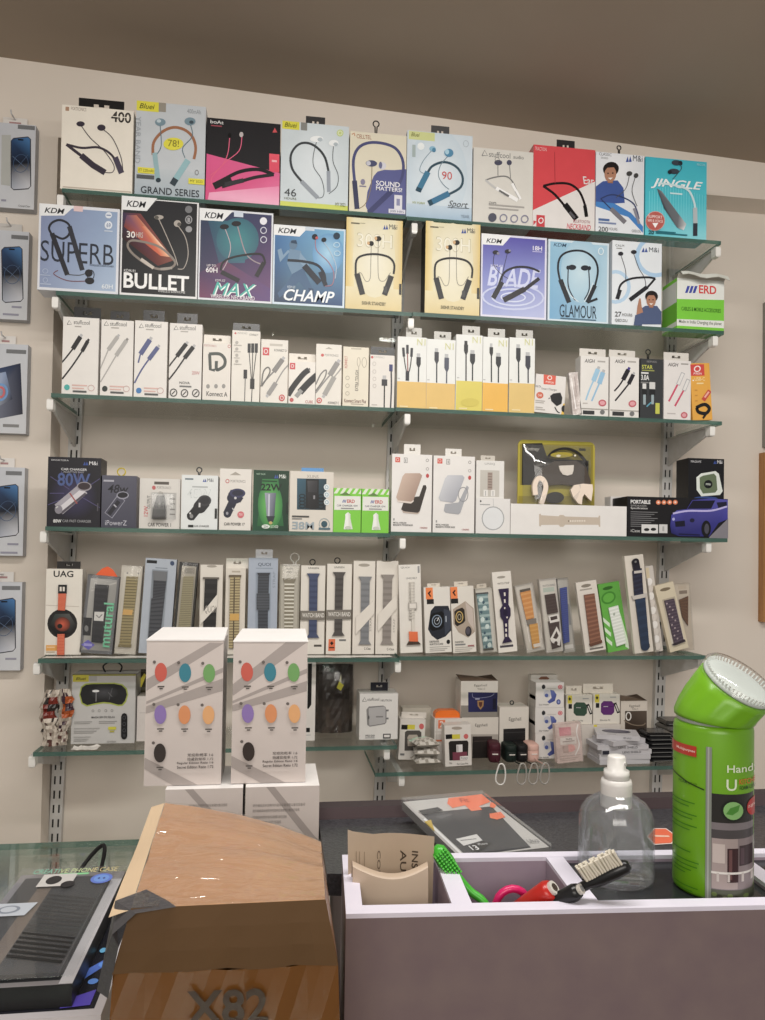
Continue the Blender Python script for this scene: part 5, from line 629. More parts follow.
# ------------------------------------------------------------------ build the packages
DONE = {}
LASTX = {}
def build_box(b):
    Z, q = b['Z'], b['q']; Y = YS + b['yoff']
    P = [onY(*zp(Z, q[i], q[i+1]), Y) for i in (0, 2, 4, 6)]           # TL TR BR BL
    TL, TR, BR, BL = P
    bm = (BL+BR)/2; tm = (TL+TR)/2
    W = ((BR-BL).length+(TR-TL).length)/2
    tilt = math.atan2(tm.x-bm.x, tm.z-bm.z)
    if abs(tilt) < math.radians(2.2): tilt = 0
    if b['on']:
        o = DONE[b['on']]; zb = o['top']
    else: zb = ROW[b['row']]
    lift = W/2*abs(math.sin(tilt))
    H = (tm.z-(zb+lift))/math.cos(tilt)
    D = b['depth']
    cx = bm.x + (zb+lift-bm.z)*math.tan(tilt) if tilt else (bm.x+tm.x)/2
    W -= .0012
    loc = (cx, Y+D/2, zb+lift+.0002)
    multi = b['tab'] or b['hook'] or b['film'] or b['parts'] or b.get('extra')
    root = empty(b['name'], loc, ry=tilt) if multi else None
    mb = MB(); mb.X = Matrix.Translation((0, -D/2, 0))
    base = b['base']; side = b['side'] or base
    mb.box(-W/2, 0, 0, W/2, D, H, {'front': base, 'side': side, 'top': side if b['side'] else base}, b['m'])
    if b['bands']:
        for t0, t1, c in b['bands']:
            for sx in (-1, 1):
                x = sx*(W/2+.00015); V = [(x, .001, H*t0), (x, D, H*t0), (x, D, H*t1), (x, .001, H*t1)]
                mb.poly(V if sx > 0 else V[::-1], c, b['m'])
    A = Art(mb, b['aq'] or q, W, H, b['m']); A.run(b['art'])
    A0 = Art(mb, q, W, H)
    def locp(x, y, yy):
        w_ = onY(*zp(Z, x, y), Y+yy); dx = w_.x-cx; dz = w_.z-loc[2]
        return (dx*math.cos(tilt)-dz*math.sin(tilt), dx*math.sin(tilt)+dz*math.cos(tilt))
    if multi: o = mb.build('carton', root)
    else:
        o = mb.build(b['name']); o.location = loc; o.rotation_euler = (0, tilt, 0); root = o
    for pt in b['parts']:
        nm, ops = pt[0], pt[1]; th = pt[2]; mt = pt[3] if len(pt) > 3 else 'printed_card'
        m2 = MB(); m2.X = Matrix.Translation((0, -D/2-.0004, 0)); a2 = Art(m2, b['aq'] or q, W, H, mt, y0=-.0008, thick=0)
        # raised relief: first a solid backing slab following the outline, then printed detail
        a2.thick = th; a2.step = .00006; a2.run(ops); m2.build(nm, root)
    if b['tab']:
        yy = D*.55; x0, y0, x1, y1 = b['tab']; xa = locp(x0, (y0+y1)/2, yy)[0]; xb = locp(x1, (y0+y1)/2, yy)[0]; zt = locp((x0+x1)/2, y0, yy)[1]
        m2 = MB(); m2.X = Matrix.Translation((0, -D/2, 0)); t = .0012; h = zt-H; w = xb-xa; c = b['tabc']
        if zt > H+.002:
            if b['hole']:
                xs = [xa, xa+w*.33, xb-w*.33, xb]; z1 = H+h*.42; z2 = H+h*.68
                for (a, d, e, f) in ((xs[0], xs[3], H, z1), (xs[0], xs[3], z2, zt), (xs[0], xs[1], z1, z2), (xs[2], xs[3], z1, z2)):
                    m2.box(a, yy, e, d, yy+t, f, c, 'plastic')
                m2.box((xa+xb)/2-w*.06, yy, z2-h*.16, (xa+xb)/2+w*.06, yy+t, z2, c, 'plastic')
            else: m2.box(xa, yy, H, xb, yy+t, zt, c, 'plastic')
            m2.build('hang_tab', root)
    if b['hook']:
        x0, y0, x1, y1 = b['hook']; a = locp(x0, y0, D*.5); d = locp(x1, y1, D*.5)
        m2 = MB(); m2.X = Matrix.Translation((0, -D/2, 0)); yy = D*.5; mx = (a[0]+d[0])/2; rw = abs(d[0]-a[0])/2; top = a[1]; rr = min(rw, (top-H)*.45)
        if rw > (top-H)*.8:       # wide triangular tab
            m2.poly([(a[0], yy, H), (d[0], yy, H), (d[0]-rw*.5, yy, H+(top-H)*.7), (mx, yy, top), (a[0]+rw*.5, yy, H+(top-H)*.7)], b['tabc'], 'plastic')
            m2.poly([(a[0], yy+.001, H), (a[0]+rw*.5, yy+.001, H+(top-H)*.7), (mx, yy+.001, top), (d[0]-rw*.5, yy+.001, H+(top-H)*.7), (d[0], yy+.001, H)], b['tabc'], 'plastic')
        else:
            path = [(mx-rr*.15, yy, H)]+[(mx+rr*math.sin(t), yy, top-rr-rr*math.cos(t)*1.0) for t in [(-PI+.5)+i*(2*PI-1)/12 for i in range(13)][::-1]]+[(mx+rr*.15, yy, H)]
            path = [(mx+rr*.2, yy, H)]+[(mx+rr*math.cos(-PI/2+.35+i*(2*PI-.7)/12), yy, top-rr+rr*math.sin(-PI/2+.35+i*(2*PI-.7)/12)) for i in range(13)]+[(mx-rr*.2, yy, H)]
            m2.tube(path, .0013, b['tabc'], 'plastic', 6)
        m2.build('hang_loop', root)
    if b['film']:
        m2 = MB(); m2.X = Matrix.Translation((0, -D/2, 0))
        if b['film'] is True:
            n = 6; f = []
            for i in range(n+1):
                r = []
                for j in range(n+1):
                    u = i/n; v = j/n; e = min(u, 1-u, v, 1-v)
                    r.append((-W/2+W*v, -.0052-(.0022*min(1, e*5))-random.random()*.0006, H*u))
                f.append(r)
            m2.grid(f, '#fff', 'clear_film')
            edge = [f[0][j] for j in range(n+1)]+[f[i][n] for i in range(1, n+1)]+[f[n][j] for j in range(n-1, -1, -1)]+[f[i][0] for i in range(n-1, 0, -1)]
            bk = [(p[0], .0005, p[2]) for p in edge]; N = len(edge)
            m2.faces(edge+bk, [(i, N+i, N+(i+1) % N, (i+1) % N) for i in range(N)], '#fff', 'clear_film')
            m2.build('clear_sleeve', root)
        else:
            x0, y0, x1, y1, t = b['film']; a = A0.l(x0, y0); d = A0.l(x1, y1)
            V = [(a[0], 0, d[1]), (d[0], 0, d[1]), (d[0], 0, a[1]), (a[0], 0, a[1])]; e = .004
            T = [(a[0]+e, -t, d[1]+e), (d[0]-e, -t, d[1]+e), (d[0]-e, -t, a[1]-e), (a[0]+e, -t, a[1]-e)]
            m2.faces(V+T, [(0, 1, 5, 4), (1, 2, 6, 5), (2, 3, 7, 6), (3, 0, 4, 7), (4, 5, 6, 7)], '#fff', 'clear_plastic')
            m2.build('blister_dome', root)
    tag(root, b['label'], b['cat'], b['group'])
    if b['key']: DONE[b['key']] = dict(top=zb+H+.0004, x=cx, W=W, D=D, y=Y, H=H, root=root, zb=zb)
    return root
for b in BOXES: build_box(b)
# torn lid of the green and white box (made of the same box: re-parent as a part of an Empty root)
def reroot(key, part):
    o = DONE[key]['root']
    if o.type == 'EMPTY': return o
    nm = o.name; o.name = part; r = empty(nm, o.location, ry=o.rotation_euler.y)
    for k in ('label', 'category', 'group'):
        if k in o: r[k] = o[k]; del o[k]
    o.location = (0, 0, 0); o.rotation_euler = (0, 0, 0); o.parent = r; o.name = part
    DONE[key]['root'] = r; return r
r = reroot('erd', 'carton'); d = DONE['erd']; W, D, H = d['W'], d['D'], d['H']
m = MB(); n = 8; rows = []
for i in range(4):
    t = i/3; rows.append([(-W/2+W*j/n, -D/2-.022*t, H+.012*math.sin(t*PI*.8)-.008*t*t+.003*math.sin(j*1.3)*t-.004*t*(j/n)) for j in range(n+1)])
m.grid(rows, '#dfe2da', 'printed_card'); m.grid([[(x, y, z-.0008) for x, y, z in rr] for rr in rows[::-1]], '#b8b4a8', 'printed_card'); m.build('lid_flap', r)
m = MB(); m.faces([(W/2, -D/2, H), (W/2, D/2, H), (W/2+.012, D/2-.01, H+.012), (W/2-.002, -D/2+.02, H+.006)], [(0, 1, 2, 3), (3, 2, 1, 0)], '#9ab080', 'printed_card'); m.build('torn_flap', r)
for key in ('eggu', 'eggr'):
    r = reroot(key, 'carton'); d = DONE[key]; W, D, H = d['W'], d['D'], d['H']
    m = MB(); P = [(-W/2, -D/2, H), (W/2, -D/2, H), (W/2, D/2, H+.006), (W*.1, D/2, H+.002), (-W/2, D/2, H+.007)]
    m.faces(P, [(0, 1, 2, 3, 4), (4, 3, 2, 1, 0)], '#6a5444', 'printed_card'); m.build('open_flap', r)
# ------------------------------------------------------------------ game controller in a yellow blister pack (behind the long strap box)
Y = YS+.075; q = (118, 55, 602, 85, 604, 690, 106, 672)
P = [onY(*zp(ZG2, q[i], q[i+1]), Y) for i in (0, 2, 4, 6)]
W = ((P[1]-P[0]).length+(P[2]-P[3]).length)/2; zb = ROW['4R']; H = (P[0].z+P[1].z)/2-zb; cx = sum(p.x for p in P)/4
root = tag(empty('game_controller_pack', (cx, Y, zb+.0003)), 'yellow backed blister pack with a white and black game controller, behind the long strap box', 'package')
m = MB(); c = .012
pts = [(-W/2, 0), (W/2, 0), (W/2, H-c)]+[(W/2-c+c*math.cos(a), H-c+c*math.sin(a)) for a in (.5, 1.0, PI/2)]+[(-W/2+c-c*math.sin(a), H-c+c*math.cos(a)) for a in (0, .5, 1.0, PI/2)]
m.poly([(x, 0, z) for x, z in pts], '#b4a52c'); m.poly([(x, .003, z) for x, z in pts[::-1]], '#8a7c20')
for i in range(len(pts)):
    a, b2 = pts[i-1], pts[i]; m.poly([(a[0], 0, a[1]), (a[0], .003, a[1]), (b2[0], .003, b2[1]), (b2[0], 0, b2[1])], '#b4a430')
A = Art(m, q, W, H)
A.run([('p',[(130,85),(590,100),(590,350),(560,352),(560,205),(540,200),(140,350),(128,350)],'#8d8022'),('p',[(143,82),(268,82),(300,178),(360,190),(420,190),(562,202),(562,352),(138,350)],'#252320'),('t','Sydney',160,106,252,136,'#c0bcb0',.02,.3),('r',500,122,542,138,'#2a2818'),('t','GAMEPAD',232,208,340,232,'#8a8680',.03),('r',232,240,330,247,'#6a665e'),('p',[(118,420),(600,430),(604,690),(106,672)],'#97892a')])
m.build('backing_card', root)
ctr = tag(empty('game_controller', (0, -.002, 0)), None, None); ctr.parent = root
m = MB(); A = Art(m, q, W, H, 'plastic', y0=0, thick=.012)
A.run([('p',[(215,300),(270,240),(330,205),(470,205),(530,250),(560,330),(560,372),(480,366),(380,352),(300,356),(215,372)],'#4c433c')]); m.build('controller_shell', ctr)
for pl in ([(222,470),(200,430),(192,350),(212,312),(245,302),(275,330),(288,380),(270,430),(248,470),(232,474),(236,420),(246,370),(236,335),(216,335),(208,370),(212,425)],):
    m = MB(); A = Art(m, q, W, H, 'plastic', y0=-.012, thick=.008); A.run([('L',[(205,420),(200,360),(218,318),(248,320),(268,365),(258,420),(240,478)],30,'#efdfd0')]); m.build('controller_grip', ctr)
m = MB(); A = Art(m, q, W, H, 'plastic', y0=-.012, thick=.008); A.run([('p',[(424,392),(448,362),(500,354),(562,360),(566,392),(556,466),(536,446),(512,420),(500,440),(496,486),(472,478),(440,436)],'#efdfd0')]); m.build('controller_grip', ctr)
m = MB(); A = Art(m, q, W, H, 'plastic', y0=-.012, thick=.004); A.run([('p',[(354,236),(448,234),(446,268),(438,292),(408,300),(380,292),(362,268)],'#f2e8dc')]); m.build('touch_pad', ctr)
m = MB(); A = Art(m, q, W, H, 'plastic', y0=-.011, thick=.003); A.run([('L',[(290,180),(330,140),(400,126),(470,150),(520,200),(540,240)],16,'#1c1a18'),('e',375,166,70,18,'#a8983a'),('e',355,172,14,8,'#f4ecd8'),('e',460,172,6,6,'#f4ecd8')]); m.build('charging_cable', root)
for cx2, cy2, rx, ry in ((238, 400, 26, 44), (330, 438, 56, 36)):
    m = MB(); A = Art(m, q, W, H, 'rubber', y0=-.012, thick=.005); A.run([('e', cx2, cy2, rx, ry, '#2b2926')]); m.build('thumb_stick', ctr)
m = MB(); rows = []
for i in range(9):
    r = []
    for j in range(11):
        u = j/10; v = i/8; e = min(u, 1-u, v, 1-v); r.append((-W*.44+W*.88*u, -.003-.019*min(1, e*5)+.0015*math.sin(i*2.1+j*1.7), H*.02+H*.93*v))
    rows.append(r)
m.grid(rows, '#fff', 'clear_plastic'); m.build('blister_dome', root, True)
# ------------------------------------------------------------------ glass shelves, uprights, brackets
EX = {'1L': (62,187,405.9), '2L': (56,292,412), '3L': (51,394,394.8), '4L': (45.2,529,390), '5L': (38,661,399), '6L': (33,754,397)}
EXR = {'1R': (406.3,721,244), '2R': (412.4,724,331), '3R': (395.2,722,425), '4R': (390.4,727.5,541), '5R': (399.4,706,656), '6R': (375.5,700,765)}
tier = {'1': 'top', '2': 'second', '3': 'third', '4': 'fourth', '5': 'fifth', '6': 'lowest'}
SHX = {}
def shelf(row, x0, x1):
    z = ROW[row]; m = MB()
    y1 = YB-.004 if x0 > -.99 else YB
    m.box(x0, YS, z-GT, x1, YB-.016, z, '#fff', 'shelf_glass', skip=('front', 'left', 'right'))
    m.box(x0, YS, z-GT, x1, YB-.016, z, '#fff', 'glass_edge', skip=('top', 'bottom', 'back'))
    o = m.build('glass_shelf')
    side = 'left' if row[1] == 'L' else 'right'
    tag(o, f'clear glass shelf with green edge, {side} half of the {tier[row[0]]} tier', 'shelf', 'glass shelves on the wall')
    SHX[row] = (x0, x1)
for k, (a, ay, c) in EX.items():
    shelf(k, onY(a, ay, YS).x, onY(c, ay+(c-a)*.03, YS).x)
for k, (a, c, cy) in EXR.items():
    shelf(k, onY(a, cy, YS).x, onY(c, cy, YS).x)
UP = {'left': ((74,451), (54.5,843)), 'middle': ((393,449), (380,790)), 'right': ((668,460), (657,789))}
UX = {}
for nm, (a, b2) in UP.items():
    A_ = onY(*a, YB-.014); B_ = onY(*b2, YB-.014); sl = (A_.x-B_.x)/(A_.z-B_.z)
    UX[nm] = lambda z, A_=A_, sl=sl: A_.x+(z-A_.z)*sl
    z0 = .0002; z1 = ROW['1L']+.01
    m = MB(); w = .0125; xx = UX[nm]
    V = []
    for z in (z0, z1):
        for dx, y in ((-w, YB-.014), (w, YB-.014), (w, YB-.0002), (-w, YB-.0002)): V.append((xx(z)+dx, y, z))
    m.faces(V, [(0,1,5,4),(1,2,6,5),(2,3,7,6),(3,0,4,7),(4,5,6,7),(3,2,1,0)], '#fff', 'aluminium')
    z = z0+.02
    while z < z1-.03:
        for dx in (-.0055, .0055):
            c = .0017
            m.faces([(xx(z)+dx-c, YB-.01415, z), (xx(z)+dx+c, YB-.01415, z), (xx(z+.017)+dx+c, YB-.01415, z+.017), (xx(z+.017)+dx-c, YB-.01415, z+.017)], [(0,1,2,3)], '#1c1a18', 'matte_paint')
        z += .030
    tag(m.build('slotted_upright'), f'slotted grey metal upright on the wall, {nm} one of the three', 'upright', 'slotted uprights carrying the shelves')
for i, t in tier.items():
    for nm in UP:
        rows_ = [i+('L' if nm == 'left' else 'R')] if nm != 'middle' else ([i+'L'] if i != '6' else ['6L', '6R'])
        for row in rows_:
            zt = ROW[row]-GT-.0006
            if nm == 'middle' and row[0] != '6': zt = min(ROW[i+'L'], ROW[i+'R'])-GT-.0006
            x = UX[nm](zt-.03)
            off = {'6L': -.016, '6R': .016}.get(row, 0) if nm == 'middle' else 0
            x += off
            root = empty('shelf_bracket', (x, YB-.016, zt))
            ln = YB-.016-YS-.012; m = MB(); w = .0022
            prof = [(0, 0), (-ln, 0), (-ln, -.016), (-ln+.02, -.02), (0, -.066)]
            for sx in (-w, w):
                V = [(sx, y, z) for y, z in prof]; m.faces(V, [tuple(range(5)) if sx < 0 else (4,3,2,1,0)], '#fff', 'aluminium')
            for k in range(5):
                a, b2 = prof[k-1], prof[k]; m.faces([(-w, a[0], a[1]), (w, a[0], a[1]), (w, b2[0], b2[1]), (-w, b2[0], b2[1])], [(0,1,2,3)], '#fff', 'aluminium')
            m.box(-.006, -ln, -.0035, .006, 0, -.0002, '#fff', 'aluminium')
            m.build('bracket_plate', root)
            m = MB(); c = .0058
            V = []
            for e_, zz in ((.6, -.0225), (.92, -.0205), (1, -.017), (1, -.004), (.9, -.0015), (.6, -.0003)): V += [(-c*e_, -ln-.006*e_, zz), (c*e_, -ln-.006*e_, zz), (c*e_, -ln+.012, zz), (-c*e_, -ln+.012, zz)]
            m.faces(V, [(i_*4+k, i_*4+(k+1) % 4, i_*4+4+(k+1) % 4, i_*4+4+k) for i_ in range(5) for k in range(4)]+[(3,2,1,0), (20,21,22,23)], '#eceae6', 'plastic'); m.build('end_cap', root)
            extra = '' if row[0] != '6' or nm != 'middle' else (', left of the pair' if row == '6L' else ', right of the pair')
            tag(root, f'grey shelf bracket with white end cap, {nm} upright, {t} tier{extra}', 'bracket', 'shelf brackets')
# ------------------------------------------------------------------ room
zL = onY(0, 57, YW).z; zR = onY(765, 163, YW).z; xL = onY(0, 57, YW).x; xR = onY(765, 163, YW).x
ceil = lambda x: zL+(zR-zL)*(x-xL)/(xR-xL)
X0, X1 = -1.9, 1.9
xp = onY(49, 500, YW).x
def slabx(m, x0, x1, y0, y1, zb_, mat, top=None):
    V = []
    for z in (lambda x: zb_, top or ceil):
        for x, y in ((x0, y0), (x1, y0), (x1, y1), (x0, y1)): V.append((x, y, z(x)))
    m.faces(V, [(0,1,5,4),(1,2,6,5),(2,3,7,6),(3,0,4,7),(4,5,6,7),(3,2,1,0)], '#fff', mat)
m = MB(); slabx(m, X0, X1, YB, YB+.12, 0, 'wall_paint'); struct(m, 'wall_back')
m = MB(); slabx(m, X0, xp, YW, YB-.0005, 0, 'wall_paint', lambda x: onY(735, 197, YW).z); struct(m, 'wall_pillar')
zbeam = onY(735, 197, YW).z
m = MB(); slabx(m, X0, X1, YW, YB-.0005, zbeam, 'wall_paint'); struct(m, 'wall_beam')
m = MB(); V = [(X0, -2.2, ceil(X0)), (X1, -2.2, ceil(X1)), (X1, YB+.12, ceil(X1)), (X0, YB+.12, ceil(X0))]
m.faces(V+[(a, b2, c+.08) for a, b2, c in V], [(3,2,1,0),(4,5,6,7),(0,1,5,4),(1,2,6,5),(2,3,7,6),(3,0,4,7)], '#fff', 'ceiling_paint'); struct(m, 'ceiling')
m = MB(); m.box(X0, -2.2, -.06, X1, YB+.12, 0, '#fff', 'floor_tile'); struct(m, 'floor')
a = onY(764, 460, YB-.02); m = MB(); m.box(a.x, YB-.02, onY(757, 622, YB-.02).z, a.x+.35, YB-.0005, onY(757, 452, YB-.02).z, '#fff', 'wood'); struct(m, 'trim_1')
m = MB(); m.box(a.x+.008, YB-.02, onY(757, 446, YB-.02).z, a.x+.35, YB-.0005, onY(757, 300, YB-.02).z, '#8a8680', 'matte_paint'); struct(m, 'trim_2')
# ------------------------------------------------------------------ screen protector boxes hanging on the pillar
def phone(x0, y0, x1, y1): 
    ym = (y0+y1)/2; w = x1-x0
    return [('p',[(x0-1,y0+2),(x0+2,y0-1),(x1-2,y0-1),(x1+1,y0+2),(x1+1,y1-2),(x1-2,y1+1),(x0+2,y1+1),(x0-1,y1-2)],'#3a3c44'),('q',[(x0,y0+2,'#20406a'),(x0+2,y0,'#20406a'),(x1-2,y0,'#3a78b4'),(x1,y0+2,'#3a78b4'),(x1,ym,'#101626'),(x0,ym,'#141c2c')]),('q',[(x0,ym,'#141c2c'),(x1,ym,'#101626'),(x1,y1-2,'#d4d6de'),(x1-2,y1,'#d4d6de'),(x0+2,y1,'#b4bac8'),(x0,y1-2,'#b4bac8')]),
     ('l',[(x0+1,ym-8),(x1-1,ym+8)],.5,'#5a7090'),('l',[(x1-2,ym-8),(x0+2,ym+8)],.5,'#4a6080'),('R',(x0+x1)/2,ym,w*.42,w*.5,.6,'#3a5478'),('r',x0+w*.35,y0+1,x0+w*.65,y0+2.4,'#0c0e14')]
PR = [('topmost', (-10,119,36,128,33.5,211,-13,205), (1,112,25,123), [*phone(11.5,139,30,189.5),('p',[(2,134),(11,135),(10,186),(1,184)],'#b8bab6'),('r',18,127,35,131,'#77797c'),('t','Crystal Clear',18,206,30,208.5,'#777',.02),('r',1,199,6,201,'#99a')]),
 ('second', (-16,228,30,233,26,322,-20,316), None, [*phone(2.5,248,22,302),('r',12,236,29,240,'#77797c'),('r',11,307,21,309,'#99a'),('r',2,314,18,316,'#99a')]),
 ('third', (-18,340,29,347.5,24.5,436,-22,430), (-6,334,14,346), [('q',[(-16,370,'#2a4a7a'),(21,365,'#1a2440'),(22,416,'#2c2c3c'),(-18,420,'#8a90a4')]),('q',[(-16,375,'#cdd6e4'),(6,372,'#8a9cc0'),(12,400,'#2a2e44'),(-16,412,'#c0c8d8')]),('R',0,392,8,9,2,'#6a9ad0'),('R',0,392,5,6,2,'#d05a60'),('r',7,351,27,355,'#77797c'),('r',2,425,18,428,'#888')]),
 ('fourth', (-22,463,25,471,22,559,-25,552), (-8,459,12,470), [*phone(-3,487,17.5,537),('r',6,473,22,477,'#77797c'),('r',7,545,18,547,'#99a'),('r',0,553,17,555,'#99a')]),
 ('lowest', (-25,578,22,586,19.5,674,-28,667), (-9,571,11,583), [*phone(-6,601,14.5,653),('r',2,588,20,592,'#77797c'),('r',5,660,16,662,'#99a')])]
for nm, q, tb, art in PR:
    Yp = YW-.022; P = [onY(q[i], q[i+1], Yp) for i in (0, 2, 4, 6)]; W = ((P[1]-P[0]).length+(P[2]-P[3]).length)/2; H = ((P[0]-P[3]).length+(P[1]-P[2]).length)/2
    c = sum(P, Vector())/4; root = empty('screen_protector_box', (c.x, YW-.0112, c.z-H/2))
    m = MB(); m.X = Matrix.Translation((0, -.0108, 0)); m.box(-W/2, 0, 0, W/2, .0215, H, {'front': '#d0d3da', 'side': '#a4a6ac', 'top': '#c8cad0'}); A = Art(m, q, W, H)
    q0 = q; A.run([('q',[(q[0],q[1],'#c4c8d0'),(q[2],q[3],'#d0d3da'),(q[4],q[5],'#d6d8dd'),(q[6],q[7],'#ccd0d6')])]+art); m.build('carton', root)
    if tb:
        a = A.l(tb[0], tb[1]); b2 = A.l(tb[2], tb[3]); m = MB(); m.box(a[0], .004, H, b2[0], .006, H+.02, '#e6e2de', 'plastic'); 
        m.box(a[0]+.012, .0035, H+.007, b2[0]-.012, .0041, H+.011, '#b08a8a', 'plastic'); m.build('hang_tab', root)
    tag(root, {'topmost': 'topmost pale grey screen protector box hanging on the left pillar', 'second': 'second screen protector box from the top on the left pillar', 'third': 'third hanging box on the left pillar, showing a large dark screen with a ring', 'fourth': 'second lowest pale grey screen protector box on the left pillar', 'lowest': 'lowest pale grey screen protector box hanging on the left pillar'}[nm], 'box', 'screen protector boxes on the left pillar')
    m = MB(); m.tube([(0, YW-.0005-.0, 0), (0, YW-.03, .0), (0, YW-.034, .006)], .0015, '#c8c8c8', 'plastic', 6)
    hk = m.build('wall_hook'); hk.location = (c.x+ (.004 if not tb else (A.l(tb[0],tb[1])[0]+A.l(tb[2],tb[3])[0])/2), 0, c.z+H/2+.0155)
    tag(hk, {'topmost': 'wall hook carrying the topmost screen protector box', 'second': 'wall hook carrying the second screen protector box', 'third': 'wall hook carrying the box with the large dark screen', 'fourth': 'wall hook carrying the second lowest screen protector box', 'lowest': 'wall hook carrying the lowest screen protector box'}[nm], 'hook', 'hooks on the left pillar')
    if not tb:
        m = MB(); m.box(-.02, .004, H, .025, .006, H+.02, '#cfccc8', 'plastic'); m.build('hang_tab', root)
# ------------------------------------------------------------------ loose things on the two lowest shelves
z6 = ROW['6L']; z6r = ROW['6R']; z5 = ROW['5L']
def sachet(label, x, y, ztop, w, seed, c1, c2):
    rnd = random.Random(seed); rows = []; rowb = []; n = 16; H = ztop-z6; m = MB()
    for i in range(n+1):
        t = i/n; r = []; rb = []
        wd = w*(.86+.14*math.sin(i*1.7+seed))*(1 if t < .85 else 1-(t-.85)*1.6); th = .013*math.sin(PI*(.06+.86*t))*(.8+.2*math.sin(i*2.9+seed))+.001
        off = .004*math.sin(t*6+seed)+.004*t
        for j in range(9):
            u = j/8-.5
            r.append((off+wd*u+rnd.uniform(-.0014, .0014), -th*math.cos(u*PI)+rnd.uniform(-.003, .003), H*t)); rb.append((off+wd*u, th*math.cos(u*PI), H*t))
        rows.append(r); rowb.append(rb)
    for i in range(n):
        for j in range(8):
            t = i/n; c = ['#c2b7aa', '#a89c90', '#cfc5b9'][rnd.randrange(3)]
            if .48 < t < .86 and 3-seed % 3 <= j <= 7: c = c1 if (i//2+j//4) % 3 else c2
            elif t < .45 and rnd.random() < .14: c = '#5a3a34'
            elif rnd.random() < .06: c = c2
            m.poly([rows[i][j], rows[i][j+1], rows[i+1][j+1], rows[i+1][j]], c, 'crumpled')
            m.poly([rowb[i][j+1], rowb[i][j], rowb[i+1][j], rowb[i+1][j+1]], '#b4aa9e', 'crumpled')
    o = m.build('foil_sachet'); o.location = (x, y, z6+.0004); tag(o, label, 'sachet', 'crumpled sachets on the lowest left shelf'); return o
p = onY(48, 745, YS+.045); t = onY(51, 690, YS+.045); sachet('crumpled white and dark red sachet at the left end of the lowest shelf', p.x, YS+.045, t.z, .034, 1, '#74291f', '#2a2422')
p = onY(62, 745, YS+.05); t = onY(62, 689, YS+.05); sachet('crumpled orange sachet beside the grey massager box', p.x, YS+.05, t.z, .030, 4, '#b0582c', '#3a2430')
# torn paper label
m = MB(); rows = []; rnd = random.Random(3)
for i in range(5): rows.append([(-.024+.048*j/8+rnd.uniform(-.002, .002), -.014+.028*i/4+rnd.uniform(-.002, .002), .0008+abs(rnd.gauss(0, .0022))) for j in range(9)])
m.grid(rows, '#e8e4de', 'crumpled'); o = m.build('paper_scrap'); p = onZ(86, 749, z6); o.location = (p.x, max(p.y, YS+.017), z6+.0002); tag(o, 'crumpled white paper scrap at the front edge of the lowest left shelf', 'paper')
# loop handle on the eye massager box
d = DONE['eye']; r = reroot('eye', 'carton'); m = MB()
m.tube(smooth_pts([(-.004, 0, d['H']), (-.008, -.004, d['H']+.012), (.004, -.006, d['H']+.021), (.018, -.006, d['H']+.021), (.028, -.004, d['H']+.012), (.024, 0, d['H'])], 4), .0016, '#1a1a1c', 'rubber', 6)
m.build('cord_handle', r)
# plastic sheet along the fifth shelf
m = MB(); x0, x1 = SHX['5L']; rnd = random.Random(5); rows = []
for i in range(4): rows.append([(x0+.006+(x1-x0-.02)*j/30, YS+.002+.028*i/3, z5+.0006+rnd.random()*.0012) for j in range(31)])
m.grid(rows, '#e6e2dc', 'crumpled'); tag(m.build('shelf_liner'), 'strip of white plastic film lying along the front of the fifth shelf, left half', 'film')
# dark bag of cables
p0 = onY(313, 740, YS+.09); p1 = onY(356, 664, YS+.09); w = p1.x-p0.x; h = p1.z-z6
root = tag(empty('cable_bag', ((p0.x+p1.x)/2, YS+.125, z6+.0004)), 'clear bag of dark brown cables with a yellow tag, left of the adapter box', 'bag')
rnd = random.Random(8)
def pillow(w, h, d, col, mat, jit, n=10, colf=None):
    m = MB(); F_ = []; Bk = []
    for i in range(n+1):
        a = []; b2 = []
        for j in range(n+1):
            u = j/n; v = i/n; e = (math.sin(PI*u)*math.sin(PI*(.12+.8*v)))**.5*d
            q1 = rnd.uniform(-jit, jit); a.append((-w/2+w*u, -e+q1 if 0 < j < n else 0, h*v)); b2.append((-w/2+w*u, e, h*v))
        F_.append(a); Bk.append(b2)
    for i in range(n):
        for j in range(n):
            c = colf(i/n, j/n) if colf else col
            m.poly([F_[i][j], F_[i][j+1], F_[i+1][j+1], F_[i+1][j]], c, mat); m.poly([Bk[i][j+1], Bk[i][j], Bk[i+1][j], Bk[i+1][j+1]], c, mat)
    return m
pillow(w*.94, h*.96, .022, '#2e2620', 'crumpled', .003, 10, lambda v, u: '#2a231e' if v > .45 else ('#3a3029' if rnd.random() > .3 else '#4a3c32')).build('cable_bundle', root)
pillow(w, h, .027, '#fff', 'clear_film', .002, 8).build('clear_bag', root, True)
m = MB(); m.poly([(.004, -.032, h*.66), (.013, -.032, h*.62), (.019, -.032, h*.7), (.009, -.032, h*.75)], '#d8d43c'); m.poly([(.009, -.032, h*.75), (.014, -.032, h*.73), (.013, -.032, h*.86)], '#c8c4a8'); m.build('price_tag', root)
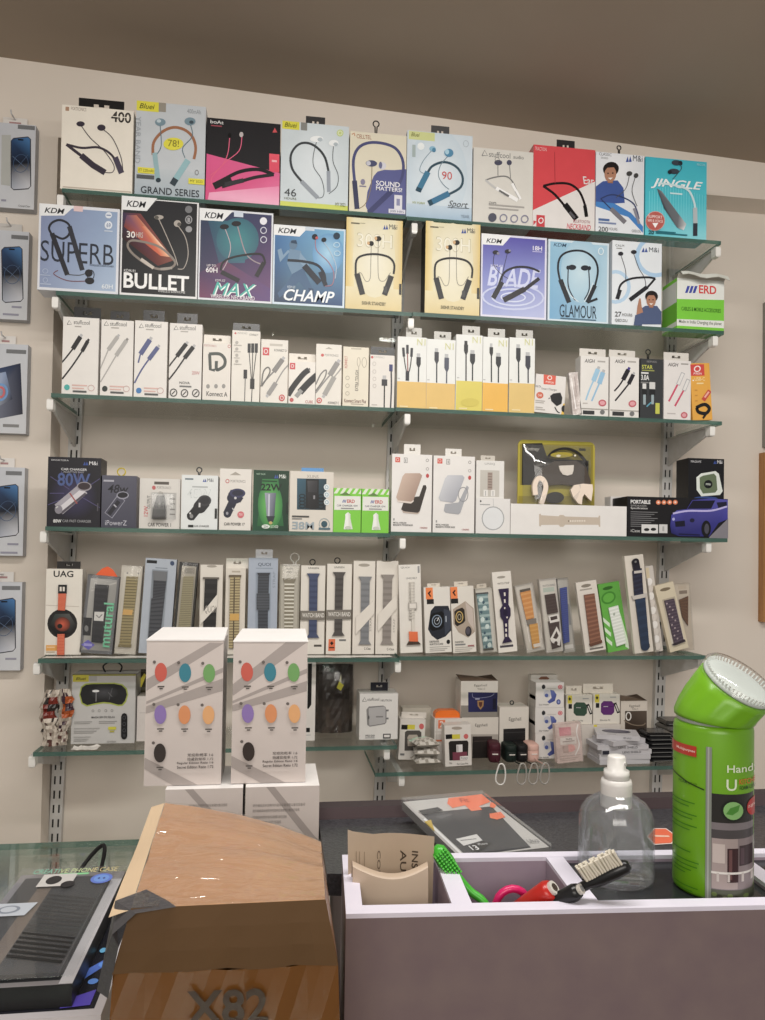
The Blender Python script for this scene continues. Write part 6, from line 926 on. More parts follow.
# pile of flattened clear packets
p = onZ(428, 768, z6r)
for i, (dx, dz, rz) in enumerate(((0, 0, .1), (.002, .018, -.12), (-.002, .036, .2))):
    m = MB(); n = 8; w = .052; d = .05; T = []; Bt = []
    for a in range(n+1):
        ra = []; rb = []
        for c in range(n+1):
            u = c/n; v = a/n; e = min(u, 1-u, v, 1-v); hh = .008*min(1, e*5)
            ra.append((-w/2+w*u, -d/2+d*v, .009+hh+rnd.uniform(-.0012, .0012))); rb.append((-w/2+w*u, -d/2+d*v, .008-hh))
        T.append(ra); Bt.append(rb)
    for a in range(n):
        for c in range(n):
            col = '#cfcac2' if (a+c) % 3 else '#9a948a'
            if i == 2 and a > 4: col = '#b8d4c0'
            m.poly([T[a][c], T[a][c+1], T[a+1][c+1], T[a+1][c]], col, 'crumpled'); m.poly([Bt[a][c+1], Bt[a][c], Bt[a+1][c], Bt[a+1][c+1]], '#8a857c', 'crumpled')
    for a in range(n):
        m.poly([T[0][a+1], T[0][a], Bt[0][a], Bt[0][a+1]], '#b8b2a8', 'crumpled'); m.poly([T[a][0], T[a+1][0], Bt[a+1][0], Bt[a][0]], '#a8a298', 'crumpled'); m.poly([T[a+1][n], T[a][n], Bt[a][n], Bt[a+1][n]], '#a8a298', 'crumpled')
    o = m.build('clear_packet'); o.location = (p.x+dx, YS+.055, z6r+.0005+dz); o.rotation_euler = (0, 0, rz)
    tag(o, ['bottom clear packet in the small pile on the lowest right shelf', 'middle clear packet in the small pile on the lowest right shelf', 'top clear packet with a green slip, on the small pile on the lowest right shelf'][i], 'packet', 'pile of clear packets')
# orange case top of the phone case box
d = DONE['orange']; r = reroot('orange', 'carton'); m = MB(); W = d['W']*.9; z = d['H']
pr = [(-W/2, 0), (W/2, 0), (W/2, .008), (W*.42, .013), (W*.3, .0155), (-W*.3, .0155), (-W*.42, .013), (-W/2, .008)]
m.faces([(x, -.012, z+h) for x, h in pr]+[(x, .012, z+h) for x, h in pr], [tuple(range(8)), tuple(range(15, 7, -1))]+[((i+1) % 8, i, 8+i, 8+(i+1) % 8) for i in range(8)], '#e8742c', 'plastic'); m.build('hang_tab', r)
# earbud pods with carabiners hanging over the shelf edge
def pod(label, cx, base_px, hpx, c, cr, rz, cb='#a8a49e'):
    x = onY(*zp(ZT, cx, 560), YS+.03).x
    root = tag(empty('earbud_case', (x, YS+.070, z6r+.0004), rz), label, 'earbud case', 'earbud cases with carabiners on the lowest right shelf')
    w, d, h = .0125, .024, hpx
    prof = []
    def rr(w, d, z, k=8):
        P = []; rad = w*.85
        for q_ in range(4):
            ox = (w-rad)*(1 if q_ in (0, 3) else -1); oy = (d-rad)*(1 if q_ in (0, 1) else -1)
            for i in range(k+1):
                a = q_*PI/2+i*PI/2/k; P.append((ox+rad*math.cos(a), oy+rad*math.sin(a), z))
        return P
    def loft(levels, col):
        m = MB(); R_ = [rr(w*s, d*s, z) for s, z in levels]; N = len(R_[0]); V = [q_ for r_ in R_ for q_ in r_]
        FS = [(i*N+k, i*N+(k+1) % N, (i+1)*N+(k+1) % N, (i+1)*N+k) for i in range(len(R_)-1) for k in range(N)]+[tuple(range(N-1, -1, -1)), tuple((len(R_)-1)*N+k for k in range(N))]
        m.faces(V, FS, col, 'rubber'); return m
    loft([(.8, 0), (.94, .003), (1, .008), (1, h*.62), (.99, h*.63)], c).build('case_body', root, True)
    loft([(.99, h*.64), (1, h*.65), (1, h*.86), (.95, h*.95), (.8, h)], c).build('case_lid', root, True)
    m = MB(); m.box(-.006, -d-.0012, h*.45, .006, -d+.002, h*.5, '#e8e0da', 'plastic'); m.build('case_hinge', root)
    m = MB(); m.tube([(.001, -d-.001, h*.25), (.003, -d-.012, h*.16), (.004, -d-.040, h*.12+.004), (.004, -d-.0505, h*.12+.005)], .0012, c, 'rubber', 6)
    cbx = .004; top = h*.12+.007; L = .041; rw = .0098
    pts = [(cbx-rw*.55, top-.008), (cbx-rw*.2, top), (cbx+rw*.5, top), (cbx+rw*.9, top-.009), (cbx+rw, top-L*.6), (cbx+rw*.7, top-L*.9), (cbx, top-L), (cbx-rw*.75, top-L*.9), (cbx-rw, top-L*.65)]
    sp = smooth_pts(pts+[pts[0]], 4)[:-1]
    m.tube([(a, -d-.0505, b2) for a, b2 in sp], .0016, cb, 'plastic', 6, closed=True); m.build('carabiner', root)
pod('maroon earbud case with a white carabiner hanging below the shelf', 378, 0, .040, '#451824', 1, -.15, '#e8e6e2')
pod('dark green earbud case with a silver carabiner', 462, 0, .036, '#16221e', 1, 0)
pod('black earbud case with a silver carabiner', 524, 0, .036, '#161416', 1, 0)
pod('pale pink earbud case with a silver carabiner', 585, 0, .037, '#d8b0a4', 1, 0)
# stack of flat white boxes
p = onZ(612, 763, z6r); xs = onY(*zp(ZU, 415, 460), YS+.05).x
for i in range(6):
    th = .0098; m = MB(); w, d = .112, .062
    if i >= 4: w, d = .088, .064
    m.box(-w/2, -d/2, 0, w/2, d/2, th, {'front': '#c6c4c8', 'side': '#bab8bc', 'top': '#cfcdd2'})
    if i == 5:
        for k, (rx, ry, c) in enumerate(((.03, .017, '#3c3a48'), (.026, .0145, '#56546a'))):
            m.poly([(rx*math.cos(a*PI/12), ry*math.sin(a*PI/12)+.006, th+.0002+k*.0001) for a in range(24)], c)
        m.poly([(-.02, -.024, th+.0002), (-.004, -.024, th+.0002), (-.004, -.022, th+.0002), (-.02, -.022, th+.0002)], '#888')
    vs, fs = text_tris('LENS SHIELD', .03)
    if i in (2, 3):
        for f in fs: m.poly([(-.01+.042*vs[k][0], -d/2-.0002, .0025+.0045*vs[k][1]) for k in f], '#3a3a3e')
    elif i == 5:
        vs, fs = text_tris('3D X12', .03)
        for f in fs: m.poly([(.01+.016*vs[k][0], -d/2-.0002, .0035+.003*vs[k][1]) for k in f], '#44444a')
    if i == 2: m.poly([(-.055, -d/2-.0002, .001), (-.04, -d/2-.0002, .001), (-.04, -d/2-.0002, .009), (-.055, -d/2-.0002, .009)], '#2a2a38')
    o = m.build('flat_box'); o.location = (xs+(0, .002, .004, -.003, .001, -.004)[i], YS+.048, z6r+.0004+i*.0101); o.rotation_euler = (0, 0, (.02, -.03, .03, -.02, .30, -.32)[i])
    tag(o, ['bottom flat white box of the stack on the lowest right shelf', 'second flat white box from the bottom of the stack', 'third flat white box from the bottom, with dark corner print', 'fourth flat white box from the bottom, lettered on its edge', 'twisted flat white box just under the top of the stack', 'flat white box with a dark oval print, on top of the stack'][i], 'box', 'stack of flat white boxes')
def flatpack(label, x, y, z, w, d, h, rz, c, grp):
    m = MB(); e = .004
    lv = [(w/2-e, d/2-e, 0), (w/2, d/2, h*.3), (w/2, d/2, h*.6), (w/2-e, d/2-e, h)]
    V = []
    for a, b2, zz in lv: V += [(-a+e, -b2, zz), (a-e, -b2, zz), (a, -b2+e, zz), (a, b2-e, zz), (a-e, b2, zz), (-a+e, b2, zz), (-a, b2-e, zz), (-a, -b2+e, zz)]
    m.faces(V, [(i*8+k, i*8+(k+1) % 8, (i+1)*8+(k+1) % 8, (i+1)*8+k) for i in range(3) for k in range(8)]+[tuple(range(7, -1, -1)), tuple(range(24, 32))], c, 'glossy_print')
    m.poly([(-w*.3, -d*.3, h+.0001), (w*.3, -d*.3, h+.0001), (w*.3, d*.3, h+.0001), (-w*.3, d*.3, h+.0001)], '#4a4848', 'glossy_print')
    m.poly([(-w*.4, -d/2-.0001, h*.32), (w*.4, -d/2-.0001, h*.32), (w*.4, -d/2-.0001, h*.5), (-w*.4, -d/2-.0001, h*.5)], '#6a6a68', 'glossy_print')
    o = m.build('flat_pack'); o.location = (x, y, z); o.rotation_euler = (0, 0, rz); tag(o, label, 'package', grp)
xs = onY(*zp(ZU, 588, 470), YS+.04).x; ordn = ['bottom', 'second', 'third', 'fourth', 'fifth', 'sixth', 'top']
for i in range(7):
    lb = {0: 'bottom black flat pack of the neat stack right of the white boxes', 6: 'top black flat pack of the neat stack right of the white boxes'}.get(i, f'{ordn[i]} black flat pack from the bottom of the neat black stack')
    flatpack(lb, xs+(.001, -.002, 0, .001, -.001, -.002, -.003)[i], YS+.05, z6r+.0005+i*.0089, .058, .055, .0086, (.05, -.04, .02, -.06, .03, .0, -.05)[i], ['#1a1a1c', '#242426'][i % 2], 'neat stack of black flat packs')
xs = onY(*zp(ZU, 668, 440), YS+.12).x
for i in range(6):
    flatpack({0: 'bottom flat pack of the loose grey stack at the right end of the lowest shelf', 5: 'top flat pack of the loose grey stack at the right end of the lowest shelf'}.get(i, f'{ordn[i]} flat pack from the bottom of the loose grey stack at the right end'), xs+(0, .004, -.002, .003, 0, .002)[i], YS+.13, z6r+.0005+i*.0115, .07, .06, .011, (.1, -.08, .12, -.05, .06, -.1)[i], ['#4a4845', '#5a5754', '#3a3836'][i % 3], 'loose stack of grey flat packs')
# ------------------------------------------------------------------ right counter with the organizer
ZR_ = ZC-.27                       # organizer rim height
ZT_ = ZC-.288                      # dark counter top
ZGc = ZC-.382                      # glass counter on the left
fl = onZ(346, 914, ZR_); bl = onZ(333, 855, ZR_)
yf, yb = fl.y, bl.y; YAW = math.radians(3.5); ty = math.tan(YAW); xl = fl.x; xr = .62
def loc_(x): return (x-xl)/math.cos(YAW)+xl      # organizer stands turned a few degrees on the counter
root = tag(empty('counter_organizer', (xl, yf, ZT_-.13), -YAW), 'mauve laminate organizer tray with white rimmed compartments at the front right', 'organizer')
inv = Matrix.Translation((-xl, -yf, -(ZT_-.13)))
def om(): m = MB(); m.X = inv; return m
rw = .016; zbo = ZT_-.13; zrim = ZR_-.0035
m = om(); m.box(xl, yf, zbo, xr, yf+.014, zrim, '#fff', 'counter_laminate'); m.build('front_panel', root)
m = om(); m.box(xl, yb-.012, zbo, xr, yb, zrim, '#fff', 'bounce_lit_laminate'); m.build('back_panel', root)
m = om(); m.box(xl, yf+.014, zbo, xl+.013, yb-.012, zrim, '#fff', 'counter_laminate'); m.build('side_panel', root)
m = om(); m.box(xr-.013, yf+.014, zbo, xr, yb-.012, zrim, '#fff', 'counter_laminate'); m.build('side_panel', root)
m = om(); m.box(xl+.013, yf+.014, ZR_-.085, xr-.013, yb-.012, ZR_-.08, '#fff', 'counter_laminate'); m.build('tray_floor', root)
m = om(); m.box(xl, yf, zrim, xr, yf+.014, ZR_, '#fff', 'laminate_edge'); m.box(xl, yb-.012, zrim, xr, yb, ZR_, '#fff', 'laminate_edge'); m.box(xl, yf+.014, zrim, xl+.013, yb-.012, ZR_, '#fff', 'laminate_edge'); m.box(xr-.013, yf+.014, zrim, xr, yb-.012, ZR_, '#fff', 'laminate_edge'); m.build('rim', root)
dv = [onZ(462, 905, ZR_).x, onZ(590, 903, ZR_).x]; dv.append(onZ(757, 876, ZR_).x+.004)
for x in dv:
    m = om(); m.box(x-.008, yf+.0142, ZR_-.08, x+.008, yb-.0122, zrim, '#fff', 'bounce_lit_laminate'); m.box(x-.008, yf+.0142, zrim, x+.008, yb-.0122, ZR_-.0002, '#fff', 'laminate_edge'); m.build('divider', root)
m = om(); m.box(dv[1]+.0082, yf+.0142, ZR_-.012, dv[2]-.0082, yb-.0122, ZR_-.006, '#2a2c30', 'glossy_print'); m.build('glass_cover', root)
m = om(); m.box(dv[2]+.0082, yf+.0142, ZR_-.012, xr-.0132, yb-.0122, ZR_-.006, '#2a2c30', 'glossy_print'); m.build('glass_cover', root)
ZCOV = ZR_-.006
# shop counter body
def prism(m, P, z0, z1, mat):
    n = len(P); m.faces([(x, y, z0) for x, y in P]+[(x, y, z1) for x, y in P], [tuple(range(n-1, -1, -1)), tuple(range(n, 2*n))]+[(i, (i+1) % n, n+(i+1) % n, n+i) for i in range(n)], '#fff', mat)
yk = onZ(560, 812, ZT_).y
root = tag(empty('shop_counter', ((xl+xr)/2, yk-.2, 0)), 'mauve shop counter with a dark grey top behind the organizer', 'counter')
inv2 = Matrix.Translation((-(xl+xr)/2, -(yk-.2), 0))
m = MB(); m.X = inv2; prism(m, [(xl+.008, yb+.0016), (xr, yb+.0016-(xr-xl)*ty), (xr, yk), (xl+.008, yk)], 0, ZT_-.02, 'counter_laminate'); m.box(xl-.004, yf-.05, 0, xr, yb-.04, ZT_-.1305, '#fff', 'counter_laminate'); m.build('cabinet', root)
m = MB(); m.X = inv2; prism(m, [(xl+.007, yb+.0016), (xr, yb+.0016-(xr-xl)*ty), (xr, yk-.0004), (xl-.006, yk-.0004), (xl-.006, yb+.004)], ZT_-.0198, ZT_, 'dark_top'); m.build('counter_top', root)
m = MB(); m.X = inv2; m.box(xl-.006, yk, ZT_-.06, xr, yk+.02, ZT_+.013, {'front': '#57494c', 'side': '#57494c', 'top': '#3a3032'}, 'matte_paint'); m.build('back_lip', root)
# ------------------------------------------------------------------ glass counter on the left
yg = onZ(60, 842, ZGc).y; xg1 = xl-.012; xg0 = -.95
root = tag(empty('glass_counter', ((xg0+xg1)/2, yg-.35, 0)), 'glass topped display counter on the left below the phone case boxes', 'counter')
inv3 = Matrix.Translation((-(xg0+xg1)/2, -(yg-.35), 0))
m = MB(); m.X = inv3; m.box(xg0, .26, ZGc-.008, xg1, yg, ZGc, '#fff', 'counter_glass', skip=('front', 'back')); m.box(xg0, .26, ZGc-.008, xg1, yg, ZGc, '#fff', 'glass_edge', skip=('top', 'bottom', 'left', 'right')); m.build('glass_top', root)
m = MB(); m.X = inv3; m.box(xg0, .26, 0, xg0+.018, yg-.01, ZGc-.0085, '#d8d2c8', 'matte_paint'); m.build('side_panel', root)
m = MB(); m.X = inv3; m.box(xg1-.018, .26, 0, xg1, yg-.01, ZGc-.0085, '#d8d2c8', 'matte_paint'); m.build('side_panel', root)
m = MB(); m.X = inv3; m.box(xg0+.0182, .27, .25, xg1-.0182, yg-.02, .27, '#cfcac0', 'matte_paint'); m.build('inner_shelf', root)
# ------------------------------------------------------------------ toy boxes
def toy(name, label, q, y, zb, D, lid, art, hide=False, tilt=0):
    P = [onY(*zp(ZR, q[i], q[i+1]), y) for i in (0, 2, 4, 6)]; W = ((P[1]-P[0]).length+(P[2]-P[3]).length)/2; top = (P[0].z+P[1].z)/2
    if zb is None: zb = (P[2].z+P[3].z)/2
    H = top-zb; c = sum(p_.x for p_ in (P if not hide else P[:2]))/(4 if not hide else 2)
    root = tag(empty(name, (c, y+D/2, zb)), label, 'box', 'stacked toy boxes')
    m = MB(); m.X = Matrix.Translation((0, -D/2, 0)); m.box(-W/2, 0, 0, W/2, D, H, {'front': '#cfc4bf', 'side': '#c4bdb9', 'top': '#ece8e6'})  # top face painted paler to carry the overhead light
    A = Art(m, q, W, H); A.run(art); m.build('carton', root)
    if lid:
        m = MB(); e = .0005
        V = [(-W/2-e, -D/2-e, H), (W/2+e, -D/2-e, H), (W/2, D/2, H+.006), (-W/2+.006, D/2, H+.006), (-W/2-e, -D/2-e, H+.0012), (W/2+e, -D/2-e, H+.0012), (W/2, D/2, H+.0075), (-W/2+.006, D/2, H+.0075)]
        m.faces(V, [(3,2,1,0),(4,5,6,7),(0,1,5,4),(1,2,6,5),(2,3,7,6),(3,0,4,7)], '#f0edec', 'printed_card'); m.build('lid_flap', root)  # lid painted near white for the same overhead light
    return root, zb, W, H
def blobs(xs, ys):
    cs = [['#c8503e', '#2f7f92', '#6da25c'], ['#8a70b4', '#d98a52', '#e0a468'], ['#3a322f']]
    o = []
    for r_, y in enumerate(ys):
        for k, c in enumerate(cs[r_]):
            x = xs[k]+(-4 if r_ else 0)*0
            o += [('e', x, y, 23, 36, c), ('e', x-25, y-38, 6, 6, '#6a625e'), ('r', x-12, y+52, x+14, y+57, '#5a5450'), ('r', x-5, y+60, x+8, y+65, '#5a5450')]
    return o
TX1 = [('p',[(62,268),(300,122),(356,122),(62,312)],'#a79d99'),('p',[(62,352),(356,216),(356,234),(62,362)],'#a79d99'),('p',[(62,370),(356,258),(356,306),(60,398)],'#a79d99'),('p',[(58,564),(260,668),(170,672),(57,606)],'#a79d99'),
 *blobs((116,208,300),(240,400,545)),('t','常规款概率 1:6',222,546,321,559,'#3a3432'),('t','隐藏款概率 1:72',222,562,321,574,'#3a3432'),('t','Regular Edition Ratio 1:6',182,578,322,589,'#3a3432',.02),('t','Secret Edition Ratio 1:72',182,593,322,604,'#3a3432',.02)]
qa = (62,122,354,113,352,668,55,672); qb = (402,125,684,120,666,660,380,663)
TX2 = [('p',[(390,290),(600,122),(680,122),(395,330)],'#a79d99'),('p',[(390,350),(680,222),(680,240),(390,360)],'#a79d99'),('p',[(390,366),(680,270),(678,310),(388,390)],'#a79d99'),('p',[(383,556),(590,662),(500,664),(382,600)],'#a79d99'),
 *blobs((450,538,628),(238,396,540)),('t','常规款概率 1:6',542,541,637,553,'#3a3432'),('t','隐藏款概率 1:72',542,557,637,569,'#3a3432'),('t','Regular Edition Ratio 1:6',503,573,637,584,'#3a3432',.02),('t','Secret Edition Ratio 1:72',503,588,637,599,'#3a3432',.02)]
PARA = lambda x0, x1, ys: [('t', '请仔细阅读本说明书内容并妥善保管以备日后查阅', x0, y, x1-(i % 3)*22, y+9, '#77706c') for i, y in enumerate(ys)]
qc = (135,690,432,678,432,1090,135,1100); qd = (443,682,725,668,725,1080,443,1090)
YT = .80
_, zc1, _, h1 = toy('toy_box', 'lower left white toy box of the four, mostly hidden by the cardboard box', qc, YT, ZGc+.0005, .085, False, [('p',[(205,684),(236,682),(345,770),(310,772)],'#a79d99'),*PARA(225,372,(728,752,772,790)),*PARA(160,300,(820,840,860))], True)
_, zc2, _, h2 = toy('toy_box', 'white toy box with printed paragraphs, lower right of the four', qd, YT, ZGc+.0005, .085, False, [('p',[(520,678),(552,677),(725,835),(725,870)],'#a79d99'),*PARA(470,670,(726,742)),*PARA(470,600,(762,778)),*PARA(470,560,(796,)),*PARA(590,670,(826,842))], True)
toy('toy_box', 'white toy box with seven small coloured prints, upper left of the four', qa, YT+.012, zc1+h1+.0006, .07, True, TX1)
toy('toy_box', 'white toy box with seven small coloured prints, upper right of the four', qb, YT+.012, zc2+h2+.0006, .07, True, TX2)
# ------------------------------------------------------------------ cardboard box
def cp(px, py, y): return onY(px, py, y)
yF = .50; yK = .655
front_bot = ZGc+.0008
FT = [cp(131, 910, yF), cp(325.5, 901, yF)]; FM = [cp(113, 972, yF-.002), cp(338, 962, yF-.002)]; FB = [cp(106, 1030, yF-.004), cp(343, 1030, yF-.004)]
BT = [cp(165, 803, yK), cp(251, 818, yK+.01), cp(321, 842, yK)]
root = tag(empty('cardboard_box', ((FT[0].x+FT[1].x)/2, (yF+yK)/2, front_bot)), 'brown cardboard box sealed with shiny clear tape, marked X82, front left of centre', 'box')
inv4 = Matrix.Translation((-root.location.x, -root.location.y, -root.location.z))
m = MB(); m.X = inv4
lf = [FT[0], FM[0], FB[0], Vector((FB[0].x-.002, yF-.004, front_bot))]; rf = [FT[1], FM[1], FB[1], Vector((FB[1].x+.002, yF-.004, front_bot))]
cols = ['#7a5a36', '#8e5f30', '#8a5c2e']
bk0 = BT[0]; bk2 = BT[2]
# lower body (front, sides, back)
n = 8
def lerp(a, b2, t): return a+(b2-a)*t
rows = []
for i in range(5):
    t = i/4; a = lerp(FM[0], lf[3], t); b2 = lerp(FM[1], rf[3], t)
    rows.append([lerp(a, b2, j/14)+Vector((0, -.0012*math.sin(j*1.9+i*2.3)-.003*math.sin(PI*j/14), 0)) for j in range(15)])
m.grid([[tuple(p_) for p_ in r_] for r_ in rows[::-1]], '#734b24', 'taped_card')  # front side darkened, its shadow painted into the board colour
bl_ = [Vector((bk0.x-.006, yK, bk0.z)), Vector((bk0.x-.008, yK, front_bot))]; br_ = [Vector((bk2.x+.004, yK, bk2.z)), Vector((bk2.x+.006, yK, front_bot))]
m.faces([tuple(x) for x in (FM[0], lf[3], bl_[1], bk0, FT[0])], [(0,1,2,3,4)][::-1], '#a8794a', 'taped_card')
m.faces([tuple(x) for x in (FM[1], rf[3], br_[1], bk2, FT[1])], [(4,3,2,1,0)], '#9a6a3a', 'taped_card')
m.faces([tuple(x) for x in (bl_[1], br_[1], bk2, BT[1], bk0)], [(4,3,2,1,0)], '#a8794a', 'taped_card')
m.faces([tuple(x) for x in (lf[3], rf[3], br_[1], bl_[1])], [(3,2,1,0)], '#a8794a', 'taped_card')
vs, fs = text_tris('X82', .05)
L0 = FM[0]; 
def onfront(px, py): return onY(px, py, yF-.0085)
for f in fs: m.poly([tuple(onfront(186+82*vs[k][0], 1026-35*vs[k][1]-3*vs[k][0])) for k in f], '#3a2612', 'taped_card')
m.build('box_body', root)
# top: bulging taped surface
m = MB(); m.X = inv4; rows = []; rnd = random.Random(11); nn = 20
for i in range(15):
    v = i/14; r_ = []
    for j in range(nn+1):
        u = j/nn; f_ = lerp(FT[0], FT[1], u)
        k = BT[0]*(1-u)*(1-2*u)+BT[1]*4*u*(1-u)+BT[2]*u*(2*u-1)
        p_ = lerp(f_, k, v)
        bulge = .006*math.sin(PI*v)*math.sin(PI*min(1, u*1.1)); wr = (.0012*math.sin(v*26+u*4+2*math.sin(u*4))+.0012*math.sin(v*11-u*3))*math.sin(PI*v)+rnd.uniform(-.0003, .0003)
        r_.append(tuple(p_+Vector((0, 0, bulge+wr))))
    rows.append(r_)
TOPROWS = rows
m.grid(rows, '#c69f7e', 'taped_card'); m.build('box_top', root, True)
# front flap: dull board folded down over the front edge, shade painted into its brown
m = MB(); m.X = inv4; rows = []
for i in range(4):
    t = i/3; a = lerp(FT[0], FM[0], t)+Vector((0, -.003, 0)); b2 = lerp(FT[1], FM[1], t)+Vector((0, -.003, 0)); rows.append([tuple(lerp(a, b2, j/10)+Vector((0, .0026*(1-t)**2, .0012*(1-t)))+Vector((0, -.0006*math.sin(j*2.2)*t, .0008*math.sin(j*1.7)*t))) for j in range(11)])
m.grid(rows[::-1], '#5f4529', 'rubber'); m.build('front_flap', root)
# pale left flap
m = MB(); m.X = inv4
a, b2 = FT[0], BT[0]; rows = []
for i in range(4):
    t = i/3; rows.append([tuple(lerp(a, b2, j/8)+Vector((-.013*t*(1-.2*j/8)-.0005, 0, -.004*t+.001*math.sin(j)*t))) for j in range(9)])
m.grid(rows, '#d8bc98', 'printed_card'); m.grid([r_[::-1] for r_ in rows], '#d8bc98', 'printed_card'); m.build('side_flap', root)
# clear tape strips over the top and loose ends
m = MB(); m.X = inv4
m.grid([[tuple(Vector(p_)+Vector((0, 0, .0009+.0008*abs(math.sin(i*1.3+j*.9))))) for j, p_ in enumerate(r_)] for i, r_ in enumerate(TOPROWS)], '#fff', 'packing_tape')
m.build('clear_tape', root)
m = MB(); m.X = inv4; c = FT[0]
P = [(-.012, .012, .001), (.006, .02, .004), (.022, .006, .002), (.028, -.002, .0015), (.004, -.005, .0), (-.010, -.006, -.012), (-.016, 0, -.03), (-.02, .002, -.05), (-.012, -.004, -.052), (-.006, -.006, -.02)]
V = [tuple(c+Vector(p_)) for p_ in P]; m.faces(V, [(0,1,4,5),(1,2,3,4),(0,5,9,6),(6,9,8,7)], '#4c4a4c', 'crumpled'); m.faces(V, [(5,4,1,0),(4,3,2,1),(6,9,5,0),(7,8,9,6)], '#4c4a4c', 'crumpled'); m.build('torn_grey_tape', root)
# ------------------------------------------------------------------ phone case boxes on the left
def pcase(name, label, x0, x1, y0, y1, z0, z1, fn):
    root = tag(empty(name, ((x0+x1)/2, (y0+y1)/2, z0)), label, 'box', 'phone case boxes on the glass counter')
    fn(root, x1-x0, y1-y0, z1-z0); return root
zt1 = ZC-.33; n1 = onZ(75, 975, zt1); f1 = onZ(124, 865, zt1); w1 = onZ(26, 864, zt1).x
xx1 = (n1.x+f1.x)/2; xx0 = w1; yy0, yy1 = n1.y, f1.y
def art_top(m, ops, W, Dp, z, mat='printed_card'):
    q = (0, 0, 100, 0, 100, 100, 0, 100); k = len(m.v); A = Art(m, q, W, Dp, mat, step=.00012); A.run(ops)
    for i in range(k, len(m.v)):
        v = m.v[i]; m.v[i] = Vector((v.x, v.z-Dp/2, z-v.y))
def case1(root, W, Dp, H):
    m = MB(); m.box(-W/2, -Dp/2, 0, W/2, Dp/2, H-.002, {'front': '#141416', 'side': '#1a1a1c', 'top': '#8a8688'}, 'printed_card')
    art_top(m, [('r',0,0,100,9,'#9a9698'),('r',6,9,94,97,'#26272a'),('r',0,9,8,97,'#8a8890'),('r',90,9,100,100,'#c8c6ca')], W, Dp, H-.002)
    m.build('carton', root)
    m = MB(); m.box(-W*.40, -Dp*.46, H-.0018, W*.38, Dp*.40, H+.0032, {'front': '#1c1d20', 'side': '#1c1d20', 'top': '#36383c'}, 'plastic')
    ops = [('p',[(-0+22,0),(38,0),(38,100),(22,100)],'#76695f')]+[('p',[(40,25+i*4.2),(98,33+i*4.2),(98,35+i*4.2),(40,27+i*4.2)],'#121315') for i in range(16)]+[('p',[(20,2),(60,2),(60,14),(52,14),(48,18),(20,18)],'#d4d2d0'),('e',36,10,9,5.5,'#26262a'),('e',56,16,8,4,'#26262a')]
    art_top(m, ops, W*.78, Dp*.86, H+.0032, 'plastic'); m.build('phone_case', root)
    m = MB(); m.box(-W/2, -Dp/2, H+.004, W/2, Dp/2, H+.0046, '#fff', 'clear_plastic', skip=('bottom',)); m.build('clear_window', root)
    m = MB(); z = H+.0048
    vs, fs = text_tris('CREATIVE PHONE CASE', .02)
    for f in fs: m.poly([(-W*.36+W*.8*vs[k][0], Dp*.43+.011*vs[k][1], z) for k in f], ['#8ac8b0', '#c8d8a0', '#d8c890'][min(2, int(3*vs[f[0]][0]))])
    m.build('title_print', root); m = MB()
    m.poly([(-W*.1, Dp*.405, z), (W*.18, Dp*.405, z), (W*.18, Dp*.425, z), (-W*.1, Dp*.425, z)], '#8ee0a0')
    m.build('colour_bar', root); m = MB()
    for r_, c, dz in ((.0105, '#5a78d8', 0), (.0075, '#6a9ae8', .0001)): m.poly([(W*.33+r_*math.cos(a*PI/12), Dp*.35+r_*1.15*math.sin(a*PI/12), z+dz) for a in range(24)], c)
    for dx in (-.0025, .0025): m.poly([(W*.33+dx+.0012*math.cos(a*PI/5), Dp*.35+.002*math.sin(a*PI/5), z+.0002) for a in range(10)], '#2a3a8a')
    m.build('round_sticker', root); m = MB()
    m.poly([(-W*.5, Dp*.0, z), (-W*.16, Dp*.0, z), (-W*.12, Dp*.12, z), (-W*.46, Dp*.12, z)], '#c4ccd8')
    for r_, c, dz in ((.010, '#8a94a4', .0001), (.007, '#c4ccd8', .0002)): m.poly([(-W*.33+r_*math.cos(a*PI/12), Dp*.06+r_*.8*math.sin(a*PI/12), z+dz) for a in range(24)], c)
    m.build('square_sticker', root)
    m = MB(); m.tube(smooth_pts([(0, Dp/2+.001, H*.4), (.002, Dp/2+.012, H*.7), (.012, Dp/2+.018, H+.008), (.024, Dp/2+.016, H+.02), (.028, Dp/2+.01, H+.016), (.024, Dp/2+.004, H*.6), (.018, Dp/2+.001, H*.3)], 4), .0022, '#1c1b1c', 'rubber', 7); m.build('hang_loop', root)
zb1 = zt1-.0245
pcase('phone_case_box', 'black phone case box with clear window and round blue sticker, on top at far left', xx0, xx1, yy0, yy1, zb1, zt1-.0046, case1)
def case2(root, W, Dp, H):
    m = MB(); m.box(-W/2, -Dp/2, 0, W/2, Dp/2, H, {'front': '#d2ccd0', 'side': '#c4bec2', 'top': '#c8c4c8'}, 'printed_card')
    vs, fs = text_tris('THANK YOU FOR CHOOSING', .02)
    for f in fs: m.poly([(-W*.42+W*.62*vs[k][0], -Dp/2-.0002, H*.3+.0062*vs[k][1]) for k in f], '#54505c')
    art_top(m, [('r',4,4,95,96,'#1c1d26'),('p',[(80,70),(92,60),(92,66),(82,76)],'#3a6ad0'),('e',88,78,3,2,'#4a90f0'),('e',90,66,3,2,'#4a90f0'),('p',[(76,90),(92,84),(92,94),(76,95)],'#4a34c0'),('e',86,55,2,2,'#58b0e0')], W, Dp, H, 'glossy_print')
    m.build('carton', root)
pcase('phone_case_box', 'white phone case box with thank-you line on its front, under the black one', xx0-.01, onZ(112, 985, zb1).x, yy0-.012, yy1-.01, ZGc+.0005, zb1-.0004, case2)
# ------------------------------------------------------------------ things in and on the organizer
YF0 = yf
def YF(px, py=900): return YF0-(onZ(px, py, ZR_).x-xl)*ty
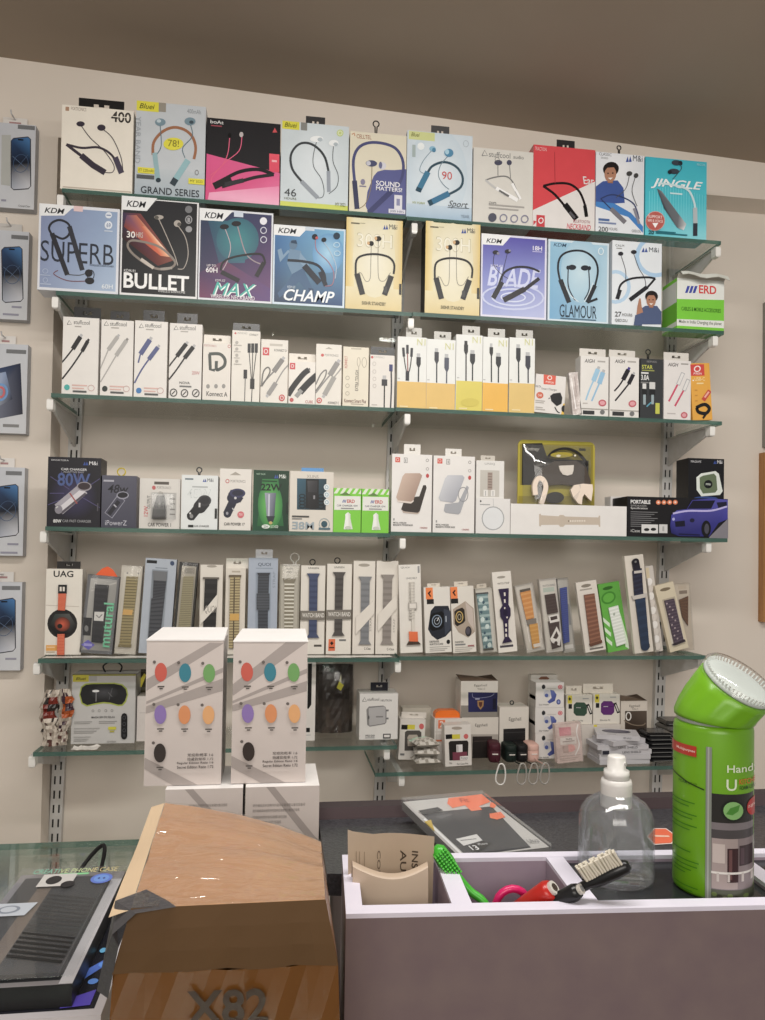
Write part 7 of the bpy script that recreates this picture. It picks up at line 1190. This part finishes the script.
# folded instruction leaflet
Y1 = yb-.034; Y2 = Y1-.028; zfl = ZR_-.079
root = None
m = MB(); org = onY(392, 900, Y1); org.z = zfl; T_ = Matrix.Translation(-Vector((org.x, Y1-.014, zfl))); m.X = T_
def topz(u): return onY(348+87*u, 824+10*min(1, u*3.2)**.7, Y1).z
n = 16; rows = []
for i in range(9):
    t = i/8; r_ = []
    for j in range(n+1):
        u = j/n; x = onY(346+87*u, 840, Y1).x; z = zfl+.001+(topz(u)-zfl-.001)*t
        y = Y1+.010*math.sin(u*PI*.9+.3)-.010*(1-u)**3-.006*t*t; r_.append((x+.004*(1-t)*(1-u), y, z))
    rows.append(r_)
m.grid(rows, '#c9b49c', 'printed_card'); BACK = rows
def on_back(u, v, off=-.0006):
    a = u*n; j = min(n-1, int(a)); fu = a-j; b2 = v*8; i = min(7, int(b2)); fv = b2-i
    p_ = lerp(lerp(Vector(BACK[i][j]), Vector(BACK[i][j+1]), fu), lerp(Vector(BACK[i+1][j]), Vector(BACK[i+1][j+1]), fu), fv); p_.y += off; return tuple(p_)
for s, u0, u1, v0, v1, c in (('INSTALLATION', .76, .83, .16, .86, '#55483c'), ('AUXILIARY', .63, .70, .2, .86, '#55483c'), ('CONTENTS', .36, .40, .3, .86, '#7a6a5c')):
    vs, fs = text_tris(s, .03)
    for f in fs: m.poly([on_back(u0+(u1-u0)*vs[k][1], v1-(v1-v0)*vs[k][0]) for k in f], c)
for u in (.1, .14, .2): m.poly([on_back(u, .55), on_back(u+.008, .55), on_back(u+.008, .85), on_back(u, .85)], '#a08c78')
rows = []
for i in range(9):
    t = i/8; r_ = []
    for j in range(n+1):
        u = j/n; px = 353+76*u; py = 867+11*math.sin(PI*(u*.85+.05))-1*u; tz = onY(px, py, Y2).z; x = onY(px, 880, Y2).x
        y = Y2-.008*math.sin(PI*u)+.004*t*t; r_.append((x, y, zfl+.001+(tz-zfl-.001)*t))
    rows.append(r_)
m.grid(rows, '#cdb8a2', 'printed_card')
m.grid([rows[-1], [(a, b2+.004, c+.0035) for a, b2, c in rows[-1]], [(a, b2+.009, c) for a, b2, c in rows[-1]], [(a, b2+.011, c-.03) for a, b2, c in rows[-1]]], '#bfa992', 'printed_card')
o = m.build('instruction_leaflet', None, True); o.location = (org.x, Y1-.014, zfl); tag(o, 'folded beige instruction leaflet standing in the left compartment of the organizer', 'leaflet')
# green brush
def P_(px, py, y): return onY(px, py, y)
yq = yb-.040
hA, hB = P_(437, 849, yq+.006), P_(454, 873, yq); t1 = P_(470, 891, yq-.006); t2 = P_(488, 909, yq-.014); t3 = Vector((P_(505, 915, yq-.018).x, yq-.03, zfl+.004))
root = tag(empty('hand_brush', t3), 'bright green plastic brush leaning out of the organizer beside the leaflet', 'brush')
iv = Matrix.Translation(-t3)
m = MB(); m.X = iv; m.tube(smooth_pts([tuple(hB), tuple(t1), tuple(t2), tuple(t3)], 5), [.0042, .004, .0038, .0036, .0035]+[.0036]*11, '#4cb83a', 'plastic', 10); m.build('handle', root, True)
m = MB(); m.X = iv; ax = (hB-hA); L = ax.length; ax.normalize(); sd = ax.cross(Vector((0, 1, 0))).normalized()
m.tube([tuple(hA-ax*.003), tuple(hA+ax*.001), tuple(lerp(hA, hB, .5)), tuple(hB), tuple(hB+ax*.004)], [.003, .0068, .0078, .0066, .004], '#43ac34', 'plastic', 10); m.build('brush_head', root, True)
m = MB(); m.X = iv
for i in range(9):
    for j in range(5):
        c = hA+ax*(L*(i+.4)/9)+sd*((j-2)*.0027)+Vector((0, -.005, 0)); m.tube([tuple(c), tuple(c+Vector((0, -.0075, .0015)))], .0009, '#5cc84a', 'plastic', 5)
m.build('bristles', root)
# scissors with pink handles
yq = YF(512)+.055; c1 = P_(512, 906, yq); root = tag(empty('scissors', (c1.x, yq, zfl)), 'scissors with hot pink ring handles in the middle compartment', 'scissors'); iv = Matrix.Translation((-c1.x, -yq, -zfl))
def ring(cx, cz, rx, rz, y, n=20): return [(cx+rx*math.cos(2*PI*i/n), y, cz+rz*math.sin(2*PI*i/n)) for i in range(n)]
m = MB(); m.X = iv; m.tube(ring(c1.x, c1.z-.001, .0145, .0155, yq), .0034, '#d42468', 'plastic', 8, closed=True); m.tube([(c1.x-.004, yq, c1.z-.0165), (c1.x+.001, yq, c1.z-.034), (c1.x+.002, yq, c1.z-.044)], .0032, '#d42468', 'plastic', 8); m.build('handle', root, True)
m = MB(); m.X = iv; m.tube(ring(c1.x+.019, c1.z-.024, .011, .014, yq+.006), .0032, '#c81e60', 'plastic', 8, closed=True); m.tube([(c1.x+.012, yq+.006, c1.z-.034), (c1.x+.004, yq+.004, c1.z-.046)], .003, '#c81e60', 'plastic', 8); m.build('handle', root, True)
m = MB(); m.X = iv; m.box(c1.x-.001, yq-.0008, zfl+.001, c1.x+.006, yq+.0012, c1.z-.042, '#b8b8ba', 'plastic'); m.build('blade', root)
m = MB(); m.X = iv; m.box(c1.x+.002, yq+.0016, zfl+.001, c1.x+.009, yq+.0036, c1.z-.045, '#a8a8aa', 'plastic'); m.build('blade', root)
# lighters and small black brush
def lighter(label, a, b2, r, col, tip, yq, yq2):
    A_ = P_(*a, yq); B_ = P_(*b2, yq2); d = (B_-A_); base = A_-d*1.2; 
    if base.z < zfl+.009: base = A_-d*((A_.z-zfl-.009)/d.z)
    root = tag(empty('lighter', base), label, 'lighter', 'lighters in the organizer'); iv = Matrix.Translation(-base); u = d.normalized()
    m = MB(); m.X = iv; m.tube([tuple(base), tuple(lerp(base, B_, .5)), tuple(B_-u*.004), tuple(B_)], [r, r, r, r*.8], col, 'plastic', 14); m.build('lighter_body', root, True)
    m = MB(); m.X = iv; m.tube([tuple(B_-u*.001), tuple(B_+u*.0028)], r*.62, '#cfcac2', 'plastic', 12); m.tube([tuple(B_+u*.002), tuple(B_+u*.0034)], r*.35, tip, 'plastic', 8); m.build('metal_cap', root)
lighter('red lighter with a shiny metal end in the middle compartment', (530, 905), (552, 889), .0092, '#b4241c', '#3a2a20', YF(540)+.034, YF(540)+.022)
lighter('black lighter with a shiny metal end beside the red one', (556, 902), (579, 890), .0066, '#161618', '#8a8a8a', YF(566)+.022, YF(566)+.010)
yq = YF(600)+.010; a = P_(566, 896, yq+.012); b2 = P_(588, 884, yq+.004); c = P_(626, 866, yq-.006)
root = tag(empty('cleaning_brush', a), 'small black brush with white bristles resting across the organizer rim', 'brush'); iv = Matrix.Translation(-a)
m = MB(); m.X = iv; m.tube([tuple(a), tuple(b2), tuple(lerp(b2, c, .3)), tuple(lerp(b2, c, .7)), tuple(c), tuple(c+(c-b2).normalized()*.003)], [.0036, .0040, .0056, .006, .0054, .003], '#141416', 'plastic', 10); m.build('handle', root, True)
m = MB(); m.X = iv; u = (c-b2).normalized(); up = Vector((-u.z*.9-.12, 0, u.x)).normalized()
for i in range(14):
    for j in range(3):
        p_ = lerp(b2, c, .02+.90*i/13)+Vector((0, (j-1)*.0026, 0))+up*.004; m.tube([tuple(p_), tuple(p_+up*.0125+u*random.uniform(-.0012, .0012))], .00125, '#e4dccb', 'printed_card', 5)
m.build('bristles', root)
# spray bottle
p = onZ(615.5, 877, ZCOV); p.z = ZCOV+.0004; k = (p-CAMP).dot(F)/FPX
root = tag(empty('spray_bottle', p), 'empty clear plastic spray bottle with white pump nozzle on the organizer', 'bottle')
R_ = 37*k; m = MB()
hb = 80*k
prof = [(.001, 0), (R_*.9, 0), (R_*.99, .002), (R_, .006), (R_, hb*.66), (R_*.985, hb*.74), (R_*.93, hb*.83), (R_*.8, hb*.92), (R_*.58, hb*.985), (R_*.42, hb*1.03), (R_*.36, hb*1.06), (R_*.36, hb*1.14)]
m.lathe(prof, '#fff', 'clear_plastic', 40, caps=False); m.lathe([(a*.955, b2+.0008) for a, b2 in prof][1:], '#fff', 'clear_plastic', 40, caps=False); m.build('bottle_body', root, True)
def pz(py): return onY(615, py, p.y).z-p.z
m = MB(); rc = 15.3*k
m.lathe([(rc*.96, pz(806)), (rc, pz(804.5)), (rc, pz(783)), (rc*.94, pz(779)), (rc*.6, pz(777.5))], '#d6d3d0', 'plastic', 36); m.build('collar', root, True)
for v in (0,):
    m = MB(); rn = 8.8*k
    m.lathe([(rn*1.45, pz(778)), (rn*1.4, pz(770)), (rn*1.02, pz(769)), (rn, pz(757)), (rn*.9, pz(755.5)), (rn*.4, pz(755))], '#dcdad7', 'plastic', 28); m.build('pump_head', root, True)
m = MB(); a = math.radians(-50); m.tube([(rn*.9*math.cos(a), rn*.9*math.sin(a), pz(762)), (rn*1.15*math.cos(a), rn*1.15*math.sin(a), pz(762))], .0018, '#c4c2c0', 'plastic', 12); m.build('spray_hole', root)
m = MB(); m.tube([(0, 0, pz(800)), (-.002, 0, hb*.5), (.001, 0, .004)], .0021, '#dfe2e0', 'clear_film', 8); m.build('dip_tube', root, True)
# foam cleaner can
p = onZ(712, 888, ZCOV); p = Vector((p.x, max(p.y, YF(712)+.0145+.0325), ZCOV+.0004)); p.x = onY(712, 888, p.y).x; k = (p-CAMP).dot(F)/FPX; az = math.atan2(p.x, p.y)
root = tag(empty('foam_cleaner_can', p, -az), 'green foam cleaner spray can with angled brush cap at the right', 'can')
rc = 37.4*k; px0 = 711.5
def cz(py): return onY(715, py, p.y).z-p.z
hc = cz(722)
m = MB(); m.lathe([(rc*.93, 0), (rc*.985, .002), (rc, .004), (rc, hc-.004), (rc*.97, hc), (rc*.9, hc+.0015)], '#6ca41c', 'plastic', 64)
q = (438, 300, 716, 300, 690, 935, 414, 935)
A = Art(m, q, 2*rc*.998, hc, 'plastic', y0=-.00012, wrap=rc, step=.000015)
dk = [('r',548,534,720,935,'#2a2826')]
A.run([('r',548,640,720,890,'#7d767a'),('r',548,536,720,642,'#262422'),('r',553,668,712,700,'#4a4648'),('r',556,700,640,885,'#a89a98'),('r',640,700,706,885,'#8a7e80'),('r',606,735,642,860,'#3a2226'),('r',612,740,622,850,'#6a4a4a'),('r',646,726,690,800,'#3c2c30'),('r',650,735,662,795,'#54424a'),('r',560,720,600,790,'#c8bcb8'),('r',553,822,708,830,'#e4e0dc'),*[('r',x,826,x+8,858,'#c8c0bc') for x in (570,605,650,680)],('r',548,888,720,935,'#4e5242'),*[('e',560+i*17,905+(i*7)%18,9,8,('#6a7a4a','#3a3a30','#8a8a70')[i%3]) for i in range(8)],
 ('e',632,596,40,40,'#141a10'),('e',632,596,32,33,'#86b872'),('p',[(608,608),(622,586),(654,574),(648,598),(628,612)],'#4a8a34'),('e',702,590,26,34,'#b4302c'),('t','NEW',682,580,714,592,'#f0d0c8',.03),
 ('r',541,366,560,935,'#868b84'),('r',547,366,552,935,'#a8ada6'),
 ('r',430,372,520,412,'#b83a2e'),('t','Multipurpose',452,386,515,399,'#f0d8d0',.02),('l',[(426,487),(450,497),(485,512),(541,528)],5,'#1e3210'),('t','FOAM SPRAY',456,510,518,520,'#2e5410',.02),
 ('t','Handy',617,428,722,464,'#dfeccf',.03),('t','U',613,480,646,522,'#dfeccf',.03),('t','KITCHEN',654,480,722,500,'#d0702c',.04),('t','FOAM CLEANER',655,506,730,520,'#274e10',.04),
 *[('r',428,y,428+w,y+4,'#3a7a14') for y,w in ((440,20),(585,80),(600,60),(630,85),(645,70),(672,84),(688,60),(770,60),(805,86),(822,80),(838,60),(852,40),(900,80),(915,60))]])
m.build('can_body', root)
for po in [x for x in root.children]: 
    for f_ in po.data.polygons: f_.use_smooth = True
def ringt(cx, z, r, tilt, n=64, scal=0, fw=0):
    o = []
    for i in range(n):
        a = 2*PI*i/n; rr = r*(1+scal*math.cos(a*14)); x = rr*math.cos(a); y = rr*math.sin(a)
        o.append((cx+x*math.cos(tilt), y*math.cos(fw), z-x*math.sin(tilt)+y*math.sin(fw)))
    return o
def rings(m, R_, col, mat, caps=(True, True)):
    n = len(R_[0]); V = [v for r_ in R_ for v in r_]; FS = [(i*n+k2, i*n+(k2+1) % n, (i+1)*n+(k2+1) % n, (i+1)*n+k2) for i in range(len(R_)-1) for k2 in range(n)]
    if caps[0]: FS.append(tuple(range(n-1, -1, -1)))
    if caps[1]: FS.append(tuple((len(R_)-1)*n+k2 for k2 in range(n)))
    m.faces(V, FS, col, mat)
m = MB(); m.lathe([(rc*.9, hc+.001), (rc*.93, hc+.0035), (rc*.9, hc+.006)], '#b8bcb8', 'plastic', 48); m.build('metal_ring', root, True)
R1 = []; FW = math.radians(17)
for t in (0, .08, .3, .55, .8, .97, 1):
    cx = 20*k*t**1.3; z = hc+.003+35*k*t; R1.append(ringt(cx, z, rc*(1.01-.06*t)+(.0003 if 0 < t < 1 else -.0006), math.radians(6+23*t), scal=.018*math.sin(PI*t), fw=FW*t))
m = MB(); rings(m, R1, '#70aa1e', 'plastic'); m.build('cap', root, True)
m = MB(); ct = 20*k; zt = hc+.003+35*k; tl = math.radians(29); nx, nz = math.sin(tl)*math.cos(FW), math.cos(tl)*math.cos(FW); ny = -math.sin(FW)
rings(m, [ringt(ct+nx*h, zt+nz*h, rc*s, tl, fw=FW) for h, s in ((.0005, .90), (.002, .93), (.0038, .9), (.0052, .8), (.0058, .5), (.006, .05))], '#c2c9c5', 'rubber'); m.build('brush_pad', root, True)
m = MB()
for i in range(56):
    a = 2*PI*i/56; r_ = rc*.88; x, y = r_*math.cos(a), r_*math.sin(a); b_ = Vector((ct+x*math.cos(tl)+nx*.006, y*math.cos(FW), zt-x*math.sin(tl)+y*math.sin(FW)+nz*.0035)); m.tube([tuple(b_), tuple(b_+Vector((nx*.0038+.0015*math.cos(a), .0015*math.sin(a), nz*.0038)))], .0009, '#dfe4e0', 'plastic', 5)
m.build('bristles', root)
m = MB(); rings(m, [ringt(ct+nx*h, zt+nz*h, rc*s, tl, fw=FW) for h, s in ((.0, .985), (.008, .97), (.0105, .9), (.0115, .6), (.0117, .02))], '#fff', 'clear_film', (False, False)); m.build('clear_cover', root, True)
# phone case packet on the dark counter
zt = ZT_+.013; qz = (75, 80, 345, 38, 672, 262, 255, 288); Z_ = (390, 780, 190/765)
C = [onZ(*zp(Z_, qz[i], qz[i+1]), zt+(.0155 if i < 4 else .0005)) for i in (0, 2, 4, 6)]; dd = (C[1]+C[3]-C[0]-C[2])*.5; dd = dd*.5; C[0] = C[0]+dd; C[2] = C[2]+dd; C[1] = C[1]-dd; C[3] = C[3]-dd; cen = sum(C, Vector())/4; cen.z = ZT_+.0005
root = tag(empty('phone_case_packet', cen), 'clear phone case packet with orange print lying on the dark counter top', 'packet')
def bil(x, z, dz=0): 
    u = x+.5; v = z; p_ = C[3]*(1-u)*(1-v)+C[2]*u*(1-v)+C[1]*u*v+C[0]*(1-u)*v; return Vector((p_.x-cen.x, p_.y-cen.y, p_.z-cen.z+dz))

m = MB(); A = Art(m, qz, 1, 1, 'printed_card', step=.0001)
A.run([('p',[(75,80),(345,38),(672,262),(255,288)],'#c4c1bd'),('p',[(140,128),(405,95),(585,262),(285,284)],'#3e3e42'),('p',[(190,140),(250,128),(260,132),(215,150)],'#5a5a5e'),('l',[(150,150),(270,282)],9,'#ecebea'),('p',[(230,60),(345,38),(395,75),(350,98),(300,92),(255,105),(232,85)],'#ee6c34'),('p',[(300,92),(345,85),(372,112),(330,118)],'#ee6c34'),('p',[(395,78),(425,82),(420,105),(400,100)],'#ee6c34'),('p',[(405,130),(450,122),(475,145),(440,155),(410,148)],'#ee6c34'),('t','Fit',270,60,310,80,'#c04a1c',.04,.3),('p',[(260,228),(352,212),(372,235),(285,252)],'#dedcda'),('r',275,230,350,233,'#888'),('p',[(300,255),(372,238),(410,246),(340,275)],'#141414'),('t','13',310,252,345,268,'#eee',.05),('t','iPhone',345,244,390,252,'#ccc',.03),('p',[(148,165),(175,158),(182,200),(160,200)],'#c8a828'),('p',[(130,122),(200,106),(222,120),(150,138)],'#222226'),('t','Ultra',570,236,625,250,'#777',.03,.2)])
for i, v in enumerate(m.v): m.v[i] = bil(v.x, v.z, -.004-v.y)
B0 = [bil(-.5, 0, -.0125), bil(.5, 0, -.0125), bil(.5, 1, -.0125), bil(-.5, 1, -.0125)]; T0 = [bil(-.5, 0, -.0042), bil(.5, 0, -.0042), bil(.5, 1, -.0042), bil(-.5, 1, -.0042)]
m.faces(B0+T0, [(0,1,5,4),(1,2,6,5),(2,3,7,6),(3,0,4,7),(3,2,1,0)], '#8e8b88', 'printed_card'); m.build('insert_card', root)
e = .012
B0 = [bil(-.5-e, -e, -.0126), bil(.5+e, -e, -.0126), bil(.5+e, 1+e, -.0126), bil(-.5-e, 1+e, -.0126)]; T0 = [bil(-.5-e, -e, 0), bil(.5+e, -e, 0), bil(.5+e, 1+e, 0), bil(-.5-e, 1+e, 0)]
m = MB(); m.faces(B0+T0, [(0,1,5,4),(1,2,6,5),(2,3,7,6),(3,0,4,7),(4,5,6,7)], '#fff', 'clear_plastic'); m.build('clear_box', root)
m = MB(); pts = [onZ(x, y, ZT_) for x, y in ((654.7,829.4),(665.7,829.4),(676,837),(671,843.5),(654.7,844.5),(648,837))]; c = sum(pts, Vector())/6
m.poly([tuple((p_-c)*1.1+Vector((0, 0, .0002))) for p_ in pts][::-1], '#efe4dc'); m.poly([tuple((p_-c)+Vector((0, 0, .0004))) for p_ in pts][::-1], '#e85c24'); m.poly([(-.008, -.002, .0006), (.007, -.004, .0006), (.008, 0, .0006), (-.007, .003, .0006)], '#f0c8b0')
m.box(-.001, -.001, 0, .001, .001, .0001, '#e85c24'); o = m.build('sticker'); o.location = c+Vector((0, 0, .0003)); tag(o, 'orange hexagonal sticker lying on the dark counter behind the bottle', 'sticker')
# ------------------------------------------------------------------ light
def area(name, loc, tgt, sx, sy, power, col):
    l = bpy.data.lights.new(name, 'AREA'); l.shape = 'RECTANGLE'; l.size = sx; l.size_y = sy; l.energy = power; l.color = col
    o = bpy.data.objects.new(name, l); COL.objects.link(o); o.location = loc; o.rotation_euler = (Vector(tgt)-Vector(loc)).to_track_quat('-Z', 'Y').to_euler(); return o
area('ceiling_tube_light', (.30, .52, 2.16), (.30, 1.0, 1.1), 1.3, .10, KEY, (1, .97, .92))
area('fill_light', (-.2, -1.3, 2.0), (.1, 1.5, 1.1), 1.6, .8, FILL, (1, .95, .88))  # added fill behind the camera, stands in for bounced light
w = bpy.data.worlds.new('world'); S.world = w; w.use_nodes = True
w.node_tree.nodes['Background'].inputs[0].default_value = (1, .93, .86, 1); w.node_tree.nodes['Background'].inputs[1].default_value = AMB
